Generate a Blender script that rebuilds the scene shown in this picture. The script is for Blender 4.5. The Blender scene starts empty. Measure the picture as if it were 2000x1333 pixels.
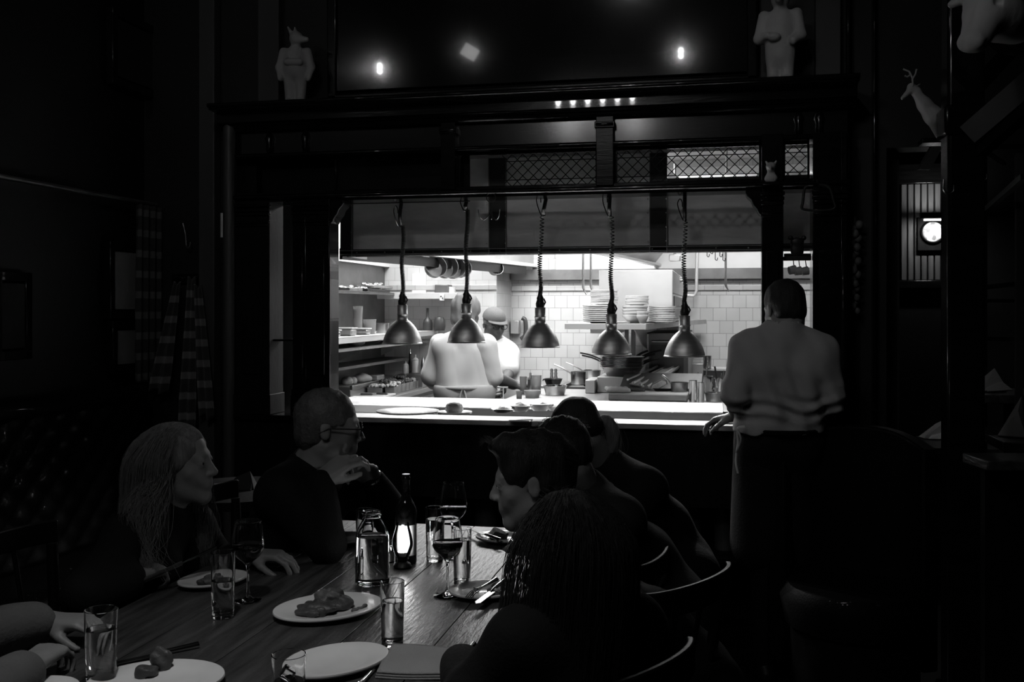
import bpy, bmesh, math, random
import numpy as np
from mathutils import Vector, Matrix, Euler
random.seed(7); RNG = np.random.default_rng(7)
PI = math.pi
scene = bpy.context.scene
COL = scene.collection

# ---------------------------------------------------------------- camera, world, exposure
YAW = math.radians(12.0)            # the room's long axis against the view
SY, CY = math.sin(YAW), math.cos(YAW)
F, HX, HY, CZ = 1944.0, 1000.0, 605.0, 1.52
cam_d = bpy.data.cameras.new('camera')
cam_d.sensor_width = 36.0; cam_d.lens = F / 2000 * 36.0
cam_d.shift_y = -(666.5 - HY) / 2000.0
cam_d.clip_start = 0.05
cam = bpy.data.objects.new('camera', cam_d); COL.objects.link(cam)
cam.location = (0, 0, CZ); cam.rotation_euler = (PI/2, 0, YAW)
scene.camera = cam
w = bpy.data.worlds.new('world'); scene.world = w; w.use_nodes = True
w.node_tree.nodes['Background'].inputs[0].default_value = (1, 1, 1, 1)
w.node_tree.nodes['Background'].inputs[1].default_value = 0.0
scene.view_settings.view_transform = 'Standard'
scene.view_settings.look = 'None'
scene.view_settings.exposure = 0.0
scene.view_settings.gamma = 1.0
scene.cycles.max_bounces = 10
scene.cycles.transparent_max_bounces = 24
scene.cycles.caustics_refractive = False
scene.cycles.caustics_reflective = False
scene.cycles.sample_clamp_indirect = 4.0

def lamp(kind, name, loc, energy, rot=(0, 0, 0), size=0.1, size_y=None, color=(1, 1, 1), spot=None, blend=.4):
    d = bpy.data.lights.new(name, kind); d.energy = energy; d.color = color
    if kind == 'AREA':
        d.shape = 'RECTANGLE'; d.size = size; d.size_y = size_y or size
    elif kind == 'SPOT':
        d.spot_size = math.radians(spot or 110); d.spot_blend = blend; d.shadow_soft_size = size
    else: d.shadow_soft_size = size
    o = bpy.data.objects.new(name, d); COL.objects.link(o); o.location = loc; o.rotation_euler = rot
    return o
# kitchen ceiling troffers, hood lights (their housings are built further down)
KL = [(-1.9, 6.7, 2.62, 44), (-1.25, 7.35, 2.62, 22)]
for i, (x, y, z, e) in enumerate(KL): lamp('AREA', 'kitchen_ceiling_light', (x, y, z - .03), e, size=1.1, size_y=.5)
lamp('AREA', 'hood_light', (-.75, 7.3, 2.42), 24, size=1.2, size_y=.25)
lamp('AREA', 'hood_light', (.15, 7.2, 2.42), 26, size=.9, size_y=.25)
lamp('AREA', 'pass_light', (-.75, 5.42, 2.42), 31, rot=(math.radians(28), 0, 0), size=1.9, size_y=.12)

# ---------------------------------------------------------------- placing helpers
def P(px, py, D):
    r = (px - HX) / F * D; z = CZ - (py - HY) / F * D
    return Vector((-D*SY + r*CY, D*CY + r*SY, z))
def PY(px, py, Y):
    k = (px - HX) / F
    return P(px, py, Y / (CY + k*SY))
def PZ(px, py, z):
    return P(px, py, (CZ - z) * F / (py - HY))
def PX(px, py, X):
    k = (px - HX) / F
    return P(px, py, X / (-SY + k*CY))
FWD = Vector((-SY, CY, 0)); RGT = Vector((CY, SY, 0)); UP = Vector((0, 0, 1))

# ---------------------------------------------------------------- materials (all neutral: the place is photographed in black and white)
MATS = {}
def mat(name, v, rough=.5, metal=0., bump=0., bscale=40., var=0., vscale=8., stretch=None, spec=.5, trans=0., ior=1.45,
        emit=0., coat=0., sheen=0., aniso=0., sss=0., pattern=None):
    if name in MATS: return MATS[name]
    m = bpy.data.materials.new(name); m.use_nodes = True; MATS[name] = m
    nt = m.node_tree; N, L = nt.nodes, nt.links
    b = N['Principled BSDF']
    b.inputs['Base Color'].default_value = (v, v, v, 1)
    b.inputs['Roughness'].default_value = rough; b.inputs['Metallic'].default_value = metal
    b.inputs['Specular IOR Level'].default_value = spec; b.inputs['IOR'].default_value = ior
    b.inputs['Transmission Weight'].default_value = trans
    b.inputs['Coat Weight'].default_value = coat
    b.inputs['Sheen Weight'].default_value = sheen
    b.inputs['Anisotropic'].default_value = aniso
    if emit: b.inputs['Emission Color'].default_value = (1, 1, 1, 1); b.inputs['Emission Strength'].default_value = emit
    tc = N.new('ShaderNodeTexCoord'); mp = N.new('ShaderNodeMapping'); L.new(tc.outputs['Object'], mp.inputs[0])
    if stretch: mp.inputs['Scale'].default_value = stretch
    if pattern:
        col = pattern(nt, N, L, v); L.new(col, b.inputs['Base Color'])
    elif var:
        nz = N.new('ShaderNodeTexNoise'); nz.inputs['Scale'].default_value = vscale; nz.inputs['Detail'].default_value = 5
        L.new(mp.outputs[0], nz.inputs['Vector'])
        cr = N.new('ShaderNodeValToRGB'); lo, hi = v*(1-var), min(1, v*(1+var))
        cr.color_ramp.elements[0].position = .3; cr.color_ramp.elements[1].position = .7
        cr.color_ramp.elements[0].color = (lo, lo, lo, 1); cr.color_ramp.elements[1].color = (hi, hi, hi, 1)
        L.new(nz.outputs['Fac'], cr.inputs[0]); L.new(cr.outputs[0], b.inputs['Base Color'])
    if bump:
        n2 = N.new('ShaderNodeTexNoise'); n2.inputs['Scale'].default_value = bscale; n2.inputs['Detail'].default_value = 4
        L.new(mp.outputs[0], n2.inputs['Vector'])
        bm = N.new('ShaderNodeBump'); bm.inputs['Strength'].default_value = bump; bm.inputs['Distance'].default_value = .01
        L.new(n2.outputs['Fac'], bm.inputs['Height']); L.new(bm.outputs[0], b.inputs['Normal'])
    return m
def tile_mat(name, axis, v=.62, grout=.28, size=.103, off=0., zoff=0.):
    m = bpy.data.materials.new(name); m.use_nodes = True; nt = m.node_tree; N, L = nt.nodes, nt.links
    b = N['Principled BSDF']; b.inputs['Roughness'].default_value = .22
    tc = N.new('ShaderNodeTexCoord'); sx = N.new('ShaderNodeSeparateXYZ'); L.new(tc.outputs['Object'], sx.inputs[0])
    cx = N.new('ShaderNodeCombineXYZ'); L.new(sx.outputs['XYZ'.index(axis)], cx.inputs[0]); L.new(sx.outputs[2], cx.inputs[1])
    mp = N.new('ShaderNodeMapping'); mp.inputs['Location'].default_value = (off, zoff, 0); L.new(cx.outputs[0], mp.inputs[0])
    br = N.new('ShaderNodeTexBrick'); br.inputs['Scale'].default_value = 1.; br.inputs['Brick Width'].default_value = size
    br.inputs['Row Height'].default_value = size; br.inputs['Mortar Size'].default_value = .0016; br.inputs['Mortar Smooth'].default_value = .3
    br.inputs['Color1'].default_value = (v, v, v, 1); br.inputs['Color2'].default_value = (v*.9, v*.9, v*.9, 1)
    br.inputs['Mortar'].default_value = (grout, grout, grout, 1); br.offset = .5
    L.new(mp.outputs[0], br.inputs['Vector'])
    nz = N.new('ShaderNodeTexNoise'); nz.inputs['Scale'].default_value = 5; L.new(mp.outputs[0], nz.inputs['Vector'])
    mx = N.new('ShaderNodeMix'); mx.data_type = 'RGBA'; mx.blend_type = 'MULTIPLY'; mx.inputs[0].default_value = .25
    L.new(br.outputs['Color'], mx.inputs[6]); L.new(nz.outputs['Fac'], mx.inputs[7]); L.new(mx.outputs[2], b.inputs['Base Color'])
    bm = N.new('ShaderNodeBump'); bm.inputs['Strength'].default_value = .5; bm.inputs['Distance'].default_value = .003; bm.invert = True
    L.new(br.outputs['Fac'], bm.inputs['Height']); L.new(bm.outputs[0], b.inputs['Normal'])
    MATS[name] = m
    return m
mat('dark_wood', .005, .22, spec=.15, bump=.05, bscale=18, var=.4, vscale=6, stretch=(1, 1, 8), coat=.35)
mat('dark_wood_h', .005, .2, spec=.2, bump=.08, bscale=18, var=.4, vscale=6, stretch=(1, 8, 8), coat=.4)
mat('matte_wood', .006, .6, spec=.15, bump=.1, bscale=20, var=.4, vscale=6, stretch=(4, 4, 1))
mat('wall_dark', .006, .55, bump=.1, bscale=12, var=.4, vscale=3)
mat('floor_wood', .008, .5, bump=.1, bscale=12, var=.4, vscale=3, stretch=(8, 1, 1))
mat('ledge_wood', .30, .28, bump=.05, bscale=16, var=.25, vscale=5, stretch=(1, 10, 10))
mat('slab', .78, .25, var=.06, vscale=6)
mat('steel', .52, .3, metal=1., bump=.03, bscale=60, var=.1, vscale=10, stretch=(1, 1, 12))
mat('steel_soft', .42, .42, metal=.85, bump=.02, bscale=60, var=.12, vscale=4)
mat('steel_dark', .16, .42, metal=.7, bump=.04, bscale=50, var=.25, vscale=6)
mat('steel_pale', .62, .45, metal=.35, var=.08, vscale=3)
mat('chrome', .7, .12, metal=1.)
mat('shade_metal', .6, .42, metal=1., aniso=.5, bump=.05, bscale=90, var=.18, vscale=6, stretch=(1, 1, 10))
mat('shade_inner', .85, .3)
mat('black_iron', .012, .45, metal=.2, bump=.1, bscale=80)
mat('bright_iron', .30, .25, metal=1.)
mat('chair_wood', .006, .4, spec=.35, bump=.05, bscale=30, var=.3)
mat('black_rubber', .02, .35, bump=.05, bscale=60)
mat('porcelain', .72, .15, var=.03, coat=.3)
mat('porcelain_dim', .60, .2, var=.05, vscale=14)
mat('linen', .5, .85, bump=.15, bscale=300, var=.08)
mat('napkin_grey', .22, .85, bump=.2, bscale=250, var=.08)
mat('dusty_glass', .85, .5, bump=.05, bscale=6, var=.22, vscale=3, stretch=(1, 1, 4), metal=.1)
mat('duct_frame', .03, .35, metal=.5, bump=.05, bscale=60, var=.2)
mat('painting', .010, .10, bump=.05, bscale=3, var=.6, vscale=2.2, coat=.6)
mat('plaster', .40, .7, bump=.15, bscale=60, var=.12)
mat('plaster_pale', .5, .6, bump=.1, bscale=60, var=.1)
mat('pilaster_wood', .055, .5, bump=.08, bscale=18, var=.25, vscale=4, stretch=(1, 1, .2))
mat('white_wall', .7, .6, var=.04)
mat('glass', 1., .0, trans=1., ior=1.45)
def thin_glass(name, f0=.06, rough=.02):
    m = bpy.data.materials.new(name); m.use_nodes = True; N, L = m.node_tree.nodes, m.node_tree.links; N.clear()
    o = N.new('ShaderNodeOutputMaterial'); t = N.new('ShaderNodeBsdfTransparent'); g = N.new('ShaderNodeBsdfGlossy'); g.inputs['Roughness'].default_value = rough
    lw = N.new('ShaderNodeFresnel'); lw.inputs['IOR'].default_value = 1.4; mx = N.new('ShaderNodeMixShader')
    L.new(lw.outputs[0], mx.inputs[0]); L.new(t.outputs[0], mx.inputs[1]); L.new(g.outputs[0], mx.inputs[2]); L.new(mx.outputs[0], o.inputs[0]); MATS[name] = m
thin_glass('pane'); thin_glass('thin_glass')
mat('water', 1., .0, trans=1., ior=1.33)
mat('wine', .02, .05, trans=.3, ior=1.34)
mat('bottle_glass', .01, .06, spec=.6, coat=.5)
mat('label_paper', .75, .7, bump=.05, bscale=200, var=.05)
mat('wax', .7, .5, emit=.0)
mat('flame', 1., .5, emit=60.)
mat('bulb', 1., .5, emit=90.)
mat('heat_bulb', 1., .5, emit=12.)
mat('dim_glow', 1., .5, emit=6.)
mat('tube_light', 1., .5, emit=12.)
mat('globe_light', 1., .5, emit=14.)
mat('napkin_shaded', .02, .85, bump=.2, bscale=250, var=.08)  # white napkin cloth darkened: the shade it stands in is put into the colour
mat('skin_pale', .2, .5, bump=.06, bscale=160, var=.08, vscale=30)
mat('skin_mid', .24, .5, bump=.06, bscale=160, var=.08, vscale=30)
mat('skin_dark', .085, .42, bump=.06, bscale=160, var=.12, vscale=30)
mat('eye_white', .22, .3); mat('iris', .02, .1); mat('lip', .16, .4)
mat('hair_dark', .018, .55, spec=.25, bump=.5, bscale=60, stretch=(4, 4, .6), var=.3, vscale=30)
mat('hair_brown', .04, .6, spec=.12, bump=.5, bscale=60, stretch=(4, 4, .6), var=.3, vscale=30)
mat('hair_blonde', .15, .5, spec=.3, bump=.5, bscale=60, stretch=(4, 4, .5), var=.3, vscale=30)
mat('hair_grey', .09, .5, bump=.5, bscale=90, var=.3, vscale=30)
mat('cloth_black', .007, .85, bump=.2, bscale=120, var=.2, spec=.2)
mat('cloth_dark', .022, .85, bump=.2, bscale=120, var=.2, spec=.25)
mat('cloth_mid', .10, .85, bump=.2, bscale=120, var=.15)
mat('shirt_grey', .36, .8, bump=.12, bscale=160, var=.05)
mat('chef_white', .66, .85, bump=.04, bscale=300, var=.03, vscale=3)
mat('apron_white', .56, .85, bump=.04, bscale=300, var=.03, vscale=3)
mat('cap_grey', .10, .85, bump=.3, bscale=260, var=.15)
mat('plastic_clear', .75, .2, trans=.6, ior=1.2)
mat('plastic_white', .7, .4)
mat('plastic_dark', .05, .35)
mat('board_wood', .34, .6, bump=.1, bscale=20, var=.25, vscale=5, stretch=(1, 8, 8))
mat('bread', .35, .85, bump=.6, bscale=60, var=.3, vscale=20)
mat('meat', .05, .5, bump=.6, bscale=50, var=.5, vscale=25)
mat('greens', .08, .6, bump=.5, bscale=80, var=.6, vscale=40)
mat('pale_food', .6, .6, bump=.5, bscale=60, var=.25, vscale=30)
mat('pan_black', .03, .4, metal=.6, bump=.2, bscale=50, var=.3)
mat('pan_steel', .38, .28, metal=1., bump=.08, bscale=50, var=.25, vscale=12)
mat('pot_hang', .16, .4, metal=.8, bump=.2, bscale=30, var=.35)
def _planks(nt, N, L, v):
    tc = N.new('ShaderNodeTexCoord'); mp = N.new('ShaderNodeMapping'); L.new(tc.outputs['Object'], mp.inputs[0])
    mp.inputs['Scale'].default_value = (12, 1.2, 12)
    nz = N.new('ShaderNodeTexNoise'); nz.inputs['Scale'].default_value = 3; nz.inputs['Detail'].default_value = 8; L.new(mp.outputs[0], nz.inputs['Vector'])
    cr = N.new('ShaderNodeValToRGB'); cr.color_ramp.elements[0].position = .35; cr.color_ramp.elements[1].position = .75
    cr.color_ramp.elements[0].color = (v*.5,)*3 + (1,); cr.color_ramp.elements[1].color = (v*1.6,)*3 + (1,)
    L.new(nz.outputs['Fac'], cr.inputs[0]); return cr.outputs[0]
mat('table_wood', .045, .34, bump=.25, bscale=22, stretch=(5, 1, 5), pattern=_planks, spec=.5)
def _plaid(nt, N, L, v):
    tc = N.new('ShaderNodeTexCoord'); sp = N.new('ShaderNodeSeparateXYZ'); L.new(tc.outputs['Object'], sp.inputs[0])
    m1 = N.new('ShaderNodeMath'); m1.operation = 'MULTIPLY'; m1.inputs[1].default_value = 60; L.new(sp.outputs[2], m1.inputs[0])
    m2 = N.new('ShaderNodeMath'); m2.operation = 'SINE'; L.new(m1.outputs[0], m2.inputs[0])
    cr = N.new('ShaderNodeValToRGB'); cr.color_ramp.elements[0].position = .35; cr.color_ramp.elements[1].position = .6
    cr.color_ramp.elements[0].color = (v*.25,)*3 + (1,); cr.color_ramp.elements[1].color = (v,)*3 + (1,)
    L.new(m2.outputs[0], cr.inputs[0]); return cr.outputs[0]
mat('stripe_cloth', .22, .85, bump=.2, bscale=160, pattern=_plaid)
mat('plaid_cloth', .10, .85, bump=.2, bscale=160, pattern=_plaid)
def _moon(nt, N, L, v):
    tc = N.new('ShaderNodeTexCoord'); nz = N.new('ShaderNodeTexNoise'); nz.inputs['Scale'].default_value = 28; nz.inputs['Detail'].default_value = 3
    L.new(tc.outputs['Object'], nz.inputs['Vector'])
    cr = N.new('ShaderNodeValToRGB'); cr.color_ramp.elements[0].position = .42; cr.color_ramp.elements[1].position = .55
    cr.color_ramp.elements[0].color = (.2, .2, .2, 1); cr.color_ramp.elements[1].color = (v, v, v, 1)
    L.new(nz.outputs['Fac'], cr.inputs[0]); return cr.outputs[0]
mat('clock_face', .7, .4, pattern=_moon)
mat('bandana', .2, .8, pattern=_moon)
mat('panel_wood', .10, .4, bump=.1, bscale=20, var=.3, vscale=5, stretch=(8, 8, .8))
mat('frieze_wood', .005, .26, bump=.06, bscale=18, var=.4, vscale=6, stretch=(1, 8, 8), spec=.2, coat=1.); MATS['frieze_wood'].node_tree.nodes['Principled BSDF'].inputs['Coat Roughness'].default_value = .13
mat('leather', .003, .6, spec=.15, bump=.15, bscale=120, coat=.1)
mat('garlic', .09, .6, bump=.4, bscale=60, var=.3)

# ---------------------------------------------------------------- mesh builder
class MB:
    def __init__(s): s.v = []; s.f = []
    def add(s, vs, fs, M=None):
        o = len(s.v)
        s.v += [tuple(M @ Vector(p)) if M is not None else tuple(p) for p in vs]
        s.f += [tuple(i + o for i in f) for f in fs]; return s
    def box(s, c, d, rz=0, rx=0, ry=0):
        hx, hy, hz = d[0]/2, d[1]/2, d[2]/2
        vs = [(x*hx, y*hy, z*hz) for z in (-1, 1) for y in (-1, 1) for x in (-1, 1)]
        fs = [(0, 2, 3, 1), (4, 5, 7, 6), (0, 1, 5, 4), (2, 6, 7, 3), (0, 4, 6, 2), (1, 3, 7, 5)]
        M = Matrix.Translation(c) @ Euler((rx, ry, rz)).to_matrix().to_4x4()
        return s.add(vs, fs, M)
    def bb(s, x0, x1, y0, y1, z0, z1):
        return s.box(((x0+x1)/2, (y0+y1)/2, (z0+z1)/2), (abs(x1-x0), abs(y1-y0), abs(z1-z0)))
    def lathe(s, prof, c=(0, 0, 0), n=32, M=None, sx=1, sy=1, closed=False, cap=True):
        vs = []; fs = []
        for r, z in prof:
            for i in range(n):
                a = 2*PI*i/n; vs.append((c[0]+r*math.cos(a)*sx, c[1]+r*math.sin(a)*sy, c[2]+z))
        m = len(prof)
        for j in range(m - (0 if closed else 1)):
            j2 = (j+1) % m
            for i in range(n):
                i2 = (i+1) % n; fs.append((j*n+i, j*n+i2, j2*n+i2, j2*n+i))
        if not closed and cap:
            if prof[0][0] > 1e-6: fs.append(tuple(range(n-1, -1, -1)))
            if prof[-1][0] > 1e-6: fs.append(tuple((m-1)*n+i for i in range(n)))
        return s.add(vs, fs, M)
    def tube(s, pts, r, n=10, cap=True, rr=None, flat=1.):
        pts = [Vector(p) for p in pts]; vs = []; fs = []
        t = (pts[1]-pts[0]).normalized(); u = t.orthogonal().normalized()
        for i, p in enumerate(pts):
            if i == 0: t = (pts[1]-pts[0])
            elif i == len(pts)-1: t = (pts[-1]-pts[-2])
            else: t = (pts[i+1]-pts[i-1])
            t.normalize(); u = (u - t*u.dot(t))
            u = u.normalized() if u.length > 1e-6 else t.orthogonal().normalized()
            v = t.cross(u); ri = rr[i] if rr else r
            for k in range(n):
                a = 2*PI*k/n; vs.append(p + u*math.cos(a)*ri + v*math.sin(a)*ri*flat)
        for i in range(len(pts)-1):
            for k in range(n):
                k2 = (k+1) % n; fs.append((i*n+k, i*n+k2, (i+1)*n+k2, (i+1)*n+k))
        if cap: fs.append(tuple(range(n-1, -1, -1))); fs.append(tuple((len(pts)-1)*n+k for k in range(n)))
        return s.add(vs, fs)
    def cyl(s, a, b, r, r2=None, n=20): return s.tube([a, b], r, n, rr=[r, r if r2 is None else r2])
    def ell(s, c, r, n=20, m=12, M=None):
        if not hasattr(r, '__len__'): r = (r, r, r)
        prof = [(math.sin(PI*j/m), -math.cos(PI*j/m)) for j in range(m+1)]
        vs = []; fs = []
        for j, (q, z) in enumerate(prof):
            for i in range(n):
                a = 2*PI*i/n; vs.append(Vector((q*math.cos(a)*r[0], q*math.sin(a)*r[1], z*r[2])))
        for j in range(m):
            for i in range(n):
                i2 = (i+1) % n; fs.append((j*n+i, j*n+i2, (j+1)*n+i2, (j+1)*n+i))
        T = Matrix.Translation(c) @ (M.to_4x4() if M is not None else Matrix.Identity(4))
        return s.add(vs, fs, T)
    def prism(s, poly, h0, h1, M=None):
        n = len(poly); vs = [(x, y, h0) for x, y in poly] + [(x, y, h1) for x, y in poly]
        fs = [tuple(range(n-1, -1, -1)), tuple(range(n, 2*n))] + [(i, (i+1) % n, n+(i+1) % n, n+i) for i in range(n)]
        return s.add(vs, fs, M)
    def grid(s, fn, nu, nv, thick=0.):
        vs = [fn(i/(nu-1), j/(nv-1)) for j in range(nv) for i in range(nu)]
        fs = [(j*nu+i, j*nu+i+1, (j+1)*nu+i+1, (j+1)*nu+i) for j in range(nv-1) for i in range(nu-1)]
        return s.add(vs, fs)
def mesh_from(name, vs, fs, mt, smooth=True, angle=40):
    me = bpy.data.meshes.new(name); me.from_pydata([tuple(v) for v in vs], [], fs)
    bm = bmesh.new(); bm.from_mesh(me); bmesh.ops.remove_doubles(bm, verts=bm.verts, dist=1e-5)
    bmesh.ops.recalc_face_normals(bm, faces=bm.faces); bm.to_mesh(me); bm.free()
    if smooth:
        me.polygons.foreach_set('use_smooth', [True]*len(me.polygons)); me.set_sharp_from_angle(angle=math.radians(angle))
    me.materials.append(MATS[mt] if isinstance(mt, str) else mt); return me
def tag(o, label=None, cat=None, group=None, kind=None):
    if label: o['label'] = label
    if cat: o['category'] = cat
    if group: o['group'] = group
    if kind: o['kind'] = kind
    return o
def obj(name, mb, mt, parent=None, org=None, bevel=0., smooth=True, angle=40, loc=(0, 0, 0), solid=0., sub=0):
    """one mesh object; org = world point to become the object's origin (mb given in world coordinates)"""
    vs = mb.v
    if org is not None:
        q = Vector(org); vs = [Vector(v) - q for v in vs]; loc = q
    me = mesh_from(name, vs, mb.f, mt, smooth, angle)
    o = bpy.data.objects.new(name, me); COL.objects.link(o); o.location = loc
    if parent is not None: o.parent = parent
    if solid: md = o.modifiers.new('solid', 'SOLIDIFY'); md.thickness = solid; md.offset = 0
    if bevel: md = o.modifiers.new('bevel', 'BEVEL'); md.width = bevel; md.segments = 2; md.limit_method = 'ANGLE'; md.harden_normals = False
    if sub: md = o.modifiers.new('sub', 'SUBSURF'); md.levels = sub; md.render_levels = sub
    return o
def thing(name, label, cat, loc=(0, 0, 0), rz=0., group=None, rot=None):
    o = bpy.data.objects.new(name, None); COL.objects.link(o); o.location = loc
    o.rotation_euler = rot if rot else (0, 0, rz); o.empty_display_size = .05
    return tag(o, label, cat, group)
def solo(name, mb, mt, label, cat, group=None, **kw):
    return tag(obj(name, mb, mt, **kw), label, cat, group)
def struct(name, mb, mt, **kw):
    return tag(obj(name, mb, mt, **kw), kind='structure')
def dup(o, loc=None, rz=None, label=None, group=None, parent=None, scale=None):
    c = o.copy(); COL.objects.link(c)
    if parent is not None: c.parent = parent
    if loc is not None: c.location = loc
    if rz is not None: c.rotation_euler = (c.rotation_euler[0], c.rotation_euler[1], rz)
    if scale is not None: c.scale = (scale,)*3 if not hasattr(scale, '__len__') else scale
    if label: c['label'] = label
    if group: c['group'] = group
    for ch in [k for k in o.children]: dup(ch, parent=c)
    return c
def arc(c, r, a0, a1, n, plane='xz'):
    out = []
    for i in range(n+1):
        a = a0 + (a1-a0)*i/n; u, v = r*math.cos(a), r*math.sin(a)
        out.append(Vector(c) + (Vector((u, 0, v)) if plane == 'xz' else Vector((u, v, 0)) if plane == 'xy' else Vector((0, u, v))))
    return out
def spline(pts, n=8):
    pts = [Vector(p) for p in pts]; out = []
    q = [pts[0]*2-pts[1]] + pts + [pts[-1]*2-pts[-2]]
    for i in range(1, len(q)-2):
        for j in range(n):
            t = j/n; a, b, c, d = q[i-1], q[i], q[i+1], q[i+2]
            out.append(.5*((2*b) + (c-a)*t + (2*a-5*b+4*c-d)*t*t + (3*b-a-3*c+d)*t**3))
    out.append(pts[-1]); return out

# ---------------------------------------------------------------- smooth-blended bodies: distance field + surface nets
def _v(a): return np.asarray(a, dtype=np.float32)
class Field:
    """a list of rounded cones / ellipsoids blended (or cut) in order"""
    def __init__(s): s.p = []; s.disp = None
    def cone(s, a, b, r1, r2=None, k=.02, op='u'):
        a, b = _v(a), _v(b); r2 = r1 if r2 is None else r2; R = max(r1, r2)
        s.p.append(('c', a, b, r1, r2, k, op, np.minimum(a, b)-R, np.maximum(a, b)+R)); return s
    def ell(s, c, r, M=None, k=.02, op='u'):
        c, r = _v(c), _v(r if hasattr(r, '__len__') else (r, r, r)); M = np.eye(3, dtype=np.float32) if M is None else _v(M)
        R = float(r.max()); s.p.append(('e', c, M, r, None, k, op, c-R, c+R)); return s
    def plane(s, pt, n, op='i'):      # keep the side the normal points away from
        s.p.append(('p', _v(pt), _v(Vector(n).normalized()), 0, 0, .004, op, _v((-99,)*3), _v((99,)*3))); return s
    def ev(s, X, lo=None, hi=None):
        d = np.full(X.shape[0], 1.0, dtype=np.float32)
        for kind, a, b, r1, r2, k, op, blo, bhi in s.p:
            if lo is not None and op != 'i' and (np.any(blo - k*1.5 > hi) or np.any(bhi + k*1.5 < lo)): continue
            if kind == 'c':
                ba = b-a; pa = X-a; L = float(ba@ba)
                h = np.clip((pa@ba)/max(L, 1e-9), 0, 1); q = pa - h[:, None]*ba
                e = np.sqrt((q*q).sum(1)) - (r1+(r2-r1)*h)
            elif kind == 'e':
                q = (X-a)@b; k0 = np.sqrt(((q/r1)**2).sum(1)); k1 = np.sqrt(((q/(r1*r1))**2).sum(1))
                e = k0*(k0-1)/np.maximum(k1, 1e-6)
            else: e = (X-a)@b
            if op == 'u':
                h = np.clip(.5+.5*(d-e)/k, 0, 1); d = d*(1-h)+e*h-k*h*(1-h)
            elif op == 's':
                h = np.clip(.5-.5*(d+e)/k, 0, 1); d = d*(1-h)-e*h+k*h*(1-h)
            else: d = np.maximum(d, e)
        if s.disp is not None: d = d + s.disp(X)
        return d
def isosurf(field, res, pad=.03):
    los = np.min([p[7] for p in field.p if p[6] == 'u'], 0)-pad; his = np.max([p[8] for p in field.p if p[6] == 'u'], 0)+pad
    B = 8; nb = np.ceil((his-los)/(res*B)).astype(int); n = nb*B+1
    V = np.ones(n, dtype=np.float32)
    cs = [los[i] + (np.arange(nb[i])+.5)*B*res for i in range(3)]
    G = np.stack(np.meshgrid(*cs, indexing='ij'), -1).reshape(-1, 3).astype(np.float32)
    C = field.ev(G).reshape(nb); half = B*res*.5*1.74
    for i in range(nb[0]):
        for j in range(nb[1]):
            for l in range(nb[2]):
                c = C[i, j, l]; sl = (slice(i*B, i*B+B+1), slice(j*B, j*B+B+1), slice(l*B, l*B+B+1))
                if abs(c) > half*1.6+.012:
                    V[sl] = np.where(np.abs(V[sl]) == 1., np.sign(c)*.9, V[sl]) if c < 0 else V[sl]
                    continue
                ax = [los[0]+np.arange(i*B, i*B+B+1)*res, los[1]+np.arange(j*B, j*B+B+1)*res, los[2]+np.arange(l*B, l*B+B+1)*res]
                X = np.stack(np.meshgrid(*ax, indexing='ij'), -1).reshape(-1, 3).astype(np.float32)
                V[sl] = field.ev(X, X[0], X[-1]).reshape(B+1, B+1, B+1)
    S = V < 0
    cnt = np.zeros(tuple(n-1), dtype=np.int8)
    for a in (0, 1):
        for b in (0, 1):
            for c in (0, 1): cnt += S[a:n[0]-1+a, b:n[1]-1+b, c:n[2]-1+c]
    act = np.argwhere((cnt > 0) & (cnt < 8)); idx = np.full(tuple(n-1), -1, dtype=np.int64); idx[tuple(act.T)] = np.arange(len(act))
    acc = np.zeros((len(act), 3)); w = np.zeros(len(act))
    cor = [(a, b, c) for a in (0, 1) for b in (0, 1) for c in (0, 1)]
    for p in cor:
        for ax in range(3):
            if p[ax]: continue
            q = list(p); q[ax] = 1
            v0 = V[tuple((act+p).T)]; v1 = V[tuple((act+q).T)]; m = (v0 < 0) != (v1 < 0)
            t = np.clip(np.where(m, v0/np.where(m, v0-v1, 1), 0), 0, 1)
            pos = np.tile(np.array(p, float), (len(act), 1)); pos[:, ax] = t
            acc += pos*m[:, None]; w += m
    verts = los + (act + acc/np.maximum(w, 1)[:, None])*res
    faces = []
    for ax in range(3):
        u, v = (ax+1) % 3, (ax+2) % 3
        sl0 = [slice(None)]*3; sl1 = [slice(None)]*3; sl0[ax] = slice(0, -1); sl1[ax] = slice(1, None)
        ch = S[tuple(sl0)] != S[tuple(sl1)]
        e = np.argwhere(ch); ok = (e[:, u] > 0) & (e[:, v] > 0) & (e[:, u] < n[u]-1) & (e[:, v] < n[v]-1); e = e[ok]
        ins = S[tuple(e.T)]
        def cell(du, dv):
            q = e.copy(); q[:, u] -= du; q[:, v] -= dv; return idx[tuple(q.T)]
        q = np.stack([cell(1, 1), cell(0, 1), cell(0, 0), cell(1, 0)], 1)
        q[~ins] = q[~ins][:, ::-1]; faces.append(q)
    f = np.concatenate(faces); f = f[(f >= 0).all(1)]
    return verts, f
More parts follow.
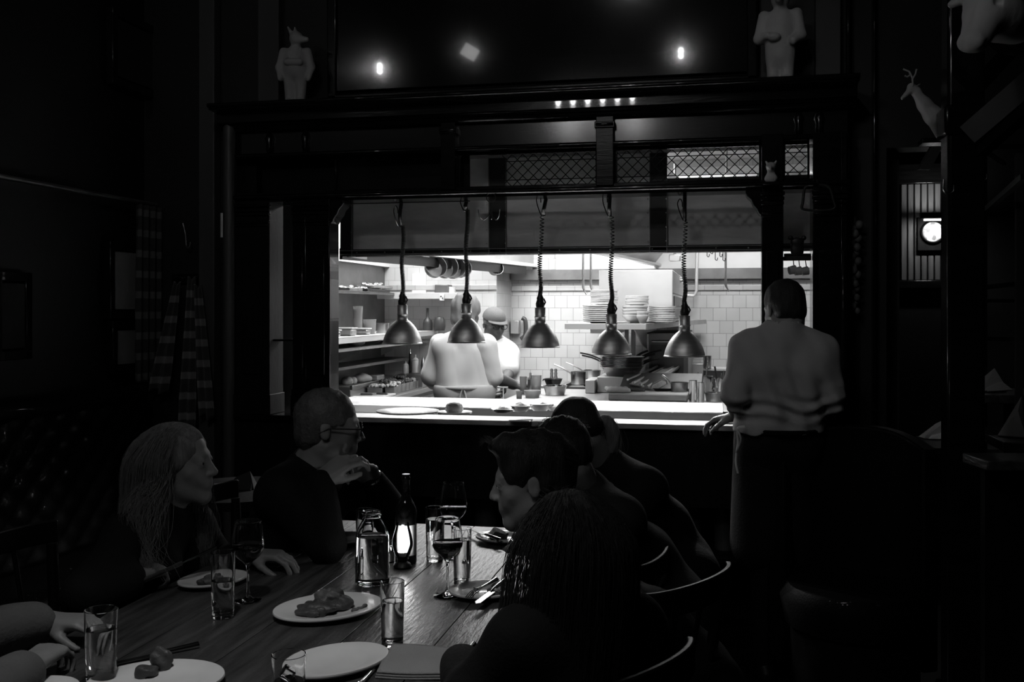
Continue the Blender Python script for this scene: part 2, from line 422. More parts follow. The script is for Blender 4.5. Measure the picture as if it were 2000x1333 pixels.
def field_obj(name, field, res, mt, parent=None, org=(0, 0, 0), relax=1):
    vs, f = isosurf(field, res)
    # light Laplacian relax keeps the nets smooth
    for _ in range(relax):
        s = np.zeros_like(vs); c = np.zeros(len(vs))
        for a in range(4):
            b = (a+1) % 4
            np.add.at(s, f[:, a], vs[f[:, b]]); np.add.at(c, f[:, a], 1); np.add.at(s, f[:, b], vs[f[:, a]]); np.add.at(c, f[:, b], 1)
        vs = vs*.5 + .5*s/np.maximum(c, 1)[:, None]
    vs = vs - np.asarray(org)
    me = bpy.data.meshes.new(name)
    me.vertices.add(len(vs)); me.vertices.foreach_set('co', vs.astype(np.float32).ravel())
    me.loops.add(len(f)*4); me.loops.foreach_set('vertex_index', f.astype(np.int32).ravel())
    me.polygons.add(len(f)); me.polygons.foreach_set('loop_start', np.arange(0, len(f)*4, 4, dtype=np.int32))
    me.polygons.foreach_set('loop_total', np.full(len(f), 4, dtype=np.int32))
    me.polygons.foreach_set('use_smooth', np.ones(len(f), dtype=bool)); me.update(calc_edges=True); me.validate()
    me.materials.append(MATS[mt])
    o = bpy.data.objects.new(name, me); COL.objects.link(o)
    if parent is not None: o.parent = parent
    else: o.location = org
    return o
def folds(amp, freq=14., direc=(0, 0, 1), seed=0., zc=None):
    dx = _v(Vector(direc).normalized())
    def f(X):
        a = X@_v((.8, .55, .2)); b = X@_v((-.5, .8, .35)); z = X[:, 2]
        w1 = np.sin(freq*1.3*a + 3*np.sin(7*z+seed) + seed)*np.sin(freq*.6*b+1.7*seed)
        w2 = np.sin(freq*2.6*z + 4*np.sin(6*a+seed*2))*.6
        c1 = 1-2*np.abs(np.sin(freq*.55*(a*1.2+z*.9)+2.2*np.sin(4*b+seed)+seed)); c2 = 1-2*np.abs(np.sin(freq*.5*(b-z*1.1)+2.5*np.sin(5*a+2*seed)))
        d = amp*(.35*w1+.25*w2+.55*c1+.45*c2)
        if zc: # bunched cloth around a height
            d = d + amp*1.6*np.sin(150*(z-zc[0])+5*np.sin(9*a+seed))*np.exp(-((z-zc[0])/zc[1])**2)
        return d.astype(np.float32)
    return f

# ---------------------------------------------------------------- people
def frame(fwd, up=(0, 0, 1), roll=0.):
    f = Vector(fwd).normalized(); r = f.cross(Vector(up)).normalized(); u = r.cross(f)
    if roll: q = Matrix.Rotation(roll, 3, f); r = q@r; u = q@u
    return Matrix((r, f, u)).transposed()          # columns: right, forward, up
def head_prims(Fd, c, M, s=1., female=False, slim=1.):
    c = Vector(c); H = lambda x, y, z: c + M@Vector((x*s*slim, y*s, z*s)); Mn = np.array(M)
    E = lambda p, r, k=.02, op='u': Fd.ell(H(*p), [q*s for q in r], Mn, k*s, op)
    K = lambda a, b, r1, r2=None, k=.015, op='u': Fd.cone(H(*a), H(*b), r1*s, (r2 or r1)*s, k*s, op)
    E((0, -.014, .036), (.076*slim, .097, .084), .01)
    E((0, .022, -.03), (.060*slim, .068, .078), .03)
    K((.046, -.004, -.058), (.012, .066, -.098), .02, .017, .03); K((-.046, -.004, -.058), (-.012, .066, -.098), .02, .017, .03)
    E((0, .070, -.098), (.022, .018, .017), .02)
    K((.040, .055, -.022), (.030, .066, -.040), .020, .016, .02); K((-.040, .055, -.022), (-.030, .066, -.040), .020, .016, .02)
    K((.012, .082, .026), (.044, .070, .026), .010, .008, .014); K((-.012, .082, .026), (-.044, .070, .026), .010, .008, .014)
    for q in (-1, 1): E((q*.032, .100, .006), (.018, .016, .013), .012, 's')
    for q in (-1, 1): E((q*.032, .0775, .0115), (.0150, .0145, .0095), .003); E((q*.032, .0765, -.003), (.0145, .0140, .0075), .003)
    K((0, .086, .016), (0, .108, -.026), .0075, .0115, .010)
    for q in (-1, 1): E((q*.012, .099, -.031), (.009, .010, .0075), .006)
    E((0, .085, -.058), (.028, .012, .020), .012)
    K((-.019, .089, -.055), (.019, .089, -.055), .0055, None, .006); K((-.016, .088, -.066), (.016, .088, -.066), .0065, None, .006)
    K((-.024, .102, -.0605), (.024, .102, -.0605), .0028, None, .004, 's')
    for q in (-1, 1):
        E((q*.077*slim, -.010, -.006), (.007, .018, .031), .006); E((q*.086*slim, -.006, -.004), (.006, .010, .018), .005, 's')
def hand_prims(Fd, wrist, fdir, pn, curl=(.3, .5, .4), spread=.12, s=1., thumb=(.6, .3), side=1, curls=None):
    """wrist, finger direction, palm normal (the way the palm faces); side = +1 / -1 which flank carries the thumb"""
    w_ = Vector(wrist); f = Vector(fdir).normalized(); n = Vector(pn); n = (n - f*n.dot(f)).normalized(); x = f.cross(n)*side
    K = lambda a, b, r1, r2, k: Fd.cone(a, b, r1*s, r2*s, k*s)
    kn = []
    for i, (ox, ln) in enumerate(((.030, .088), (.010, .092), (-.010, .088), (-.028, .080))):
        b = w_ + x*ox*.55*s; e = w_ + (x*ox + f*ln)*s - n*.003*s; K(b, e, .0155, .0115, .014); kn.append(e)
    L = ((.040, .024, .020), (.045, .028, .021), (.041, .026, .021), (.032, .019, .018))
    for i in range(4):
        c = curls[i] if curls else curl
        d = (f + x*spread*(1.2-i*.8)).normalized(); p = kn[i]; R = (.0092, .0094, .009, .008)[i]
        ang = 0
        for j in range(3):
            ang += c[j]; q = d*math.cos(ang) + n*math.sin(ang); e = p + q*L[i][j]*s
            K(p, e, R-.0006*j, R-.0006*(j+1), .004); p = e
    b = w_ + (x*.022 + f*.018 + n*.006)*s; a0, a1 = thumb
    d = (f*math.cos(a0) + x*math.sin(a0) + n*.35).normalized(); e = b + d*.042*s; K(b, e, .0145, .0115, .012)
    d2 = (d*math.cos(a1) - x*math.sin(a1)*.6 + f*.3 + n*.2).normalized(); e2 = e + d2*.032*s; K(e, e2, .011, .0098, .006)
    e3 = e2 + (d2 - x*.25 + f*.1).normalized()*.024*s; K(e2, e3, .0098, .0082, .004)
def lerp(a, b, t): return Vector(a)*(1-t) + Vector(b)*t
def torso_prims(Fd, J, g=0., w=1., belly=0., k=.05):
    sl, sr, hl, hr = J['shL'], J['shR'], J['hipL'], J['hipR']; nb = J['neck']; fw = J['fwd']
    mid = lerp(lerp(sl, sr, .5), lerp(hl, hr, .5), .5)
    top = lambda t: lerp(sl, sr, t) - UP*.03
    bot = lambda t: lerp(hl, hr, t)
    for t, t2 in ((.22, .2), (.78, .8)):
        a, b = top(t), bot(t2); m = lerp(a, b, .5) + (mid-lerp(top(.5), bot(.5), .5)) + J.get('bow', Vector((0, 0, 0)))
        Fd.cone(a - UP*.05, m, (.105*w)+g, (.096*w)+g, k); Fd.cone(m, b, (.096*w)+g, (.115*w)+g, k)
    Fd.cone(lerp(sl, sr, .08), lerp(sl, sr, .92), .058*w+g, None, k)
    Fd.cone(sl, lerp(sl, nb, .75)+UP*.01, .052+g, .045+g, k); Fd.cone(sr, lerp(sr, nb, .75)+UP*.01, .052+g, .045+g, k)
    Fd.cone(hl, hr, .115*w+g, None, k)
    if belly: Fd.ell(lerp(mid, bot(.5), .35)+fw*.05, (.16*w, .14*w+belly, .16), np.array(frame(fw)), .06)
def arm_prims(Fd, sh, el, wr, g=0., t=1., s=1.):
    sh, el, wr = Vector(sh), Vector(el), Vector(wr)
    if t <= 1: Fd.cone(sh, lerp(sh, el, t), (.052+g)*s, (.042+g)*s, .03)
    else:
        Fd.cone(sh, el, (.052+g)*s, (.041+g)*s, .03); Fd.cone(el, lerp(el, wr, t-1), (.041+g)*s, (.041+g)*(2-t)*s + (.028+g)*(t-1)*s, .02)
def leg_prims(Fd, J, g=0., t=2.):
    for q in 'LR':
        h, kn, an = J['hip'+q], J['knee'+q], J['ank'+q]
        Fd.cone(h, kn, .085+g, .056+g, .03); Fd.cone(kn, an, .056+g, .036+g, .02)
def eyes(parent, c, M, s, org):
    for q in (-1, 1):
        p = Vector(c) + M@Vector((q*.032*s, .0775*s, .005*s)); f = M@Vector((0, 1, 0))
        e = MB().ell(p, .0123*s, 14, 10); o = obj('eye', e, 'eye_white', parent, org=None)
        o.data.transform(Matrix.Translation(-Vector(org)))
        i = MB().ell(p + f*.0062*s, .0072*s, 12, 8); o2 = obj('iris', i, 'iris', o); o2.data.transform(Matrix.Translation(-Vector(org)))
def strands(name, roots, parent, org, mt, r=.0012, rn=3):
    """thin hair locks: list of point lists"""
    m = MB()
    for pts in roots:
        n = len(pts); m.tube(pts, r, rn, cap=False, rr=[r*(1-.75*i/(n-1)) for i in range(n)])
    vs = [Vector(v)-Vector(org) for v in m.v]
    me = bpy.data.meshes.new(name); me.from_pydata([tuple(v) for v in vs], [], m.f)
    me.polygons.foreach_set('use_smooth', [True]*len(me.polygons)); me.materials.append(MATS[mt])
    o = bpy.data.objects.new(name, me); COL.objects.link(o); o.parent = parent
    return o
def seated(pelvis, fwd, neck, shw=.19, kneel=.44, table=True):
    """hips, knees, ankles for someone on a 0.46 m seat"""
    fw = Vector(fwd).normalized(); rt = fw.cross(UP); p = Vector(pelvis); J = {'fwd': fw, 'neck': Vector(neck)}
    J['hipL'] = p - rt*.09; J['hipR'] = p + rt*.09
    J['kneeL'] = p - rt*.10 + fw*kneel - UP*.02; J['kneeR'] = p + rt*.10 + fw*kneel - UP*.02
    J['ankL'] = J['kneeL'] + Vector((0, 0, .075-J['kneeL'].z)) - fw*.04; J['ankR'] = J['kneeR'] + Vector((0, 0, .075-J['kneeR'].z)) - fw*.02
    return J
def shoe(parent, J, q, org, mt='black_iron', fwd=None):
    a = J['ank'+q]; fw = fwd or J['fwd']; f = Field()
    f.cone(Vector((a.x, a.y, .035))-fw*.04, Vector((a.x, a.y, .032))+fw*.15, .036, .032, .02); f.cone(a, Vector((a.x, a.y, .04)), .042, .036, .02)
    f.plane((0, 0, .002), (0, 0, -1))
    return field_obj('shoe', f, .012, mt, parent, org)

# ================================================================ ROOM SHELL
YW = 4.55                                   # front face of the pass counter
def wallbox(name, x0, x1, y0, y1, z0, z1, m='wall_dark'): return struct(name, MB().bb(x0, x1, y0, y1, z0, z1), m, smooth=False)
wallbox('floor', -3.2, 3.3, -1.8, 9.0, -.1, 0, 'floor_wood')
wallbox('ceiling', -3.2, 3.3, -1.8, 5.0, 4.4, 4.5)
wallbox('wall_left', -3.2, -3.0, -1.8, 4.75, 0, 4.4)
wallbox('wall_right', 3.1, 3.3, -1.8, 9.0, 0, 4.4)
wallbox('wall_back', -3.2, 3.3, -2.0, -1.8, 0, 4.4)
# wall that the screen stands against, left of it, right of it and above it
wallbox('wall_front', -3.2, -2.42, 4.75, 4.9, 0, 4.4)
wallbox('wall_front_right', .55, .72, 4.75, 4.9, 0, 4.4)
wallbox('wall_front_top', -2.42, .55, 4.75, 4.9, 2.42, 4.4)
wallbox('wall_recess_header', .72, 3.1, 4.75, 4.9, 2.25, 4.4)
wallbox('wall_recess_side', .72, .80, 4.9, 8.9, 0, 3.0)
wallbox('wall_recess_back', .80, 3.1, 6.3, 6.4, 0, 3.0)
wallbox('wall_recess_ceiling', .80, 3.1, 4.9, 6.4, 3.0, 3.1)
# kitchen shell
struct('wall_kitchen_left', MB().bb(-2.80, -2.66, 4.9, 7.72, 0, 3.0), 'steel_dark', smooth=False)
struct('wall_kitchen_left_top', MB().bb(-2.66, -2.62, 4.9, 7.6, 1.86, 3.0), 'white_wall', smooth=False)
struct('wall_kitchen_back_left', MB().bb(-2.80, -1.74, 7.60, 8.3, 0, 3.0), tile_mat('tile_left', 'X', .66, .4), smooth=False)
struct('wall_kitchen_return', MB().bb(-1.745, -1.738, 7.601, 8.15, 0, 3.0), tile_mat('tile_side_shaded', 'Y', .42, .25), smooth=False)  # same tiling, darkened: the shading of this side face is in the colour
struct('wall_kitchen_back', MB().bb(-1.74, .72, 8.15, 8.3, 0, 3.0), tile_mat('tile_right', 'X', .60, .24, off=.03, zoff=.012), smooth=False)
wallbox('ceiling_kitchen', -2.8, .72, 4.9, 8.3, 2.72, 2.8, 'white_wall')
# tiled pier beside the left opening; its shade is put into the tile colour
struct('wall_pier', MB().bb(-2.45, PY(572, 500, 5.0).x, 5.0, 5.3, 0, 2.4), tile_mat('tile_pier_shaded', 'X', .02, .01, .12), smooth=False); MATS['tile_pier_shaded'].node_tree.nodes['Principled BSDF'].inputs['Roughness'].default_value = .7
# narrow projecting trim course in the tiling
m = MB(); m.bb(-1.735, .72, 8.135, 8.15, 1.675, 1.715); struct('trim_1', m, tile_mat('trim_tile', 'X', .5, .2, .15), bevel=.003, smooth=False)
m = MB(); m.bb(-2.62, -1.735, 7.585, 7.60, 1.675, 1.715); struct('trim_2', m, 'trim_tile' if 'trim_tile' in MATS else 'plaster', bevel=.003, smooth=False)
# dark oversized painting / mirror above the cornice and the pale pilasters flanking it
x0, x1 = PY(640, 100, 4.70).x, PY(1480, 100, 4.70).x
g = thing('framed_picture', 'huge glossy dark framed picture above the cornice between two pale figurines', 'picture', ((x0+x1)/2, 4.72, 3.2))
pm = MB().bb(x0+.04-(x0+x1)/2, x1-.04-(x0+x1)/2, -.012, .0, -.58, .62); obj('canvas', pm, 'painting', g, smooth=False)
pm = MB(); hw = (x1-x0)/2
for a in ((-hw, -hw+.05, -.64, .68), (hw-.05, hw, -.64, .68)): pm.bb(a[0], a[1], -.03, .02, a[2], a[3])
pm.bb(-hw, hw, -.03, .02, -.66, -.60); pm.bb(-hw, hw, -.03, .02, .62, .68); obj('frame', pm, 'dark_wood', g, bevel=.008)
for i, (a, b) in enumerate(((505, 546), (1592, 1642))):
    xa, xb = PY(a, 100, 4.70).x, PY(b, 100, 4.70).x
    m = MB().bb(xa, xb, 4.69, 4.75, 2.5, 4.4).bb(xa-.02, xb+.02, 4.68, 4.75, 2.5, 2.58); struct('trim_%d' % (3+i), m, 'pilaster_wood', bevel=.004)
# pilasters on the dark wall left of the screen
for i, (a, b, yy) in enumerate(((393, 424, 4.71), (1652, 1660, 4.72), (1703, 1709, 4.72))):
    xa, xb = PY(a, 500, yy).x, PY(b, 500, yy).x
    m = MB().bb(xa, xb, yy-.03, 4.75, 0, 4.4); struct('trim_%d' % (5+i), m, 'pilaster_wood' if i == 0 else 'dark_wood', bevel=.006)

# ================================================================ CARVED SCREEN ROUND THE PASS
S = lambda px, Y=4.6: PY(px, 500, Y).x
scr = thing('carved_screen', 'tall dark carved wooden screen with cornice and posts framing the bright kitchen pass', 'screen', (-.87, 4.6, 0))
def sp(name, mb, mt='dark_wood', **kw): return _wp(name, mb, mt, scr, **kw)
def _wp(name, mb, mt, parent, **kw):
    """part given in world coordinates"""
    o = parent; T = Vector((0, 0, 0)); ang = 0
    chain = []
    while o is not None: chain.append(o); o = o.parent
    M = Matrix.Identity(4)
    for c in reversed(chain): M = M @ Matrix.Translation(c.location) @ c.rotation_euler.to_matrix().to_4x4() @ Matrix.Diagonal((*c.scale, 1))
    Mi = M.inverted(); q = MB(); q.f = mb.f; q.v = [tuple(Mi @ Vector(v)) for v in mb.v]
    return obj(name, q, mt, parent, **kw)
X0, X1 = -2.42, .535
# cornice: stepped moulding swept along X
def moulding(prof, x0, x1):
    """prof: (y, z) outline"""
    n = len(prof); m = MB(); m.v = [(x0, y, z) for y, z in prof] + [(x1, y, z) for y, z in prof]
    m.f = [tuple(range(n-1, -1, -1)), tuple(range(n, 2*n))] + [(i, (i+1) % n, n+(i+1) % n, n+i) for i in range(n)]
    return m
corn = [(4.75, 2.405), (4.57, 2.405), (4.555, 2.415), (4.55, 2.425), (4.535, 2.43), (4.53, 2.438)]
corn += [(4.515, 2.438), (4.505, 2.442), (4.505, 2.484), (4.48, 2.49)]
corn += [(4.43, 2.492), (4.425, 2.5)]
for i in range(9): a = -PI/2+PI*i/8; corn.append((4.42-.011*math.cos(a), 2.511+.011*math.sin(a)))
corn += [(4.43, 2.524), (4.75, 2.524)]
sp('cornice', moulding(corn, X0-.03, X1+.03), 'dark_wood_h', angle=30)
fr = MB().bb(X0, X1, 4.60, 4.74, 2.295, 2.41); sp('frieze', fr, 'frieze_wood', smooth=False)
rl = [(4.70, 2.272)] + [(4.575-.014*math.cos(-PI/2+PI*i/8)+.0, 2.284+.012*math.sin(-PI/2+PI*i/8)) for i in range(9)] + [(4.70, 2.297)]
sp('upper_rail', moulding(rl, X0, X1), 'dark_wood_h', angle=30)
rl = [(4.72, 2.052), (4.57, 2.052), (4.568, 2.062)] + [(4.560-.014*math.cos(-PI/2+PI*i/8), 2.076+.012*math.sin(-PI/2+PI*i/8)) for i in range(9)] + [(4.575, 2.09), (4.575, 2.10), (4.72, 2.10)]
sp('lower_rail', moulding(rl, X0, X1), 'dark_wood_h', angle=30)
# short posts dividing frieze and lattice windows
for a, b in ((865, 893), (1166, 1200)):
    xa, xb = S(a), S(b); m = MB().bb(xa, xb, 4.56, 4.72, 2.09, 2.41); m.bb(xa-.006, xb+.006, 4.55, 4.6, 2.355, 2.385)
    m.tube([(xa, 4.548, 2.37), (xb, 4.548, 2.37)], .008, 8); sp('divider_post', m, 'dark_wood', bevel=.004)
# posts: (px left, px right) and their carved capitals
def post(a, b, cap_side=0, z0=1.0, name='post', depth=.12):
    xa, xb = S(a), S(b); w_ = xb-xa
    m = MB().bb(xa, xb, 4.56, 4.56+depth, z0, 2.30 if a > 1400 else 2.06)
    m.bb(xa-.008, xb+.008, 4.55, 4.56+depth, z0, z0+.10); m.bb(xa-.004, xb+.004, 4.553, 4.56, z0+.10, z0+.13)
    m.bb(xa+.2*w_, xb-.2*w_, 4.552, 4.56, z0+.2, 1.78)
    p = sp(name, m, 'dark_wood' if a != 468 else 'matte_wood', bevel=.004)
    c = MB()
    for i, zz in enumerate((2.035, 2.012, 1.992, 1.955, 1.938)): c.bb(xa-.006+.002*i, xb+.006-.002*i, 4.545+.002*i, 4.57, zz-.008, zz+.008)
    _wp('capital', c, 'dark_wood', p, bevel=.003)
    c = MB(); sx = -1 if cap_side < 0 else 1
    if cap_side:   # carved corbel swelling out under the rail
        e = xa if cap_side < 0 else xb
        prof = [(0, 0), (.065, 0), (.07, -.012), (.062, -.03), (.045, -.045), (.036, -.07), (.022, -.085), (.010, -.11), (0, -.115)]
        M = Matrix(((sx, 0, 0, e), (0, 0, 1, 4.565), (0, 1, 0, 2.055), (0, 0, 0, 1)))
        c.prism(prof, 0, .10, M); _wp('corbel', c, 'dark_wood', p, bevel=.004)
    return p
post(1487, 1529, -1); post(1586, 1640, 0, depth=.16)
post(604, 650, 1); post(578, 604, 0, depth=.14); post(468, 533, 0, depth=.16)
post(1640, 1652, 0, z0=0.)
# tall outer mouldings with a rounded face
m = MB().tube([(S(455), 4.56, .0), (S(455), 4.56, 2.5)], .03, 14); sp('corner_column', m, 'pilaster_wood', angle=60)
# carved finials / scroll on the frieze over the paired posts
for px in (528, 598, 1560, 1600):
    x = S(px); m = MB().lathe([(.0, .10), (.012, .095), (.022, .07), (.014, .04), (.018, .02), (.012, 0), (0, 0)], (x, 4.59, 2.30), 14)
    sp('carved_drop', m, 'dark_wood', angle=60)
# lattice windows: mesh and bevelled panes
def lattice(xa, xb, z0=2.108, z1=2.268, y=4.68, fill=(0, 1)):
    m = MB(); st = .052; h = z1-z0
    a = xa + (xb-xa)*fill[0]; b = xa + (xb-xa)*fill[1]
    x = a - h
    while x < b:
        for s_ in (1, -1):
            if s_ > 0: p, q = Vector((x, y, z0)), Vector((x+h, y, z1))
            else: p, q = Vector((x, y+.003, z1)), Vector((x+h, y+.003, z0))
            t0, t1 = max(0, (a-p.x)/h), min(1, (b-p.x)/h)
            if t1-t0 > .05: m.tube([p.lerp(q, t0), p.lerp(q, t1)], .0022, 6)
        x += st
    for zz in (z0, z0+h*.22, z0+h*.78, z1): m.tube([(a, y+.004, zz), (b, y+.004, zz)], .0022, 6)
    return m
WIN = [(S(650), S(865)), (S(893), S(1166)), (S(1200), S(1487)), (S(1530), S(1582))]
for i, (xa, xb) in enumerate(WIN):
    if i: sp('lattice', lattice(xa, xb, fill=(.3 if i == 1 else .0, 1)), 'black_iron')
    m = MB().bb(xa, xb, 4.632, 4.637, 2.10, 2.27); sp('glass_pane', m, 'pane', smooth=False)
    m = MB()
    for zz in (2.104, 2.266): m.bb(xa, xb, 4.622, 4.645, zz-.006, zz+.006)
    for xx in (xa+.005, xb-.005): m.bb(xx-.005, xx+.005, 4.622, 4.645, 2.10, 2.27)
    sp('window_frame', m, 'dark_wood', bevel=.002)
# small panels left of the opening and blind back behind the left lattice
m = MB().bb(S(482), WIN[0][1]+.1, 4.72, 4.735, 2.05, 2.30); sp('blind_panel', m, 'matte_wood', smooth=False)
m = MB().bb(S(460), S(533), 4.62, 4.66, 1.0, 2.06); sp('side_panel', m, 'dark_wood', smooth=False)
m = MB().bb(S(1652), .55, 4.62, 4.70, .0, 2.06); sp('side_panel', m, 'dark_wood', smooth=False)
# hidden structure closing the screen against the wall above the opening
m = MB().bb(X0, X1, 4.735, 4.90, 2.285, 2.42); sp('backing', m, 'matte_wood', smooth=False)
m = MB().bb(X0, S(490), 4.66, 4.90, 0, 2.3); sp('backing', m, 'matte_wood', smooth=False)
m = MB().bb(S(1600), X1, 4.70, 4.90, 0, 2.3); sp('backing', m, 'matte_wood', smooth=False)
# cross shelf in the narrow left opening
m = MB().bb(S(533), S(574), 4.60, 4.70, PY(555, 664, 4.65).z-.006, PY(555, 664, 4.65).z+.004); sp('shelf', m, 'dark_wood', bevel=.002)

# ================================================================ PASS COUNTER
pc = thing('pass_counter', 'long dark wooden serving counter below the kitchen opening with open cubbies', 'counter', (-.9, 4.7, 0))
cx0, cx1 = -2.42, .54
m = MB().bb(cx0, cx1, 4.58, 4.62, .62, .975); m.bb(cx0, cx1, 4.58, 4.62, 0, .12)
for x in (-2.40, -1.9, -1.35, -.80, -.25, .27, .5): m.bb(x, x+.03, 4.575, 4.62, .12, .62)
_wp('front_panel', m, 'matte_wood', pc, bevel=.003)
m = MB()
for z in (.40, .12): m.bb(cx0, cx1, 4.58, 4.95, z-.02, z)
_wp('shelf', m, 'matte_wood', pc, bevel=.003)
m = MB().bb(cx0, cx1, 4.95, 4.98, .12, .98).bb(cx0, cx0+.02, 4.62, 4.95, 0, .975).bb(cx1-.02, cx1, 4.62, 4.95, 0, .975); _wp('back_panel', m, 'matte_wood', pc)
m = MB().bb(-1.98, .24, 4.55, 4.98, .975, 1.0); _wp('ledge', m, 'ledge_wood', pc, bevel=.003)
for q in ((cx0, -1.98), (.24, cx1)): _wp('side_ledge', MB().bb(q[0], q[1], 4.55, 4.98, .975, 1.0), 'dark_wood_h', pc, bevel=.003)
for i, (a, b, h) in enumerate(((1312, 1371, .20), (1395, 1434, .20), (922, 966, .12))):
    xm = (PY(a, 950, 4.7).x + PY(b, 950, 4.7).x)/2; r = (PY(b, 950, 4.7).x-PY(a, 950, 4.7).x)/2
    zt = PY(a, 935 if i < 2 else 934, 4.7).z; zb = .40
    mb_ = MB().lathe([(r*.92, 0), (r*.97, .02), (r, zt-zb-.01), (r*1.04, zt-zb), (r*.96, zt-zb), (r*.9, .02), (0, .015)], (0, 0, 0), 28)
    solo('stock_pot', mb_, 'steel_dark', ['round metal pot on the shelf under the pass, beside the chair', 'round metal pot on the shelf under the pass, behind the waiter apron', 'low metal pot on the shelf under the pass, left of the man in profile'][i], 'pot', 'pots under the pass counter', loc=(xm, 4.76, zb))
# raised bright slab
sl = thing('serving_slab', 'glaring white raised serving slab on the pass under the heat lamps', 'worktop', (-.98, 4.97, 1.0))
m = MB().bb(-2.0, -.002, 4.745, 5.20, 1.0, 1.042); _wp('slab', m, 'slab', sl, bevel=.004)
m = MB().bb(-1.50, -.004, 4.737, 4.746, 1.0, 1.036); _wp('dark_edge_strip', m, 'plastic_dark', sl, bevel=.001)
m = MB().bb(-2.0, -1.0, 4.86, 4.866, 1.041, 1.0435).bb(-2.0, -1.0, 4.80, 4.81, 1.041, 1.0435); _wp('groove_strip', m, 'steel_dark', sl)

# ================================================================ HANGING PANELS OF THE DUCT BEHIND THE SCREEN
dp = thing('duct_panels', 'row of dusty grey panels in riveted dark frames hung above the kitchen opening', 'panelling', (-.8, 5.0, 1.8))
DY = 5.0
dx = lambda px: PY(px, 480, DY).x
zb = PY(1000, 497, DY).z; m = MB(); m.bb(dx(668), .5, DY-.02, DY+.04, zb, zb+.035)
for a, b in ((668, 690), (957, 990), (1270, 1303)): m.bb(dx(a), dx(b), DY-.02, DY+.04, zb, 2.45)
m.bb(dx(1303), .5, DY-.02, DY+.04, 2.15, 2.17)
_wp('frame', m, 'duct_frame', dp, bevel=.003)
m = MB()
for zz in (zb+.008, zb+.028): m.bb(dx(668), .5, DY-.028, DY-.02, zz-.002, zz+.002)
for a in (690, 957, 990, 1270, 1303): m.bb(dx(a)-.002, dx(a)+.002, DY-.026, DY-.02, zb, 2.45)
_wp('edge_bead', m, 'steel_dark', dp)
for a, b in ((690, 957), (990, 1270), (1303, 1500)):
    xb = dx(b) if b < 1500 else .5
    m = MB().bb(dx(a), xb, DY, DY+.02, zb+.03, 2.45 if b < 1500 else 2.16); _wp('panel', m, 'dusty_glass', dp, smooth=False)
m = MB()
for a in (692, 955, 992, 1268, 1305):
    for z in (1.86, 1.93, 2.0, 2.07): m.ell((dx(a)+(-.006 if a in (955, 1268) else -.008), DY-.02, z), (.004, .003, .004), 8, 6)
for i in range(14): m.ell((dx(700)+i*.155, DY-.022, zb+.017), (.004, .003, .004), 8, 6)
tag(_wp('rivets', m, 'steel', dp), kind='stuff')
m = MB().bb(dx(668), dx(1303), DY+.04, DY+.35, 2.40, 2.45).bb(dx(668), dx(672), DY+.02, DY+.35, zb, 2.45); _wp('duct_top', m, 'steel_dark', dp, smooth=False)

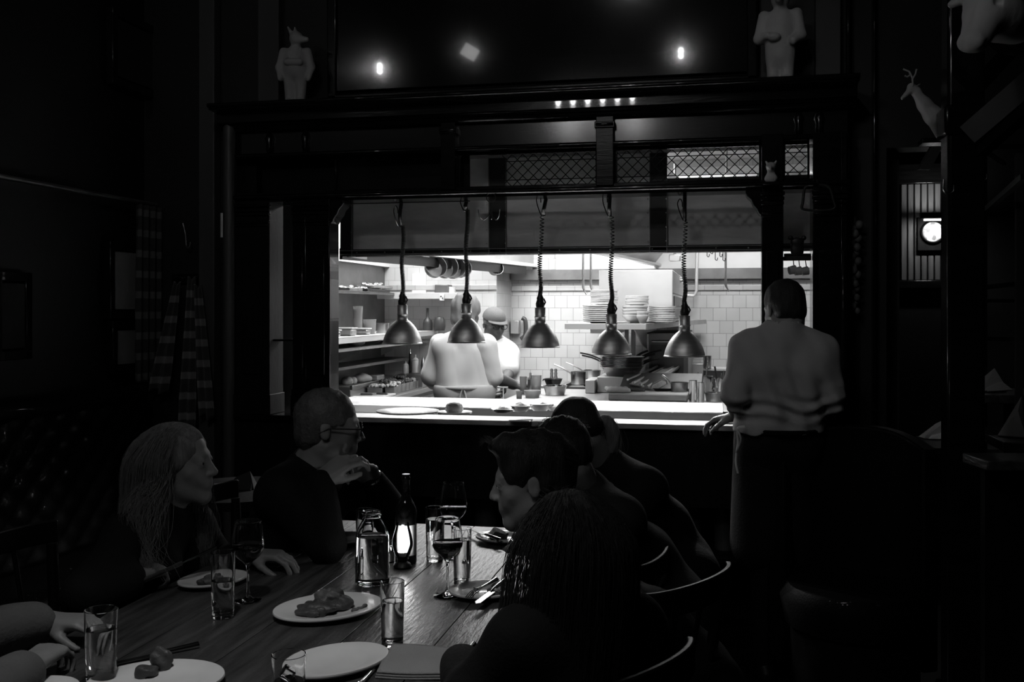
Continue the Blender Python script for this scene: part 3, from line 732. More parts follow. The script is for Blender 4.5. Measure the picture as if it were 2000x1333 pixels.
# ================================================================ HEAT LAMPS
def heat_lamp(px, yb, wpx, ytop_coil, bend, label, Y=4.78, hook='eye'):
    c = PY(px, yb, Y); D = (c - Vector((0, 0, CZ))).dot(FWD); u = D/F; x, z = c.x, c.z
    t = thing('heat_lamp', label, 'lamp', (x, Y, z), 0, 'heat lamps hanging over the pass')
    R = wpx/2*u
    H = .125
    prof = [(R*1.03, 0), (R*1.03, .004), (R, .006)] + [(R*(1-h_**1.5)**.6, .006+H*h_) for h_ in [i/18*.97 for i in range(1, 19)]]
    rn = .026
    prof = [p for p in prof if p[0] > rn] + [(rn, .006+H*.995), (rn, .145), (rn+.002, .147), (rn+.002, .150), (rn, .152), (rn, .195), (.012, .198)]
    o = MB().lathe(prof + [(.0, .198)], n=48, cap=False); obj('shade', o, 'shade_metal', t, angle=50)
    inner = [(R*.99, .001)] + [(R*.97*(1-h_**1.5)**.6, .004+H*.94*h_) for h_ in [i/14*.98 for i in range(1, 15)]] + [(0, .004+H*.93)]
    i_ = MB().lathe(inner, n=40, cap=False); obj('reflector', i_, 'shade_inner', t, angle=60)
    b = MB().ell((0, 0, .068), (.028, .028, .034), 20, 12); obj('bulb', b, 'heat_bulb', t)
    s = MB().lathe([(.019, .195), (.021, .20), (.022, .215), (.016, .232), (.018, .240), (.012, .252), (.010, .262), (0, .262)], n=20)
    s.tube([(.018, 0, .205), (.026, 0, .220), (.018, 0, .238)], .004, 8); obj('strain_relief', s, 'black_rubber', t, angle=50)
    zt = (yb-ytop_coil)*u                                   # where the coil stops
    z0 = .25; turns = int((zt-z0)/.0062); pts = []; N = turns*10
    rnd = random.Random(px)
    for i in range(N+1):
        f = i/N; dens = f**(.75 if px > 1000 else .95)      # looser towards the top
        a = 2*PI*turns*f*(.9 if px < 1000 else .62)
        zz = z0+(zt-z0)*(f*.45+.55*f**2.6) if px > 1000 else z0+(zt-z0)*f
        wob = .004*math.sin(f*9+px); pts.append((.0092*math.cos(a)+wob + bend*.3*f*f, .0092*math.sin(a), zz))
    cord = MB().tube(pts, .0027, 6); e = pts[-1]
    top = 2.05 - z
    ex = e[0] + bend
    sl_ = spline([e, (e[0]+.002, -.02, zt+.02), (lerp(e, (ex, 0, top), .5).x, -.035, (zt+top)/2), (ex, -.02, top+.02)], 8)
    c2 = MB().tube(sl_, .0095, 8); obj('coiled_cord', cord, 'black_rubber', t, angle=60); obj('straight_cord', c2, 'black_rubber', t)
    # wire hook that catches the cord
    hk = spline([(e[0]+.010, -.02, zt-.002), (e[0]-.004, -.03, zt-.006), (e[0]-.022, -.028, zt+.035), (e[0]-.032, -.02, zt+.075), (e[0]-.022, -.02, zt+.098), (e[0]-.012, -.02, zt+.085), (e[0]-.010, -.02, zt+.06)], 6)
    obj('cord_hook', MB().tube(hk, .0026, 8), 'bright_iron', t)
    lamp('SPOT', 'heat_lamp_light', (x, Y, z+.014), 19, size=.014, spot=150, blend=.6)
    return t
heat_lamp(786, 672, 76, 441, .010, 'brushed metal heat lamp on a coiled cord, nearest the left post')
heat_lamp(911, 670, 73, 410, .012, 'brushed metal heat lamp hanging in front of the big chef in white')
heat_lamp(1055, 679, 75, 421, .018, 'brushed metal heat lamp on a coiled cord, hanging in front of bare tiles')
heat_lamp(1194, 693, 77, 421, .003, 'brushed metal heat lamp hanging in front of the stacked plates and pans')
heat_lamp(1337, 697, 79, 430, .002, 'brushed metal heat lamp hanging nearest the waiter')
# meat hooks and rings on the lower rail
c = PY(959, 386, 4.56)
t = thing('meat_hook', 'three-pronged iron hook on a ring hanging from the screen rail', 'hook', tuple(c))
obj('ring', MB().tube(arc((0, 0, 0), .022, 0, 2*PI, 24), .0022, 8, cap=False), 'black_iron', t)
pr = MB().tube([(0, 0, -.022), (0, 0, -.045)], .003, 8)
for a in (PI, PI/2*.2, -PI*.4):
    d = Vector((math.cos(a), math.sin(a), 0)); s_ = .05 if a == PI else .034
    pr.tube(spline([(0, 0, -.045), d*s_*.25+Vector((0, 0, -.085)), d*s_*.7+Vector((0, 0, -.105)), d*s_*1.1+Vector((0, 0, -.09)), d*s_*1.25+Vector((0, 0, -.055))], 6), .0024, 8)
obj('prongs', pr, 'bright_iron', t)

# room lamps that the gloss of the screen, picture and glasses picks up; they hang above the picture's field
def pendant(px, py, Ymir, Yl, e=1.5, r=.02, label='', Z=None):
    """a bulb on a drop rod where the mirror image seen at (px, py) puts it"""
    d = PY(px, py, Ymir) - Vector((0, 0, CZ)); t = (2*Ymir-Yl)/d.y; x, z = d.x*t, CZ + d.z*t
    g = thing('pendant_lamp', label, 'lamp', (x, Yl, z), 0, 'bare bulbs of the dining room lamps')
    obj('bulb', MB().ell((0, 0, 0), (r, r, r*1.5), 16, 10), 'bulb', g)
    obj('socket', MB().lathe([(r*.9, r*1.2), (r*.9, r*2.6), (.006, r*3), (.004, 4.4-z)], n=14), 'black_iron', g)
    lamp('POINT', 'pendant_light', (x, Yl, z-r*1.5-.012), e, size=.02)
    return g
pendant(742, 130, 4.71, 1.2, 1.6, .022, 'bare bulb on a rod over the left side of the long table')
pendant(1330, 100, 4.71, .6, 1.6, .022, 'bare bulb on a rod over the right aisle of the dining room')
for i in range(6): pendant(1090+29*i, 199-i*2.0, 4.505, .9, .45, .022, 'small bare bulb in a row of six over the dining table')
for px, py, lab in ((1112, 246, 'round globe lamp over the aisle, left one of the pair'), (1240, 240, 'round globe lamp over the aisle, right one of the pair')):
    d = PY(px, py, 4.60) - Vector((0, 0, CZ)); t_ = (2*4.60-.3)/d.y; x, z = d.x*t_, CZ+d.z*t_
    g = thing('globe_lamp', lab, 'lamp', (x, .3, z), 0, 'globe lamps'); obj('globe', MB().ell((0, 0, 0), .085, 24, 16), 'globe_light', g); obj('rod', MB().lathe([(.02, .08), (.02, .11), (.005, .12), (.005, 4.4-z)], n=12), 'black_iron', g)
d = PY(918, 102, 4.71) - Vector((0, 0, CZ)); t_ = (2*4.71-.2)/d.y  # unseen glowing box, added so the picture reflects a pale patch
g = thing('reflection_box', 'tilted glowing box added over the table for the picture to reflect', 'lamp', (d.x*t_, .2, CZ+d.z*t_), 0); obj('shade', MB().box((0, 0, 0), (.15, .05, .12), ry=.55), 'dim_glow', g, bevel=.006); obj('rod', MB().cyl((0, 0, .07), (0, 0, 4.4-(CZ+d.z*t_)), .004), 'black_iron', g)
# spot fitting over the near end of the table
lamp('SPOT', 'table_spot_light', (-.93, 1.40, 3.05), 66, rot=(math.radians(14), 0, 0), size=.06, spot=40, blend=1.0)
t = thing('table_spot', 'small shaded lamp on a rod over the near end of the table', 'lamp', (-.93, 1.40, 3.2)); obj('shade', MB().lathe([(.10, -.04), (.05, .06), (.01, .08), (.005, 1.2)], n=24, cap=False), 'black_iron', t)
# spot fitting on the ceiling washing the screen
sx_, sy_, sz_ = -.7, 1.7, 4.25
lamp('SPOT', 'track_spot_light', (sx_, sy_, sz_-.12), 17, rot=(math.radians(52), 0, math.radians(-4)), size=.05, spot=50, blend=.6)
t = thing('track_spot', 'small black ceiling spotlight aimed at the carved screen', 'lamp', (sx_, sy_, 4.4))
obj('stem', MB().tube([(0, 0, 0), (0, 0, -.12)], .01), 'black_iron', t)
obj('can', MB().lathe([(.05, .02), (.05, .14), (.03, .16), (0, .16)], n=20, M=Matrix.Translation((0, 0, -.17)) @ Matrix.Rotation(math.radians(52), 4, 'X') @ Matrix.Translation((0, 0, -.06))), 'black_iron', t)

# ================================================================ KITCHEN FURNITURE
def wsolo(name, mb, mt, label, cat, group=None, **kw):
    """single-mesh thing given in world coordinates, origin at its footprint"""
    v = np.array([tuple(q) for q in mb.v]); o = (float((v[:, 0].min()+v[:, 0].max())/2), float((v[:, 1].min()+v[:, 1].max())/2), float(v[:, 2].min()))
    return tag(obj(name, mb, mt, org=o, **kw), label, cat, group)
LCX = -2.225; LZ = .92
t = thing('prep_counter', 'steel prep counter running along the left kitchen wall', 'counter', (-2.44, 6.95, 0))
m = MB().bb(-2.655, LCX, 6.36, 7.59, LZ-.035, LZ); _wp('worktop', m, 'steel_soft', t, bevel=.004)
m = MB().bb(-2.655, LCX-.02, 6.39, 7.59, .10, LZ-.035); _wp('body', m, 'steel_dark', t)
for i in range(3): m = MB().bb(LCX-.02, LCX-.008, 6.45+i*.38, 6.79+i*.38, .64, .86); d = _wp('drawer', m, 'steel_dark', t, bevel=.003); _wp('drawer_handle', MB().tube([(LCX+.012, 6.52+i*.38, .835), (LCX+.012, 6.72+i*.38, .835)], .006, 8), 'steel', d)
for y in (6.42, 7.55): _wp('leg', MB().cyl((-2.28, y, 0), (-2.28, y, .1), .02), 'steel', t)
t = thing('pan_rail', 'raised steel ledge behind the ingredient pans on the left prep counter', 'shelf', (-2.55, 6.9, LZ))
_wp('riser', MB().bb(-2.655, -2.47, 6.36, 7.59, LZ+.001, LZ+.075), 'steel_soft', t, bevel=.004)
_wp('rim', MB().bb(-2.475, -2.455, 6.36, 7.59, LZ+.055, LZ+.085), 'steel', t, bevel=.003)
def wshelf(name, label, x0, x1, y0, y1, z, th, mt='steel_soft', brk=()):
    t = thing(name, label, 'shelf', ((x0+x1)/2, (y0+y1)/2, z-th))
    _wp('board', MB().bb(x0, x1, y0, y1, z-.006, z), mt, t, bevel=.002)
    _wp('lip', MB().bb(x1-.006, x1, y0, y1, z-th, z+.001).bb(x0, x1, y0, y0+.006, z-th, z), mt, t, bevel=.002)
    for y in brk:
        m = MB(); m.v = [(x0, y, z-.006), (x1-.03, y, z-.006), (x0, y, z-.2), (x0, y+.006, z-.006), (x1-.03, y+.006, z-.006), (x0, y+.006, z-.2)]
        m.f = [(0, 1, 2), (3, 5, 4), (0, 3, 4, 1), (1, 4, 5, 2), (2, 5, 3, 0)]; _wp('bracket', m, mt, t)
    return t
ZA = PX(650, 661, -2.2).z
wshelf('overshelf', 'long steel shelf on the left kitchen wall crowded with tubs and pots', -2.655, -2.2, 5.2, 7.55, ZA, .036, 'steel_pale', (5.4, 6.6, 7.5))
ZB = PX(650, 684, -2.25).z
wshelf('lower_shelf', 'narrow steel shelf just below the crowded one on the left kitchen wall', -2.655, -2.27, 5.2, 7.55, ZB, .02, 'steel_soft')
ZD = PX(650, 722, -2.40).z
wshelf('lower_shelf', 'dark low shelf above the squeeze bottles on the left kitchen wall', -2.655, -2.42, 5.6, 7.55, ZD, .02, 'steel_dark')
ZC = PX(700, 569, -2.5).z
wshelf('wall_shelf', 'high steel shelf on the left kitchen wall holding wrapped trays', -2.655, -2.5, 5.2, 7.55, ZC, .02, 'steel_dark')
ZE = PY(800, 573, 7.38).z
t = thing('wall_shelf', 'pale steel shelf on the bright tiled wall behind the chefs', 'shelf', (-2.2, 7.48, ZE-.05))
xa, xb = PY(737, 580, 7.38).x, PY(893, 580, 7.38).x
_wp('board', MB().bb(xa, xb, 7.38, 7.595, ZE-.006, ZE), 'steel_pale', t, bevel=.002)
_wp('lip', MB().bb(xa, xb, 7.372, 7.38, ZE-.045, ZE+.002), 'steel_pale', t, bevel=.002)
# worktop on the kitchen side of the pass
CZ1 = .985
t = thing('line_counter', 'steel worktop on the kitchen side of the pass with pots and a chopping board', 'counter', (-.45, 5.8, 0))
_wp('worktop', MB().bb(-1.28, .40, 5.23, 6.64, CZ1-.03, CZ1), 'steel_soft', t, bevel=.004)
_wp('front_rail', MB().bb(-1.28, .40, 5.212, 5.232, CZ1-.02, CZ1+.012).bb(-1.20, .38, 5.33, 5.335, CZ1, CZ1+.004), 'steel', t, bevel=.002)
_wp('body', MB().bb(-1.26, .38, 5.26, 6.62, .1, CZ1-.03), 'steel_dark', t)
for x in (-1.24, .36):
    for y in (5.3, 6.36): _wp('leg', MB().cyl((x, y, 0), (x, y, .1), .02), 'steel', t)
t = thing('cooking_range', 'wide steel cooking range with burners against the tiled back wall', 'cooker', (-.4, 7.3, 0))
_wp('body', MB().bb(-1.22, .45, 6.72, 8.12, .08, .90), 'steel_dark', t, bevel=.004)
_wp('top', MB().bb(-1.24, .47, 6.70, 8.13, .90, .93), 'steel_soft', t, bevel=.004)
for i in range(4):
    for j in range(2):
        x, y = -1.02+i*.36, 7.05+j*.55; m = MB()
        m.lathe([(.03, .93), (.035, .945), (.0, .95)], (x, y, 0), 16)
        for q in range(-2, 3): m.bb(x-.14, x+.14, y+q*.06-.005, y+q*.06+.005, .945, .955)
        m.bb(x-.145, x-.135, y-.14, y+.14, .93, .955); m.bb(x+.135, x+.145, y-.14, y+.14, .93, .955); _wp('burner', m, 'black_iron', t)
for i in range(6): _wp('knob', MB().lathe([(.018, 0), (.02, .02), (0, .022)], n=16, M=Matrix.Translation((-1.1+i*.25, 6.72, .84)) @ Matrix.Rotation(PI/2, 4, 'X')), 'plastic_dark', t)
t = thing('back_counter', 'short steel counter against the tiles behind the capped cook', 'counter', (-1.48, 7.9, 0))
_wp('worktop', MB().bb(-1.73, -1.245, 7.62, 8.14, .90, .93), 'steel_soft', t, bevel=.004); _wp('body', MB().bb(-1.72, -1.25, 7.64, 8.13, .1, .9), 'steel_dark', t)
# hood
ZH = 1.87
p1, p2 = PZ(820, 500, ZH), PZ(1040, 523, ZH); dirh = (p1-p2).normalized(); p0 = p1 + dirh*.9
h = thing('extraction_hood', 'large steel extraction hood with a bright lower edge over the cooking range', 'hood', (-.8, 7.2, 1.8))
def slabline(a, b, w_, z0, z1):
    n = (b-a).cross(UP).normalized()*w_; m = MB(); m.v = [tuple(q+UP*(zz-q.z)) for zz in (z0, z1) for q in (a, b, b+n, a+n)]
    m.f = [(3, 2, 1, 0), (4, 5, 6, 7), (0, 1, 5, 4), (1, 2, 6, 5), (2, 3, 7, 6), (3, 0, 4, 7)]; return m
_wp('edge_lip', slabline(p0, p2, .05, ZH, ZH+.028), 'steel_pale', h, bevel=.003)
_wp('side_skirt', slabline(p0, p2, .012, ZH+.028, 2.6), 'steel_soft', h)
_wp('pot_rail', slabline(p0 - Vector((.03, 0, 0)), p2 - Vector((.03, .2, 0)), .02, ZH-.065, ZH-.002), 'black_iron', h)
q1, q2 = PZ(1160, 497, ZH), PZ(1290, 523, ZH); qd = (q1-q2).normalized(); q0 = q1 + qd*.5
_wp('filter_edge', slabline(q0, q2, .06, ZH, ZH+.02), 'steel', h, bevel=.003)
m = MB(); nn = (q2-q0).cross(UP).normalized()
m.v = [tuple(q0+UP*(ZH+.02-q0.z)), tuple(q2+UP*(ZH+.02-q2.z)), tuple(q2+nn*.42+UP*.55), tuple(q0+nn*.42+UP*.55)]; m.f = [(0, 1, 2, 3)]
_wp('filter_bank', m, 'steel_soft', h, smooth=False, solid=.01)
m = MB()
for i in range(7):
    a = q0.lerp(q2, (i+.5)/7); m.tube([a+UP*.03, a+nn*.40+UP*.55], .012, 6)
_wp('baffles', m, 'steel', h)
_wp('back_panel', MB().bb(-1.35, .71, 8.10, 8.149, 1.85, 2.66), 'white_wall', h)
_wp('wall_band_shaded', MB().bb(-1.73, .71, 8.09, 8.149, 1.765, 1.85), 'steel_dark', h)  # darker steel puts the shade below the hood into this band
a = PY(1318, 504, 7.6); m = MB().box(tuple(a), (.085, .06, .05)); _wp('lamp_housing', m, 'steel', h, bevel=.006)
_wp('lamp_bracket', MB().tube([tuple(a+UP*.025), (a.x, a.y, 2.62)], .01), 'steel', h)
for x, y, w_ in ((-.75, 7.3, 1.2), (.15, 7.2, .9)): _wp('strip_light', MB().box((x, y, 2.45), (w_+.04, .29, .04)), 'steel', h, bevel=.006)
t = thing('pass_strip_light', 'long tilted strip light above the kitchen side of the pass, hidden by the grey panels', 'lamp', (-.75, 5.40, 2.45)); obj('housing', MB().box((0, 0, .0), (1.95, .16, .04), rx=math.radians(28)), 'steel', t, bevel=.004); obj('rods', MB().cyl((-.8, 0, 0), (-.8, 0, .27), .006), 'steel', t); obj('rods', MB().cyl((.8, 0, 0), (.8, 0, .27), .006), 'steel', t)
# ceiling troffers that carry the light
for i, (x, y, z, e) in enumerate(KL):
    t = thing('ceiling_light', ['long flat ceiling light over the left kitchen counter', 'flat ceiling light close to the tiled return wall'][i], 'lamp', (x, y, 2.66), 0, 'kitchen ceiling lights')
    obj('housing', MB().box((0, 0, .03), (1.2, .6, .05)), 'steel_pale', t); obj('diffuser', MB().box((0, 0, 0), (1.1, .5, .01)), 'tube_light', t)
# cheese-melter grill on the wall shelf, its side with black slots
t = thing('salamander_grill', 'tall pale steel grill cabinet above the range behind the stacked plates', 'oven', (-.51, 7.0, 1.44))
_wp('cabinet', MB().bb(-.735, -.296, 5.98, 8.08, 1.445, 1.757), 'steel_pale', t, bevel=.004)
_wp('side_panel', MB().bb(-.296, -.292, 6.0, 8.0, 1.62, 1.75), 'steel_soft', t)
for z in (1.465, 1.54): _wp('vent_slot', MB().bb(-.296, -.290, 6.1, 7.5, z, z+.062), 'plastic_dark', t)
_wp('switch', MB().lathe([(.02, 0), (.02, .02), (0, .025)], n=14, M=Matrix.Translation((-.292, 6.9, 1.72)) @ Matrix.Rotation(PI/2, 4, 'Y')), 'chrome', t)
# trapezoid plate shelf
a, b, c = PY(1103, 640, 5.6), PY(1262, 640, 5.6), PY(1378, 620, 8.05); zs = 1.44
t = thing('plate_shelf', 'steel shelf over the range carrying white plate stacks, its right end cut back', 'shelf', (-.6, 6.5, zs-.045))
poly = [(a.x, 5.6), (b.x, 5.6), (c.x, 8.05), (a.x-.1, 8.05)]
_wp('board', MB().prism(poly, zs-.004, zs), 'steel_soft', t)
_wp('lip', MB().bb(a.x, b.x, 5.594, 5.602, zs-.032, zs+.001), 'steel_pale', t, bevel=.002)
_wp('side_lip', slabline(Vector((b.x, 5.6, 0)), Vector((c.x, 8.05, 0)), .006, zs-.032, zs+.001), 'steel_soft', t)
m = MB(); xm = PY(1232, 650, 5.75).x
m.v = [(xm, 5.75, zs-.005), (xm, 7.9, zs-.005), (xm, 7.9, zs-.30), (xm, 6.6, zs-.16), (xm+.008, 5.75, zs-.005), (xm+.008, 7.9, zs-.005), (xm+.008, 7.9, zs-.30), (xm+.008, 6.6, zs-.16)]
m.f = [(0, 1, 2, 3), (7, 6, 5, 4), (0, 3, 7, 4), (3, 2, 6, 7), (0, 4, 5, 1)]; _wp('bracket', m, 'steel_pale', t)
for px in (1224, 1237): p = PY(px, 650, 5.9); _wp('upright', MB().bb(PY(px, 650, 7.9).x-.016, PY(px, 650, 7.9).x+.016, 7.88, 7.91, .935, zs-.005), 'steel_dark', t)
m = MB(); xm = a.x+.12; m.prism([(xm, 5.8), (xm+.16, 5.8), (xm+.16, 6.2)], zs-.06, zs-.005); _wp('gusset', m, 'steel_soft', t)
# tall dark appliance under the shelf, and the charbroiler
a, b = PY(1262, 650, 6.9), PY(1344, 650, 6.9)
t = thing('convection_oven', 'dark steel oven standing under the plate shelf', 'oven', ((a.x+b.x)/2, 7.4, .93))
_wp('body', MB().bb(a.x, b.x, 6.9, 7.9, .931, 1.36), 'steel_dark', t, bevel=.004)
_wp('door_glass', MB().bb(a.x+.03, b.x-.03, 6.892, 6.9, 1.0, 1.28), 'plastic_dark', t)
_wp('door_edge', MB().bb(a.x-.004, a.x+.018, 6.888, 6.9, .94, 1.35), 'steel', t)
_wp('handle', MB().tube([(a.x+.04, 6.875, 1.30), (b.x-.04, 6.875, 1.30)], .008), 'steel', t)
g1, g2 = PZ(1226, 757, .99), PZ(1345, 757, .99)
t = thing('charbroiler', 'steel grill with a sloping rack of long rails behind the chopping board', 'grill', ((g1.x+g2.x)/2, 6.5, CZ1))
gx0, gx1 = -.62, -.13
m = MB(); m.v = [(gx0, 6.05, CZ1), (gx1, 6.05, CZ1), (gx1, 6.41, CZ1), (gx0, 6.41, CZ1), (gx0, 6.05, CZ1+.06), (gx1, 6.05, CZ1+.06), (gx1, 6.41, CZ1+.13), (gx0, 6.41, CZ1+.13)]
m.f = [(3, 2, 1, 0), (4, 5, 6, 7), (0, 1, 5, 4), (1, 2, 6, 5), (2, 3, 7, 6), (3, 0, 4, 7)]; _wp('body', m, 'steel_dark', t, bevel=.003)
for (pa, pb, r) in (((1226, 742), (1302, 708), .007), ((1236, 748), (1318, 709), .009), ((1250, 752), (1335, 706), .007), ((1264, 757), (1345, 705), .009)):
    A = PY(*pa, 6.06); B = PY(*pb, 7.2); A.z = max(A.z, CZ1+.065); _wp('rail', MB().tube([A, B], r, 8), 'steel', t)
A, B, C_, D_ = PY(1230, 748, 6.08), PY(1268, 757, 6.08), PY(1342, 708, 7.15), PY(1304, 712, 7.15)
m = MB(); m.v = [tuple(q-UP*.006) for q in (A, B, C_, D_)]; m.f = [(0, 1, 2, 3)]; _wp('drip_tray', m, 'steel_soft', t, solid=.006, smooth=False)
# plain steel boxes between the grill and the burners
def pbox(name, px0, px1, ytop, ybase, z, depth, mt, label, cat, group=None):
    a, b = PZ(px0, ybase, z), PZ(px1, ybase, z); Y = (a.y+b.y)/2; xa, xb = PY(px0, ybase, Y).x, PY(px1, ybase, Y).x; zt = PY((px0+px1)/2, ytop, Y).z
    return wsolo(name, MB().bb(xa, xb, Y, Y+depth, z, zt), mt, label, cat, group, bevel=.004), (xa, xb, Y, zt)
_, BX = pbox('steel_box', 1166, 1226, 737, 768, CZ1, .42, 'steel_pale', 'plain pale steel box under the nested saute pans', 'box', 'steel boxes')
pbox('steel_box', 1143, 1162, 743, 769, CZ1, .30, 'steel_pale', 'narrow pale steel box left of the one under the pans', 'box', 'steel boxes')
pbox('steel_box', 1341, 1374, 711, 738, CZ1, .2, 'steel_soft', 'grey steel box behind the utensil pots near the waiter', 'box', 'steel boxes')

# ================================================================ COOKWARE AND CROCKERY
def put(px, py, z): p = PZ(px, py, z); return p, (p-Vector((0, 0, CZ))).dot(FWD)/F
def cylpot(name, px0, px1, ytop, ybase, z, mt, label, cat, group=None, taper=.95, rim=True, content=None, cm='meat', parent_z=None):
    p, u = put((px0+px1)/2, ybase, z); r = (px1-px0)/2*u; p = p + FWD*r*.8; h = (ybase-ytop)*u*1.0
    t = thing(name, label, cat, (p.x, p.y, z), 0, group)
    pr = [(0, 0), (r*taper-.002, 0), (r*taper, .003), (r, h-.003)] + ([(r*1.05, h-.002), (r*1.05, h)] if rim else [(r, h)]) + [(r*.965, h), (r*taper*.95, .006), (0, .006)]
    obj('body', MB().lathe(pr, n=28), mt, t, angle=50)
    if content:
        m = MB(); m.ell((0, 0, h*content), (r*.9, r*.9, h*.12), 20, 8); obj('contents', m, cm, t)
    return t, p, r, h, u
def handle(t, a, b, r=.006, mt='steel', name='handle', flat=.5):
    obj(name, MB().tube(spline([a, lerp(a, b, .5)+UP*.006, b], 6), r, 8, flat=flat), mt, t)
def plate_prof(R, h=.018):
    return [(0, .0), (R*.52, 0), (R*.56, .003), (R*.66, .006), (R*.96, h-.008), (R*.995, h-.006), (R, h-.003), (R*.99, h), (R*.95, h), (R*.64, .011), (R*.55, .007), (0, .006)]
def plate_mesh(R, sx=1., sy=1., n=40, h=.018): return MB().lathe(plate_prof(R, h), n=n, sx=sx, sy=sy)
# stacks of plates on the shelf: each plate an object of its own
def stack(cx_px, base_py, wpx, count, pitch, label, group, z=zs, Y=None, R=None, kind='plate', first=None):
    Y = Y or 5.78; p = PY(cx_px, base_py, Y); D = (p-Vector((0, 0, CZ))).dot(FWD); R = wpx/2*D/F
    zz = z; base = None
    for i in range(count):
        lab = label % ('lowest' if i == 0 else 'topmost' if i == count-1 else '%s from the bottom' % ORD[i])
        if base is None:
            m = plate_mesh(R, h=.016) if kind == 'plate' else MB().lathe([(0, 0), (R*.45, 0), (R*.5, .004), (R*.85, .03), (R*.98, .040), (R, .043), (R*.98, .052), (R*.83, .034), (R*.45, .008), (0, .006)], n=36)
            base = tag(obj(kind, m, 'porcelain', loc=(p.x, Y, zz)), lab, kind, group)
        else:
            dup(base, (p.x + random.uniform(-.003, .003), Y+random.uniform(-.003, .003), zz), label=lab)
        zz += pitch
    return zz
ORD = ['', 'second', 'third', 'fourth', 'fifth', 'sixth', 'seventh', 'eighth', 'ninth', 'tenth', 'eleventh', 'twelfth', 'thirteenth', 'fourteenth', 'fifteenth']
z2 = stack(1172, 629, 66, 9, .0112, 'large white plate, %s of the broad left pile on the range shelf', 'broad left pile of plates')
stack(1180, 602, 54, 9, .0092, 'smaller white plate, %s of those on top of the broad left pile', 'smaller plates on the left pile', z=z2+.003)
z2 = stack(1240, 629, 50, 4, .017, 'white bowl, %s of the middle pile on the range shelf', 'middle pile of bowls', kind='bowl')
stack(1244, 600, 46, 6, .0085, 'white side plate, %s of those on top of the middle bowls', 'side plates on the middle bowls', z=z2+.034)
stack(1293, 629, 52, 9, .0105, 'white plate, %s of the right pile on the range shelf', 'right pile of plates', Y=6.0-.13)
stack(1255, 631, 24, 2, .02, 'small white dish, %s of two in front of the middle pile', 'small dishes in front of the middle pile', Y=5.66, kind='bowl')
p = PY(1213, 631, 5.72); tag(obj('plate', plate_mesh(.055, h=.01), 'porcelain', loc=(p.x, 5.70, zs)), 'single small white plate between the left and middle piles', 'plate')
# nested saute pans on the steel box
p = PY(1213, 737, BX[2]+.12); D = (p-Vector((0, 0, CZ))).dot(FWD); R = 42*D/F; zz = BX[3]+.001
pan0 = None
for i in range(8):
    lab = 'dark saute pan, %s of the nested pile on the steel box' % ('lowest' if i == 0 else 'topmost' if i == 7 else ORD[i]+' from the bottom')
    x, y = p.x + random.uniform(-.004, .004), BX[2]+.16
    if pan0 is None:
        pan0 = thing('saute_pan', lab, 'pan', (x, y, zz), 0, 'nested saute pans')
        obj('pan_body', MB().lathe([(0, 0), (R*.68, 0), (R*.72, .002), (R*.96, .055), (R*1.03, .058), (R*1.03, .0605), (R*.94, .060), (R*.70, .005), (0, .004)], n=40), 'pan_steel', pan0, angle=50)
        obj('handle', MB().tube(spline([(R*.95, 0, .052), (R*1.15, .0, .066), (R*1.55, .0, .086), (R*2.0, 0, .098)], 6), .008, 8, flat=.45), 'pan_black', pan0)
        pan0.rotation_euler[2] = .9
    else: dup(pan0, (x, y, zz), rz=[.9, .6, 1.2, 2.9, .75, 3.05, 1.0, .5][i], label=lab)
    zz += .0092
# long-handled pans left of the pile: handles point up-left over the range
def saucepan(px0, px1, ytop, ybase, z, mt, label, h0, h1, group=None, hm='steel', name='saucepan', **kw):
    t, p, r, h, u = cylpot(name, px0, px1, ytop, ybase, z, mt, label, 'pan', group, **kw)
    A = P(h0[0], h0[1], p.dot(FWD)-0) - p; B = P(h1[0], h1[1], p.dot(FWD)+.02) - p
    d = Vector((A.x, A.y, 0)); A = (A.normalized()*0 + Vector((math.copysign(r*.97, B.x-0), 0, h*.85)))
    handle(t, A, B, .007, hm); return t
SZ = .956
saucepan(1115, 1145, 727, 752, SZ, 'pan_steel', 'steel saucepan on the range, its handle pointing up left', (1112, 727), (1082, 712))
saucepan(1140, 1175, 724, 742, SZ, 'pan_steel', 'wide steel pan behind the saucepan on the range', (1145, 720), (1105, 708), taper=.85)
saucepan(1063, 1099, 741, 754, SZ, 'pan_black', 'black frying pan on the range behind the steel bowl', (1095, 742), (1060, 744), taper=.75, hm='pan_black', name='frying_pan')
saucepan(1020, 1062, 722, 735, SZ, 'pan_steel', 'shallow wide pan at the back of the range, left end', (1060, 722), (1072, 716), taper=.8)
saucepan(1148, 1192, 698, 712, 1.01, 'pan_black', 'black frying pan at the very back of the range under the shelf', (1180, 700), (1128, 690), taper=.75, hm='pan_black', name='frying_pan') if False else None
for i, (px, lab) in enumerate(((1077.5, 'left one of two pepper mills at the back of the range'), (1085.5, 'right one of two pepper mills at the back of the range'))):
    p, u = put(px, 740, SZ); s_ = u
    wm = MB().lathe([(0, 0), (3.6*s_, 0), (3.8*s_, .003), (2.8*s_, 6*s_), (3.3*s_, 11*s_), (2.4*s_, 13*s_), (3.2*s_, 16*s_), (2.6*s_, 19*s_), (0, 20.5*s_)], n=20)
    solo('pepper_mill', wm, 'steel_dark', 'small dark pepper mill, '+lab, 'mill', 'pepper mills', loc=tuple(p))
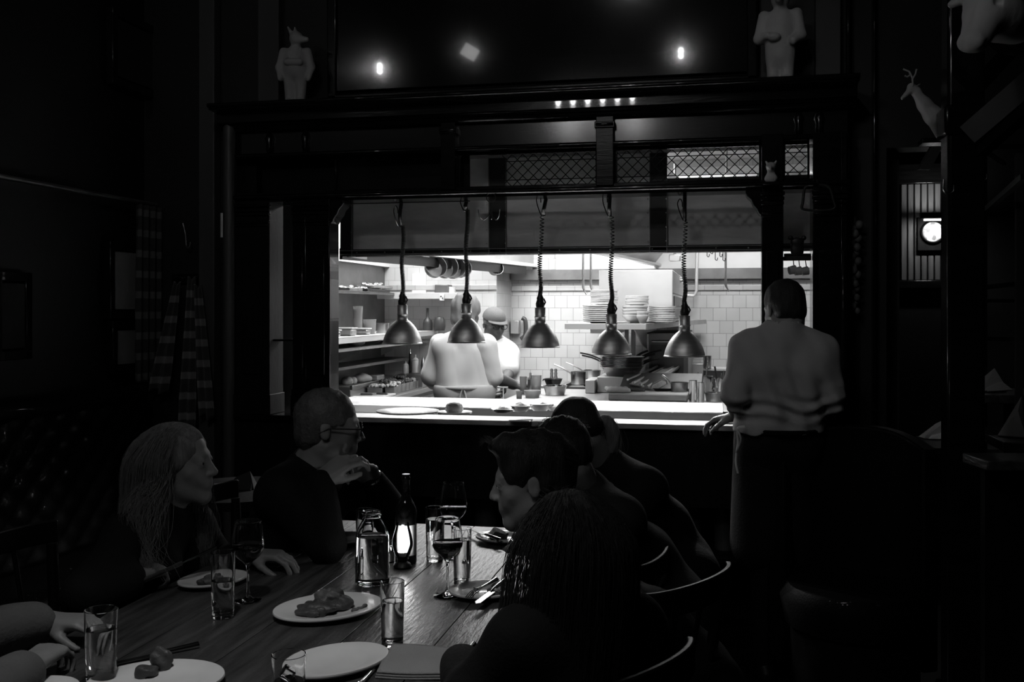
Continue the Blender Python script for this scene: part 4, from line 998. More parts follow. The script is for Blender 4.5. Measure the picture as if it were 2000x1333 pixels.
# things on the line counter
t, p, r, h, u = cylpot('steel_bowl', 1062, 1108, 755, 773, CZ1, 'chrome', 'shiny steel bowl on the worktop left of the pale boxes', 'bowl', taper=.82)
t, p, r, h, u = cylpot('white_bowl', 1023, 1057, 764, 778, CZ1, 'porcelain', 'white bowl of garnish on the worktop by the chef hand', 'bowl', taper=.8, rim=False, content=.9, cm='greens')
for a, b, y0, y1, l in ((1015, 1029, 736, 771, 'clear tub nearest the chef hand'), (1038, 1058, 734, 770, 'clear tub behind the white garnish bowl'), (1030, 1039, 738, 766, 'narrow clear tub between two wider ones'), (1008, 1020, 765, 781, 'short clear tub in front of the tall ones')):
    t, p, r, h, u = cylpot('plastic_tub', a, b, y0, y1, CZ1, 'plastic_clear', l, 'tub', 'clear tubs on the worktop', taper=.86, content=.35, cm='steel_dark')
t, p, r, h, u = cylpot('utensil_pot', 1030, 1046, 742, 768, CZ1, 'pan_steel', 'steel pot with thin upright tongs by the chef hand', 'pot')
obj('tongs', MB().tube([(-.004, 0, h*.3), (-.012, 0, h*1.5)], .003, 6).tube([(.004, 0, h*.3), (-.004, 0, h*1.5)], .003, 6), 'steel', t)
p, u = put(983, 787, CZ1); t = thing('ticket_stand', 'thin white T-shaped stand upright behind the slab near the chef apron', 'stand', tuple(p))
obj('stem', MB().lathe([(.02, 0), (.02, .004), (.0035, .006), (.0035, 30*u)], n=12), 'plastic_white', t); obj('clip', MB().box((0, 0, 30*u), (.055, .006, .008)), 'plastic_white', t, bevel=.001)
# food pans between the chefs
for i, px in enumerate((988, 999, 1010)):
    p, u = put(px, 748, CZ1); w_ = 9.5*u; t = thing('ingredient_pan', 'small steel pan of toppings, %s of three under the cap-wearing cook' % ('leftmost', 'middle', 'rightmost')[i], 'pan', (p.x, min(p.y, 6.36), CZ1), 0, 'topping pans')
    m = MB().bb(-w_/2, w_/2, -.03, .03, 0, .075); obj('pan_body', m, 'pan_steel', t, bevel=.003)
    m = MB()
    for k in range(10): m.ell((random.uniform(-.4, .4)*w_, random.uniform(-.02, .02), .076+random.uniform(0, .012)), .009, 8, 6)
    tag(obj('filling', m, 'pale_food' if i % 2 == 0 else 'greens', t), kind='stuff')
# chopping board with towel, meat, knife, bread
a, b = PZ(1190, 785, CZ1), PZ(1343, 785, CZ1); Yb = (a.y+b.y)/2; xa, xb = PY(1188, 785, Yb).x, PY(1343, 785, Yb).x; bt = CZ1+.045
wsolo('chopping_board', MB().bb(xa, xb, Yb, Yb+.36, CZ1+.002, bt), 'board_wood', 'thick wooden chopping board on the worktop behind the bright slab', 'board', bevel=.008)
ZT = bt
def onb(px, py): return PZ(px, py, ZT)
p = onb(1200, 768); fd = Field()
for i in range(5): q = p + RGT*(i*.028-.03) + FWD*.06; fd.cone(q-FWD*.05+UP*.012, q+FWD*.10+UP*.014, .016, .013, .015)
fd.plane((0, 0, ZT+.001), (0, 0, -1)); fd.disp = folds(.002, 40, seed=2)
tag(field_obj('kitchen_towel', fd, .006, 'linen', None, tuple(p)), 'crumpled pale towel on the left end of the chopping board', 'towel')
p = onb(1231, 760); fd = Field(); fd.ell(p+UP*.014, (.055, .035, .016), None, .01); fd.ell(p+RGT*.03+UP*.016, (.03, .025, .016), None, .02); fd.ell(p+RGT*.045+UP*.03, (.008, .008, .02), None, .01); fd.disp = folds(.003, 60, seed=1)
tag(field_obj('roast_meat', fd, .005, 'meat', None, tuple(p)), 'lump of roast meat on the chopping board beside the towel', 'meat')
p = onb(1232, 765); t = thing('kitchen_knife', 'knife lying on the front of the chopping board', 'knife', tuple(p+UP*.004), -.25)
m = MB().prism([(-.09, 0), (.0, -.014), (.0, .006), (-.08, .006)], 0, .002); obj('blade', m, 'chrome', t, smooth=False); obj('handle', MB().box((.045, -.003, .004), (.09, .018, .012)), 'plastic_dark', t, bevel=.004)
p = onb(1293, 764); t = thing('oval_dish', 'small dark oval dish with a slice of bread on the chopping board', 'dish', tuple(p))
obj('dish_body', MB().lathe([(0, .0), (.036, 0), (.05, .014), (.053, .016), (.046, .015), (.034, .005), (0, .004)], n=28, sx=1.15, sy=.8), 'pan_black', t)
t = thing('bread_slice', 'slice of crusty bread leaning on the small dark oval dish', 'bread', tuple(p+UP*.018-RGT*.012), 0, rot=(0, -.5, .1))
m = MB().prism([(-.045, -.0), (.045, .0), (.05, .022), (.03, .036), (-.03, .036), (-.05, .022)], -.011, .011, Matrix.Rotation(PI/2, 4, 'X')); obj('crumb', m, 'pale_food', t, bevel=.004); m = MB().tube([(-.045, 0, 0), (-.052, 0, .022), (-.03, 0, .038), (.03, 0, .038), (.052, 0, .022), (.045, 0, 0)], .0095, 6, flat=.6); obj('crust', m, 'bread', t)
# pots at the right end
saucepan(1312, 1347, 748, 766, ZT, 'pan_steel', 'small steel saucepan on the right end of the chopping board', (1315, 750), (1293, 733))
t, p, r, h, u = cylpot('bain_marie', 1347, 1363, 744, 786, CZ1, 'chrome', 'tall shiny steel cylinder right of the chopping board, left of its twin', 'pot', 'tall steel cylinders')
t, p, r, h, u = cylpot('bain_marie', 1363, 1377, 748, 787, CZ1, 'chrome', 'slimmer tall steel cylinder beside the first, nearer the waiter', 'pot', 'tall steel cylinders')
t, p, r, h, u = cylpot('utensil_pot', 1358, 1394, 736, 768, CZ1, 'chrome', 'wide steel pot full of ladles behind the tall cylinders', 'pot')
m = MB()
for dx_, dy_, hh in ((-.02, 0, 1.25), (.0, .02, 1.15), (.02, -.01, 1.9), (-.035, .01, 1.1)): m.tube([(dx_*.3, dy_, .01), (dx_*1.6, dy_, h*hh)], .004, 6)
obj('utensils', m, 'steel', t)
t, p, r, h, u = cylpot('utensil_pot', 1397, 1420, 740, 766, CZ1, 'chrome', 'steel pot with black-handled tongs close to the waiter elbow', 'pot')
m = MB().tube([(-.01, 0, .02), (-.035, 0, h*1.9)], .006, 8); obj('black_handle', m, 'plastic_dark', t); m = MB().tube([(.01, 0, .02), (.025, 0, h*1.6)], .004, 8).tube([(.0, 0, .02), (.01, 0, h*1.4)], .004, 8); obj('tongs', m, 'steel', t)
saucepan(1380, 1420, 768, 785, CZ1, 'pan_steel', 'low steel pan at the right end of the worktop by the waiter arm', (1380, 770), (1362, 757), taper=.88)
t, p, r, h, u = cylpot('bain_marie', 1375, 1391, 697, 720, 1.06, 'pan_steel', 'steel cylinder high on the range near the waiter, against the tiles', 'pot'); t.location.z = 1.065
wsolo('wall_ledge', MB().bb(PY(1372, 718, 8.0).x, .54, 7.95, 8.14, 1.04, 1.062), 'steel_pale', 'short pale ledge on the tiled wall beside the waiter', 'shelf', bevel=.003)
wsolo('splash_panel', MB().bb(PY(1372, 718, 8.0).x, .54, 8.06, 8.14, .932, 1.038), 'steel_dark', 'dark steel strip below the short ledge beside the waiter', 'panel')
# ---------------- left prep counter items
a = PZ(684, 769, LZ); 
t = thing('cutting_board', 'thin pale cutting board with knives on the left prep counter', 'board', (-2.40, 6.50, LZ))
_wp('board_slab', MB().bb(-2.60, -2.235, 6.37, 6.62, LZ+.001, LZ+.016), 'plastic_white', t, bevel=.003)
for i, (x, y, rz) in enumerate(((-2.42, 6.43, .1), (-2.33, 6.50, -.15))):
    k = thing('kitchen_knife', ('knife lying across the middle of the pale cutting board', 'knife at the counter edge of the pale cutting board')[i], 'knife', (x, y, LZ+.017), rz, 'knives on the cutting board')
    obj('blade', MB().prism([(-.12, .004), (.0, -.012), (.0, .012), (-.1, .012)], 0, .002), 'chrome', k, smooth=False); obj('handle', MB().box((.04, 0, .006), (.085, .018, .012)), 'steel_dark', k, bevel=.004)
# row of small steel insert pans receding along the counter
def insert_pan(x, y, w_, d_, h_, label, fill=None, fm='greens', z=LZ):
    t = thing('insert_pan', label, 'pan', (x, y, z), 0, 'insert pans on the left counter')
    m = MB(); o = .004
    m.bb(-w_/2, w_/2, -d_/2, d_/2, .001, h_); obj('pan_body', m, 'pan_steel', t, bevel=.004)
    m = MB().bb(-w_/2-.006, w_/2+.006, -d_/2-.006, d_/2+.006, h_-.004, h_); obj('rim', m, 'chrome', t, bevel=.001)
    m = MB(); n = max(8, int(w_*d_*6000))
    for k in range(n): m.ell((random.uniform(-.42, .42)*w_, random.uniform(-.42, .42)*d_, h_+random.uniform(0, .012)), random.uniform(.007, .014), 8, 6)
    tag(obj('filling', m, fm, t), kind='stuff'); return t
FM = ['pale_food', 'greens', 'meat', 'greens', 'bread', 'greens', 'pale_food']
insert_pan(-2.40, 6.70, .11, .11, .052, 'insert pan heaped with pale pieces, nearest the cutting board', fm='pale_food')
insert_pan(-2.30, 6.72, .07, .09, .055, 'insert pan of pale pieces at the counter edge beside the cutting board', fm='pale_food')
for i in range(6): insert_pan(-2.315, 6.84+i*.092, .075, .078, .062, 'small insert pan, %s in the row running back from the cutting board' % ['first', 'second', 'third', 'fourth', 'fifth', 'sixth'][i], fm=FM[i])
insert_pan(-2.41, 6.98, .085, .20, .07, 'long insert pan of dark greens behind the row of small ones', fm='greens')
insert_pan(-2.41, 7.25, .085, .16, .078, 'dark insert pan behind the far end of the small ones', fm='meat')
# on the riser behind
RZ = LZ+.086
def lump(px, y, r, mt, name, label, cat, z, seed=0, X=-2.56):
    p = Vector((X, y, z)); fd = Field(); fd.ell(p+UP*r[2]*.8, r, None, .01); fd.ell(p+UP*r[2]*.7+Vector((r[0]*.3, r[1]*.5, 0)), (r[0]*.8, r[1]*.6, r[2]*.7), None, .02)
    fd.plane((0, 0, z), (0, 0, -1)); fd.disp = folds(.004, 45, seed=seed); tag(field_obj(name, fd, .007, mt, None, tuple(p)), label, cat)
lump(0, 6.52, (.035, .03, .035), 'pale_food', 'bread_roll', 'pale roll on the riser right beside the screen post', 'bread', RZ-.011, 1)
lump(0, 6.62, (.03, .03, .03), 'pale_food', 'bread_roll', 'pale roll second from the screen post on the riser', 'bread', RZ-.011, 5)
lump(0, 6.80, (.06, .09, .035), 'linen', 'cloth_bundle', 'pale cloth bundle on the riser above the cutting board', 'cloth', RZ-.011, 3)
wsolo('tray_box', MB().bb(-2.60, -2.50, 6.98, 7.14, RZ-.011, RZ+.025), 'board_wood', 'pale oblong block on the riser between cloth bundle and squeeze bottles', 'box', bevel=.005)
# bottles at the far end of the counter
def squeeze(px, ytop, ybase, wpx, mt, label, Y=7.4, cap='plastic_white', sharp=True):
    p = PY(px, ybase, Y); D = (p-Vector((0, 0, CZ))).dot(FWD); u = D/F; r = wpx/2*u; h = (ybase-ytop)*u
    t = thing('squeeze_bottle', label, 'bottle', tuple(p), 0, 'bottles on the left prep counter')
    obj('bottle_body', MB().lathe([(0, 0), (r*.95, 0), (r, .004), (r, h*.62), (r*.85, h*.68)], n=22), mt, t)
    obj('cap', MB().lathe([(r*.92, h*.67), (r*.95, h*.70), (r*.6, h*.80), (r*.2, h*.84), (r*.14, h), (0, h)], n=22), cap, t); return t
BB = PY(793, 730, 7.4)
wsolo('bottle_tray', MB().bb(PY(784, 730, 7.4).x, PY(834, 730, 7.4).x, 7.28, 7.5, LZ+.001, PY(800, 730, 7.4).z-.001), 'pan_steel', 'deep steel tray holding the squeeze bottles at the far end of the left counter', 'tray', bevel=.004)
squeeze(792.5, 706, 730, 12, 'plastic_white', 'short white squeeze bottle, leftmost of the bottles')
squeeze(811.5, 693, 728, 13.5, 'plastic_white', 'tall white squeeze bottle behind the chef elbow')
p = PY(801, 729, 7.46); u = (p-Vector((0, 0, CZ))).dot(FWD)/F
t = thing('oil_bottle', 'dark bottle with a pouring spout between the two white squeeze bottles', 'bottle', tuple(p), 0, 'bottles on the left prep counter')
obj('bottle_body', MB().lathe([(0, 0), (4*u, 0), (4*u, 20*u), (2.2*u, 27*u), (2.2*u, 38*u)], n=20), 'bottle_glass', t); obj('pourer', MB().lathe([(2.4*u, 38*u), (1.2*u, 41*u), (.7*u, 48*u)], n=12), 'chrome', t)
p = PY(826, 728, 7.4); t = thing('steel_shaker', 'dented metal shaker right of the tall white squeeze bottle', 'shaker', tuple(p), 0, 'bottles on the left prep counter')
obj('body', MB().lathe([(0, 0), (5*u, 0), (5*u, 16*u), (3.4*u, 22*u), (1.4*u, 28*u), (0, 32*u)], n=20), 'pan_steel', t)
# items on the crowded overshelf
def tub(px0, px1, ytop, ybase, X, z, mt, label, name='plastic_tub', cat='tub', taper=.85, fill=None, grp='tubs on the crowded wall shelf', stand=None):
    p = PX((px0+px1)/2, ybase, X); p.z = stand or z; D = (p-Vector((0, 0, CZ))).dot(FWD); u = D/F; r = (px1-px0)/2*u; h = (ybase-ytop)*u
    t = thing(name, label, cat, tuple(p), 0, grp)
    obj('body', MB().lathe([(0, 0), (r*taper, 0), (r, h-.004), (r*1.05, h-.003), (r*1.05, h), (r*.95, h), (r*taper*.93, .004), (0, .004)], n=24), mt, t, angle=50)
    if fill: obj('contents', MB().lathe([(0, .005), (r*taper*.9, .006), (r*.88, h*.7), (0, h*.72)], n=24), fill, t)
    return t, h
def gn(px0, px1, ytop, ybase, X, z, mt, label, dep=.12, cover='plastic_white'):
    p = PX((px0+px1)/2, ybase, X); D = (p-Vector((0, 0, CZ))).dot(FWD); u = D/F; w_ = (px1-px0)*u*.9; h = (ybase-ytop)*u
    t = thing('food_container', label, 'container', (X-.03, p.y, z), 0, 'food containers on the crowded wall shelf')
    obj('body', MB().box((0, 0, h/2-.002), (.14, w_, h-.006)), mt, t, bevel=.012); obj('lid', MB().box((0, 0, h-.003), (.15, w_*1.04, .008)), cover, t, bevel=.003); return t
gn(645, 659, 643, 657, -2.30, ZA, 'pan_steel', 'steel container with a pale lid cut off by the screen post')
gn(664, 697, 641, 657, -2.30, ZA, 'steel_soft', 'wide grey container with a pale rim, left half of the crowded shelf')
gn(698, 722, 643, 656, -2.30, ZA, 'pan_steel', 'low steel container with a bright white lid on the crowded shelf')
tub(709, 735, 626, 655, -2.32, ZA, 'plastic_clear', 'tall clear tub with a flared rim on the crowded shelf', fill='steel_pale')
_, hh = tub(690, 708, 626, 655, -2.45, ZA, 'plastic_clear', 'clear tub under another one on the crowded shelf', fill='steel_dark')
tub(689, 709, 601, 626, -2.45, ZA, 'plastic_clear', 'upper one of two clear tubs stacked on the crowded shelf', fill='meat', stand=ZA+hh)
tub(734, 760, 634, 654, -2.32, ZA, 'pan_steel', 'round steel pot heaped with dark herbs beside the tall clear tub', 'steel_pot', 'pot', .95, 'greens')
tub(757, 776, 632, 652, -2.35, ZA, 'pan_steel', 'steel pot half hidden by the leftmost heat lamp', 'steel_pot', 'pot', .95)
for i in range(3): p = PX(829, 652-i*3, -2.35); tag(obj('plate', plate_mesh(.085, h=.01), 'porcelain', loc=(-2.36, 7.2, ZA+i*.010)), 'white plate on the wall shelf behind the big chef, %s of three' % ('lowest', 'middle', 'topmost')[i], 'plate', 'plates on the crowded wall shelf')
p = PY(834, 642, 7.45); u = (p-Vector((0, 0, CZ))).dot(FWD)/F
wsolo('wine_jug', MB().lathe([(0, 0), (9*u, 0), (9.5*u, 14*u), (8*u, 20*u), (3*u, 26*u), (2.6*u, 44*u), (0, 44*u)], (p.x, 7.47, ZA+.001), 20), 'plastic_dark', 'dark long-necked jug at the far end of the crowded shelf', 'jug')
p = PY(859, 640, 7.47); wsolo('black_pot', MB().lathe([(0, 0), (10*u, 0), (12*u, 8*u), (11*u, 20*u), (8*u, 26*u), (0, 27*u)], (p.x, 7.46, ZA+.001), 22), 'plastic_dark', 'round black pot on the shelf beside the chef head', 'pot')
# white bag on lower shelf
lump(0, 6.15, (.05, .07, .032), 'linen', 'cloth_bundle', 'folded white cloth on the shelf below the tubs', 'cloth', ZB, 8, X=-2.36)
# wrapped trays on the high shelf
for i, (y, w_, zz, mt) in enumerate(((7.05, .5, 0, 'pan_black'), (7.15, .42, .028, 'pan_steel'), (6.8, .25, .0, 'pan_steel'))):
    t = thing('baking_tray', ['long black tray with foil on the high left wall shelf', 'wrapped steel tray lying on the long black one', 'short steel tray on the high shelf near the screen post'][i], 'tray', (-2.58, y-.1*(i == 2)-.12*(i == 2), ZC+zz), 0, 'trays on the high wall shelf')
    obj('tray_body', MB().box((0, 0, .012), (.14, w_, .024)), mt, t, bevel=.005)
    m = MB()
    for k in range(12): m.ell((random.uniform(-.05, .05), random.uniform(-.45, .45)*w_, .026+random.uniform(0, .01)), (.02, .03, .012), 8, 6)
    tag(obj('foil', m, 'chrome', t), kind='stuff')
# on the back-wall shelf: dark tray, white cup clip
p = PY(866, 573, 7.5); wsolo('dark_tray', MB().box((p.x, 7.5, ZE+.034), (.11, .12, .066)), 'steel_dark', 'dark square tub on the shelf on the bright tiled wall', 'tub', bevel=.005)
p = PY(884, 572, 7.5); wsolo('paper_roll', MB().lathe([(.012, 0), (.03, 0), (.03, .05), (.012, .05)], (p.x, 7.48, ZE), 18), 'plastic_white', 'white paper roll beside the dark tub on the tiled wall shelf', 'roll')
p = PY(863, 581, 7.36); t = thing('timer', 'small white kitchen timer clipped to the edge of the tiled wall shelf', 'timer', (p.x, 7.362, p.z)); obj('case', MB().box((0, 0, 0), (.036, .018, .055)), 'plastic_white', t, bevel=.004); obj('buttons', MB().box((-.005, -.0095, .006), (.012, .002, .01)).box((.008, -.0095, -.008), (.008, .002, .014)), 'plastic_dark', t)
p = PY(800, 541, 7.59); wsolo('notice_sheet', MB().bb(PY(805, 540, 7.59).x, PY(832, 540, 7.59).x, 7.588, 7.5985, PY(800, 573, 7.59).z, PY(800, 535, 7.59).z), 'label_paper', 'blank white sheet fixed to the bright tiled wall above the shelf', 'sheet')
# payment / coffee unit right of second chef
p = PY(1003, 640, 7.9); t = thing('wall_phone', 'dark wall-mounted unit with a pale box on the tiles beside the capped cook', 'device', (p.x, 8.10, p.z)); obj('case', MB().box((-.025, 0, 0), (.07, .09, .11)), 'steel_soft', t, bevel=.005); obj('handset', MB().tube(spline([(.03, 0, .075), (.055, 0, .06), (.062, 0, 0), (.055, 0, -.07), (.02, 0, -.10)], 6), .018, 10), 'plastic_dark', t)
# pots on the hood rail
def hangpot(px, py, r, tilt, label, t_=.0):
    k = (px-820)/220; base = p1.lerp(p2, k); D = (base-Vector((0, 0, CZ))).dot(FWD); p = P(px, py, D)
    g = thing('hanging_pot', label, 'pot', tuple(p), 0, 'pots hanging from the hood rail', rot=(math.radians(70), tilt, .5))
    obj('pot_body', MB().lathe([(0, 0), (r*.82, 0), (r*.86, .004), (r, .06), (r*1.03, .062), (r*.97, .062), (r*.82, .006), (0, .006)], n=28), 'pot_hang', g, angle=50)
    obj('handle', MB().tube(spline([(0, r*.95, .05), (0, r*1.3, .06), (0, r*1.75, .055)], 6), .008, 8, flat=.5), 'pot_hang', g); return g
hangpot(846, 526, .075, .5, 'dark saucepan hanging from the hood rail, leftmost'); hangpot(866, 525, .085, .55, 'dark saucepan hanging from the hood rail, second from the left')
hangpot(882, 527, .082, .5, 'dark saucepan hanging from the hood rail, third from the left'); hangpot(897, 528, .07, .5, 'dark saucepan hanging from the hood rail, half behind a lamp cord')
hangpot(964, 528, .055, .5, 'small pan hanging alone from the hood rail above the capped cook')
# rods and pipe
def rod(px0, y0, px1, y1, Y, label, cat='ladle', bowl=True):
    a, b = PY(px0, y0, Y), PY(px1, y1, Y); a.z = 2.72; t = thing('hanging_ladle', label, cat, tuple(b), 0, 'ladles hanging over the range'); a -= b
    obj('stem', MB().tube([(a.x, 0, a.z), (0, 0, 0), (.008, 0, -.02)], .0085, 8), 'steel', t)
    obj('hook_end', MB().tube(spline([(.006, 0, -.015), (.014, 0, -.032), (.026, 0, -.05)], 5), .006, 8, rr=None), 'steel', t)
rod(1139, 497, 1139, 562, 7.2, 'left one of two thin steel rods hanging over the range'); rod(1154, 497, 1154, 560, 7.2, 'right one of two thin steel rods hanging over the range')
rod(1419, 490, 1417, 556, 7.4, 'thin steel rod hanging over the range close to the right post')
a, b, c, d = PY(1362, 470, 8.0), PY(1360, 568, 8.0), PY(1354, 578, 8.0), PY(1338, 577, 8.0)
wsolo('gas_pipe', MB().tube([a, b, (b+c)/2+Vector((.0, 0, -.012)), c, d], .013, 10), 'steel_pale', 'bent steel pipe on the tiled wall beside the grill cabinet', 'pipe')
for i, (px, yy) in enumerate(((1381, 500), (1388, 494), (1397, 507), (1406, 500), (1412, 508))):
    a = PY(px, 480, 6.9); b = PY(px, yy, 6.9)
    wsolo('rail_hook', MB().tube(spline([a+UP*.1, b+UP*.02, b, b+Vector((.012, 0, -.006)), b+Vector((.016, 0, .012))], 5), .0028, 6), 'black_iron', 'small dark hook above the range near the right post, %s from the left' % ['first', 'second', 'third', 'fourth', 'fifth'][i], 'hook', 'small hooks above the range')
wsolo('hook_rail', MB().tube([PY(1370, 478, 6.9)+UP*.06, PY(1425, 478, 6.9)+UP*.06], .006, 8), 'steel', 'short steel bar carrying the small hooks above the range', 'rail')
# ---------------- on the pass
PS = 1.043
p = PZ(794, 809, PS); t = tag(obj('serving_plate', plate_mesh(.145, h=.014), 'porcelain', loc=(p.x, p.y+.02, PS)), 'large empty white plate on the left end of the bright pass', 'plate')
p = PZ(885, 810, PS); tag(obj('serving_plate', plate_mesh(.082, h=.012), 'porcelain', loc=(p.x, p.y+.02, PS)), 'small white plate under the bun on the bright pass', 'plate')
t = thing('burger_bun', 'round browned bun on the small white plate on the pass', 'bread', (p.x, p.y+.02, PS+.008)); obj('bun_body', MB().lathe([(0, 0), (.034, 0), (.042, .01), (.042, .022), (.036, .036), (.02, .045), (0, .047)], n=28), 'bread', t, angle=80)
wsolo('bread_dish', MB().lathe([(0, 0), (.045, 0), (.055, .012), (0, .012)], (p.x-1, p.y, PS), 8), 'bread', 'x', 'x') if False else None
for i, (px, py, r, h_) in enumerate(((1012, 806, .062, .030), (1052, 804, .068, .034), (1080, 804, .050, .022), (978, 808, .055, .018))):
    p = PZ(px, py, PS); m = MB().lathe([(0, 0), (r*.5, 0), (r*.55, .004), (r*.9, h_*.8), (r, h_), (r*.97, h_+.001), (r*.85, h_*.75), (r*.45, .008), (0, .007)], n=32)
    t = thing('serving_bowl', 'white bowl of pale food on the glaring pass, %s of the four' % ('second from the left', 'third from the left', 'rightmost', 'leftmost')[i], 'bowl', (p.x, p.y+.04, PS), 0, 'white bowls on the pass')
    obj('bowl_body', m, 'porcelain', t); fd = Field(); fd.ell((0, 0, h_*.8), (r*.78, r*.78, h_*.55), None, .01); fd.ell((r*.2, 0, h_*1.1), (r*.5, r*.4, h_*.5), None, .02); fd.disp = folds(.004, 70, seed=i); field_obj('food', fd, .006, 'pale_food', t)
p = PZ(994, 826, 1.0); t = thing('water_goblet', 'clear stemmed glass lying in the glare at the front edge of the pass', 'glass', (p.x, p.y, 1.001)) if False else None
p = PZ(1012, 826, 1.0); wsolo('folded_napkin', MB().bb(p.x-.05, p.x+.05, p.y+.02, p.y+.10, 1.001, 1.008), 'linen', 'folded white cloth lying on the front ledge of the pass under the bowls', 'napkin', bevel=.002)

# ================================================================ DINING TABLE AND WHAT STANDS ON IT
TZ = .75; TX0, TX1, TY0, TY1 = -1.52, -.43, 1.15, 3.43
t = thing('dining_table', 'long dark worn wooden table crowded with plates and glasses in the foreground', 'table', ((TX0+TX1)/2, (TY0+TY1)/2, 0))
def rrect(x0, x1, y0, y1, r, n=6):
    out = []
    for cx, cy, a0 in ((x1-r, y0+r, -PI/2), (x1-r, y1-r, 0), (x0+r, y1-r, PI/2), (x0+r, y0+r, PI)):
        out += [(cx+r*math.cos(a0+PI/2*i/n), cy+r*math.sin(a0+PI/2*i/n)) for i in range(n+1)]
    return out
m = MB(); nb_ = 5; bw = (TX1-TX0)/nb_
_wp('table_top', MB().prism(rrect(TX0, TX1, TY0, TY1, .06), TZ-.042, TZ-.006), 'table_wood', t, bevel=.004)
for i in range(nb_):
    xa, xb = TX0+i*bw+.0012, TX0+(i+1)*bw-.0012
    if i in (0, nb_-1):
        r_ = rrect(TX0, TX1, TY0, TY1, .06); pl = [(min(max(x, xa), xb), y) for x, y in r_]
        q = [pl[0]]
        for p_ in pl[1:]:
            if (Vector(p_)-Vector(q[-1])).length > 1e-5: q.append(p_)
        _wp('plank', MB().prism(q, TZ-.008, TZ), 'table_wood', t, bevel=.001)
    else: _wp('plank', MB().bb(xa, xb, TY0, TY1, TZ-.008, TZ), 'table_wood', t, bevel=.001)
for x in (TX0+.12, TX1-.12):
    for y in (TY0+.15, TY1-.2): _wp('leg', MB().tube([(x, y, 0), (x, y, .3), (x, y, TZ-.1)], .04, 12, rr=[.028, .04, .045]), 'table_wood', t)
_wp('apron', MB().bb(TX0+.1, TX1-.1, TY0+.12, TY0+.14, TZ-.13, TZ-.042).bb(TX0+.1, TX1-.1, TY1-.18, TY1-.16, TZ-.13, TZ-.042).bb(TX0+.1, TX0+.12, TY0+.12, TY1-.16, TZ-.13, TZ-.042).bb(TX1-.12, TX1-.1, TY0+.12, TY1-.16, TZ-.13, TZ-.042), 'table_wood', t)
T0 = TZ+.0012
def tput(px, py): return PZ(px, py, T0), (CZ-T0)/(py-HY)   # point, metres per pixel
def tumbler(cx, px_w, ytop, ybase, level, label, name='water_glass', fluid='water', grp='tumblers on the dining table', ice=0):
    p, u = tput(cx, ybase); r = px_w/2*u; D = u*F; p = p + FWD*r*.8; D += r*.8
    h = max(.09, (CZ - (ytop-HY)/F*D) - T0)
    t = thing(name, label, 'glass', tuple(p), 0, grp)
    w_ = .0022
    obj('glass_wall', MB().lathe([(0, 0), (r*.86, 0), (r*.885, .002), (r*.887, .006), (r*.888, .012), (r*.999, h-.008), (r, h-.003), (r, h-.001), (r-w_*.5, h), (r-w_, h-.001), (r-w_, h-.003), (r*.999-w_, h-.008), (r*.876-w_, .022), (r*.872-w_, .016), (r*.85-w_, .0135), (0, .012)], n=40), 'glass', t, angle=24)
    if level:
        zl = .0135+(h-.02)*level; rl = (r*.87-w_) + (r-w_-(r*.87-w_))*level
        obj('water' if fluid == 'water' else 'drink', MB().lathe([(0, .0118), (r*.85-w_, .0133), (r*.872-w_+.0003, .0162), (r*.876-w_+.0003, .0222), (rl-.0003, zl-.004), (rl+.0002, zl), (rl-.0012, zl-.0008), (rl*.8, zl-.0009), (0, zl-.0009)], n=40), fluid, t, angle=24)
    for i in range(ice):
        obj('ice_cube', MB().box((random.uniform(-.3, .3)*r, random.uniform(-.3, .3)*r, .03+.022*i), (.024, .024, .022), rz=i, rx=.3*i), 'glass', t, bevel=.003)
    return t
def wineglass(cx, rim_w, bowl_w, yrim, ybase, level, label, base_w=None):
    p, u = tput(cx, ybase); rb = (base_w or bowl_w*.95)/2*u; p = p + FWD*rb*.5; D = u*F+rb*.5; R = bowl_w/2*D/F; rr_ = rim_w/2*D/F
    h = (CZ-(yrim-HY)/F*D) - T0
    t = thing('wine_glass', label, 'glass', tuple(p), 0, 'wine glasses on the dining table')
    zb, zt = h*.46, h; w_ = .0013
    out = [(rb, 0), (rb, .0015), (rb*.5, .005), (.006, .012), (.0035, .03), (.0033, zb-.02), (.006, zb-.004)]
    prof = []
    for i in range(1, 17):
        s = i/16; z = zb+(zt-zb)*s
        q = math.sin(min(1, s/.42)*PI/2)**.75 if s < .42 else 1-(1-rr_/R)*((s-.42)/.58)**1.6
        prof.append((R*q, z))
    inn = [(max(.001, a-w_), b+(.0025 if i == 0 else 0)) for i, (a, b) in enumerate(prof)][::-1]
    obj('bowl_and_stem', MB().lathe([(0, 0)] + out + prof + [(prof[-1][0]-w_*.5, zt+.0006)] + inn + [(0, zb+.003)], n=40), 'glass', t, angle=50)
    if level:
        f = [(0, zb+.004)]; zl = zb+(zt-zb)*level
        for a, b in prof:
            if b < zl: f.append((a-w_+.0003, b+.001))
        f.append((f[-1][0]+.0002, zl)); f.append((f[-1][0]-.001, zl-.0006)); f.append((0, zl-.0006))
        obj('wine', MB().lathe(f, n=40), 'wine', t, angle=40)
    return t
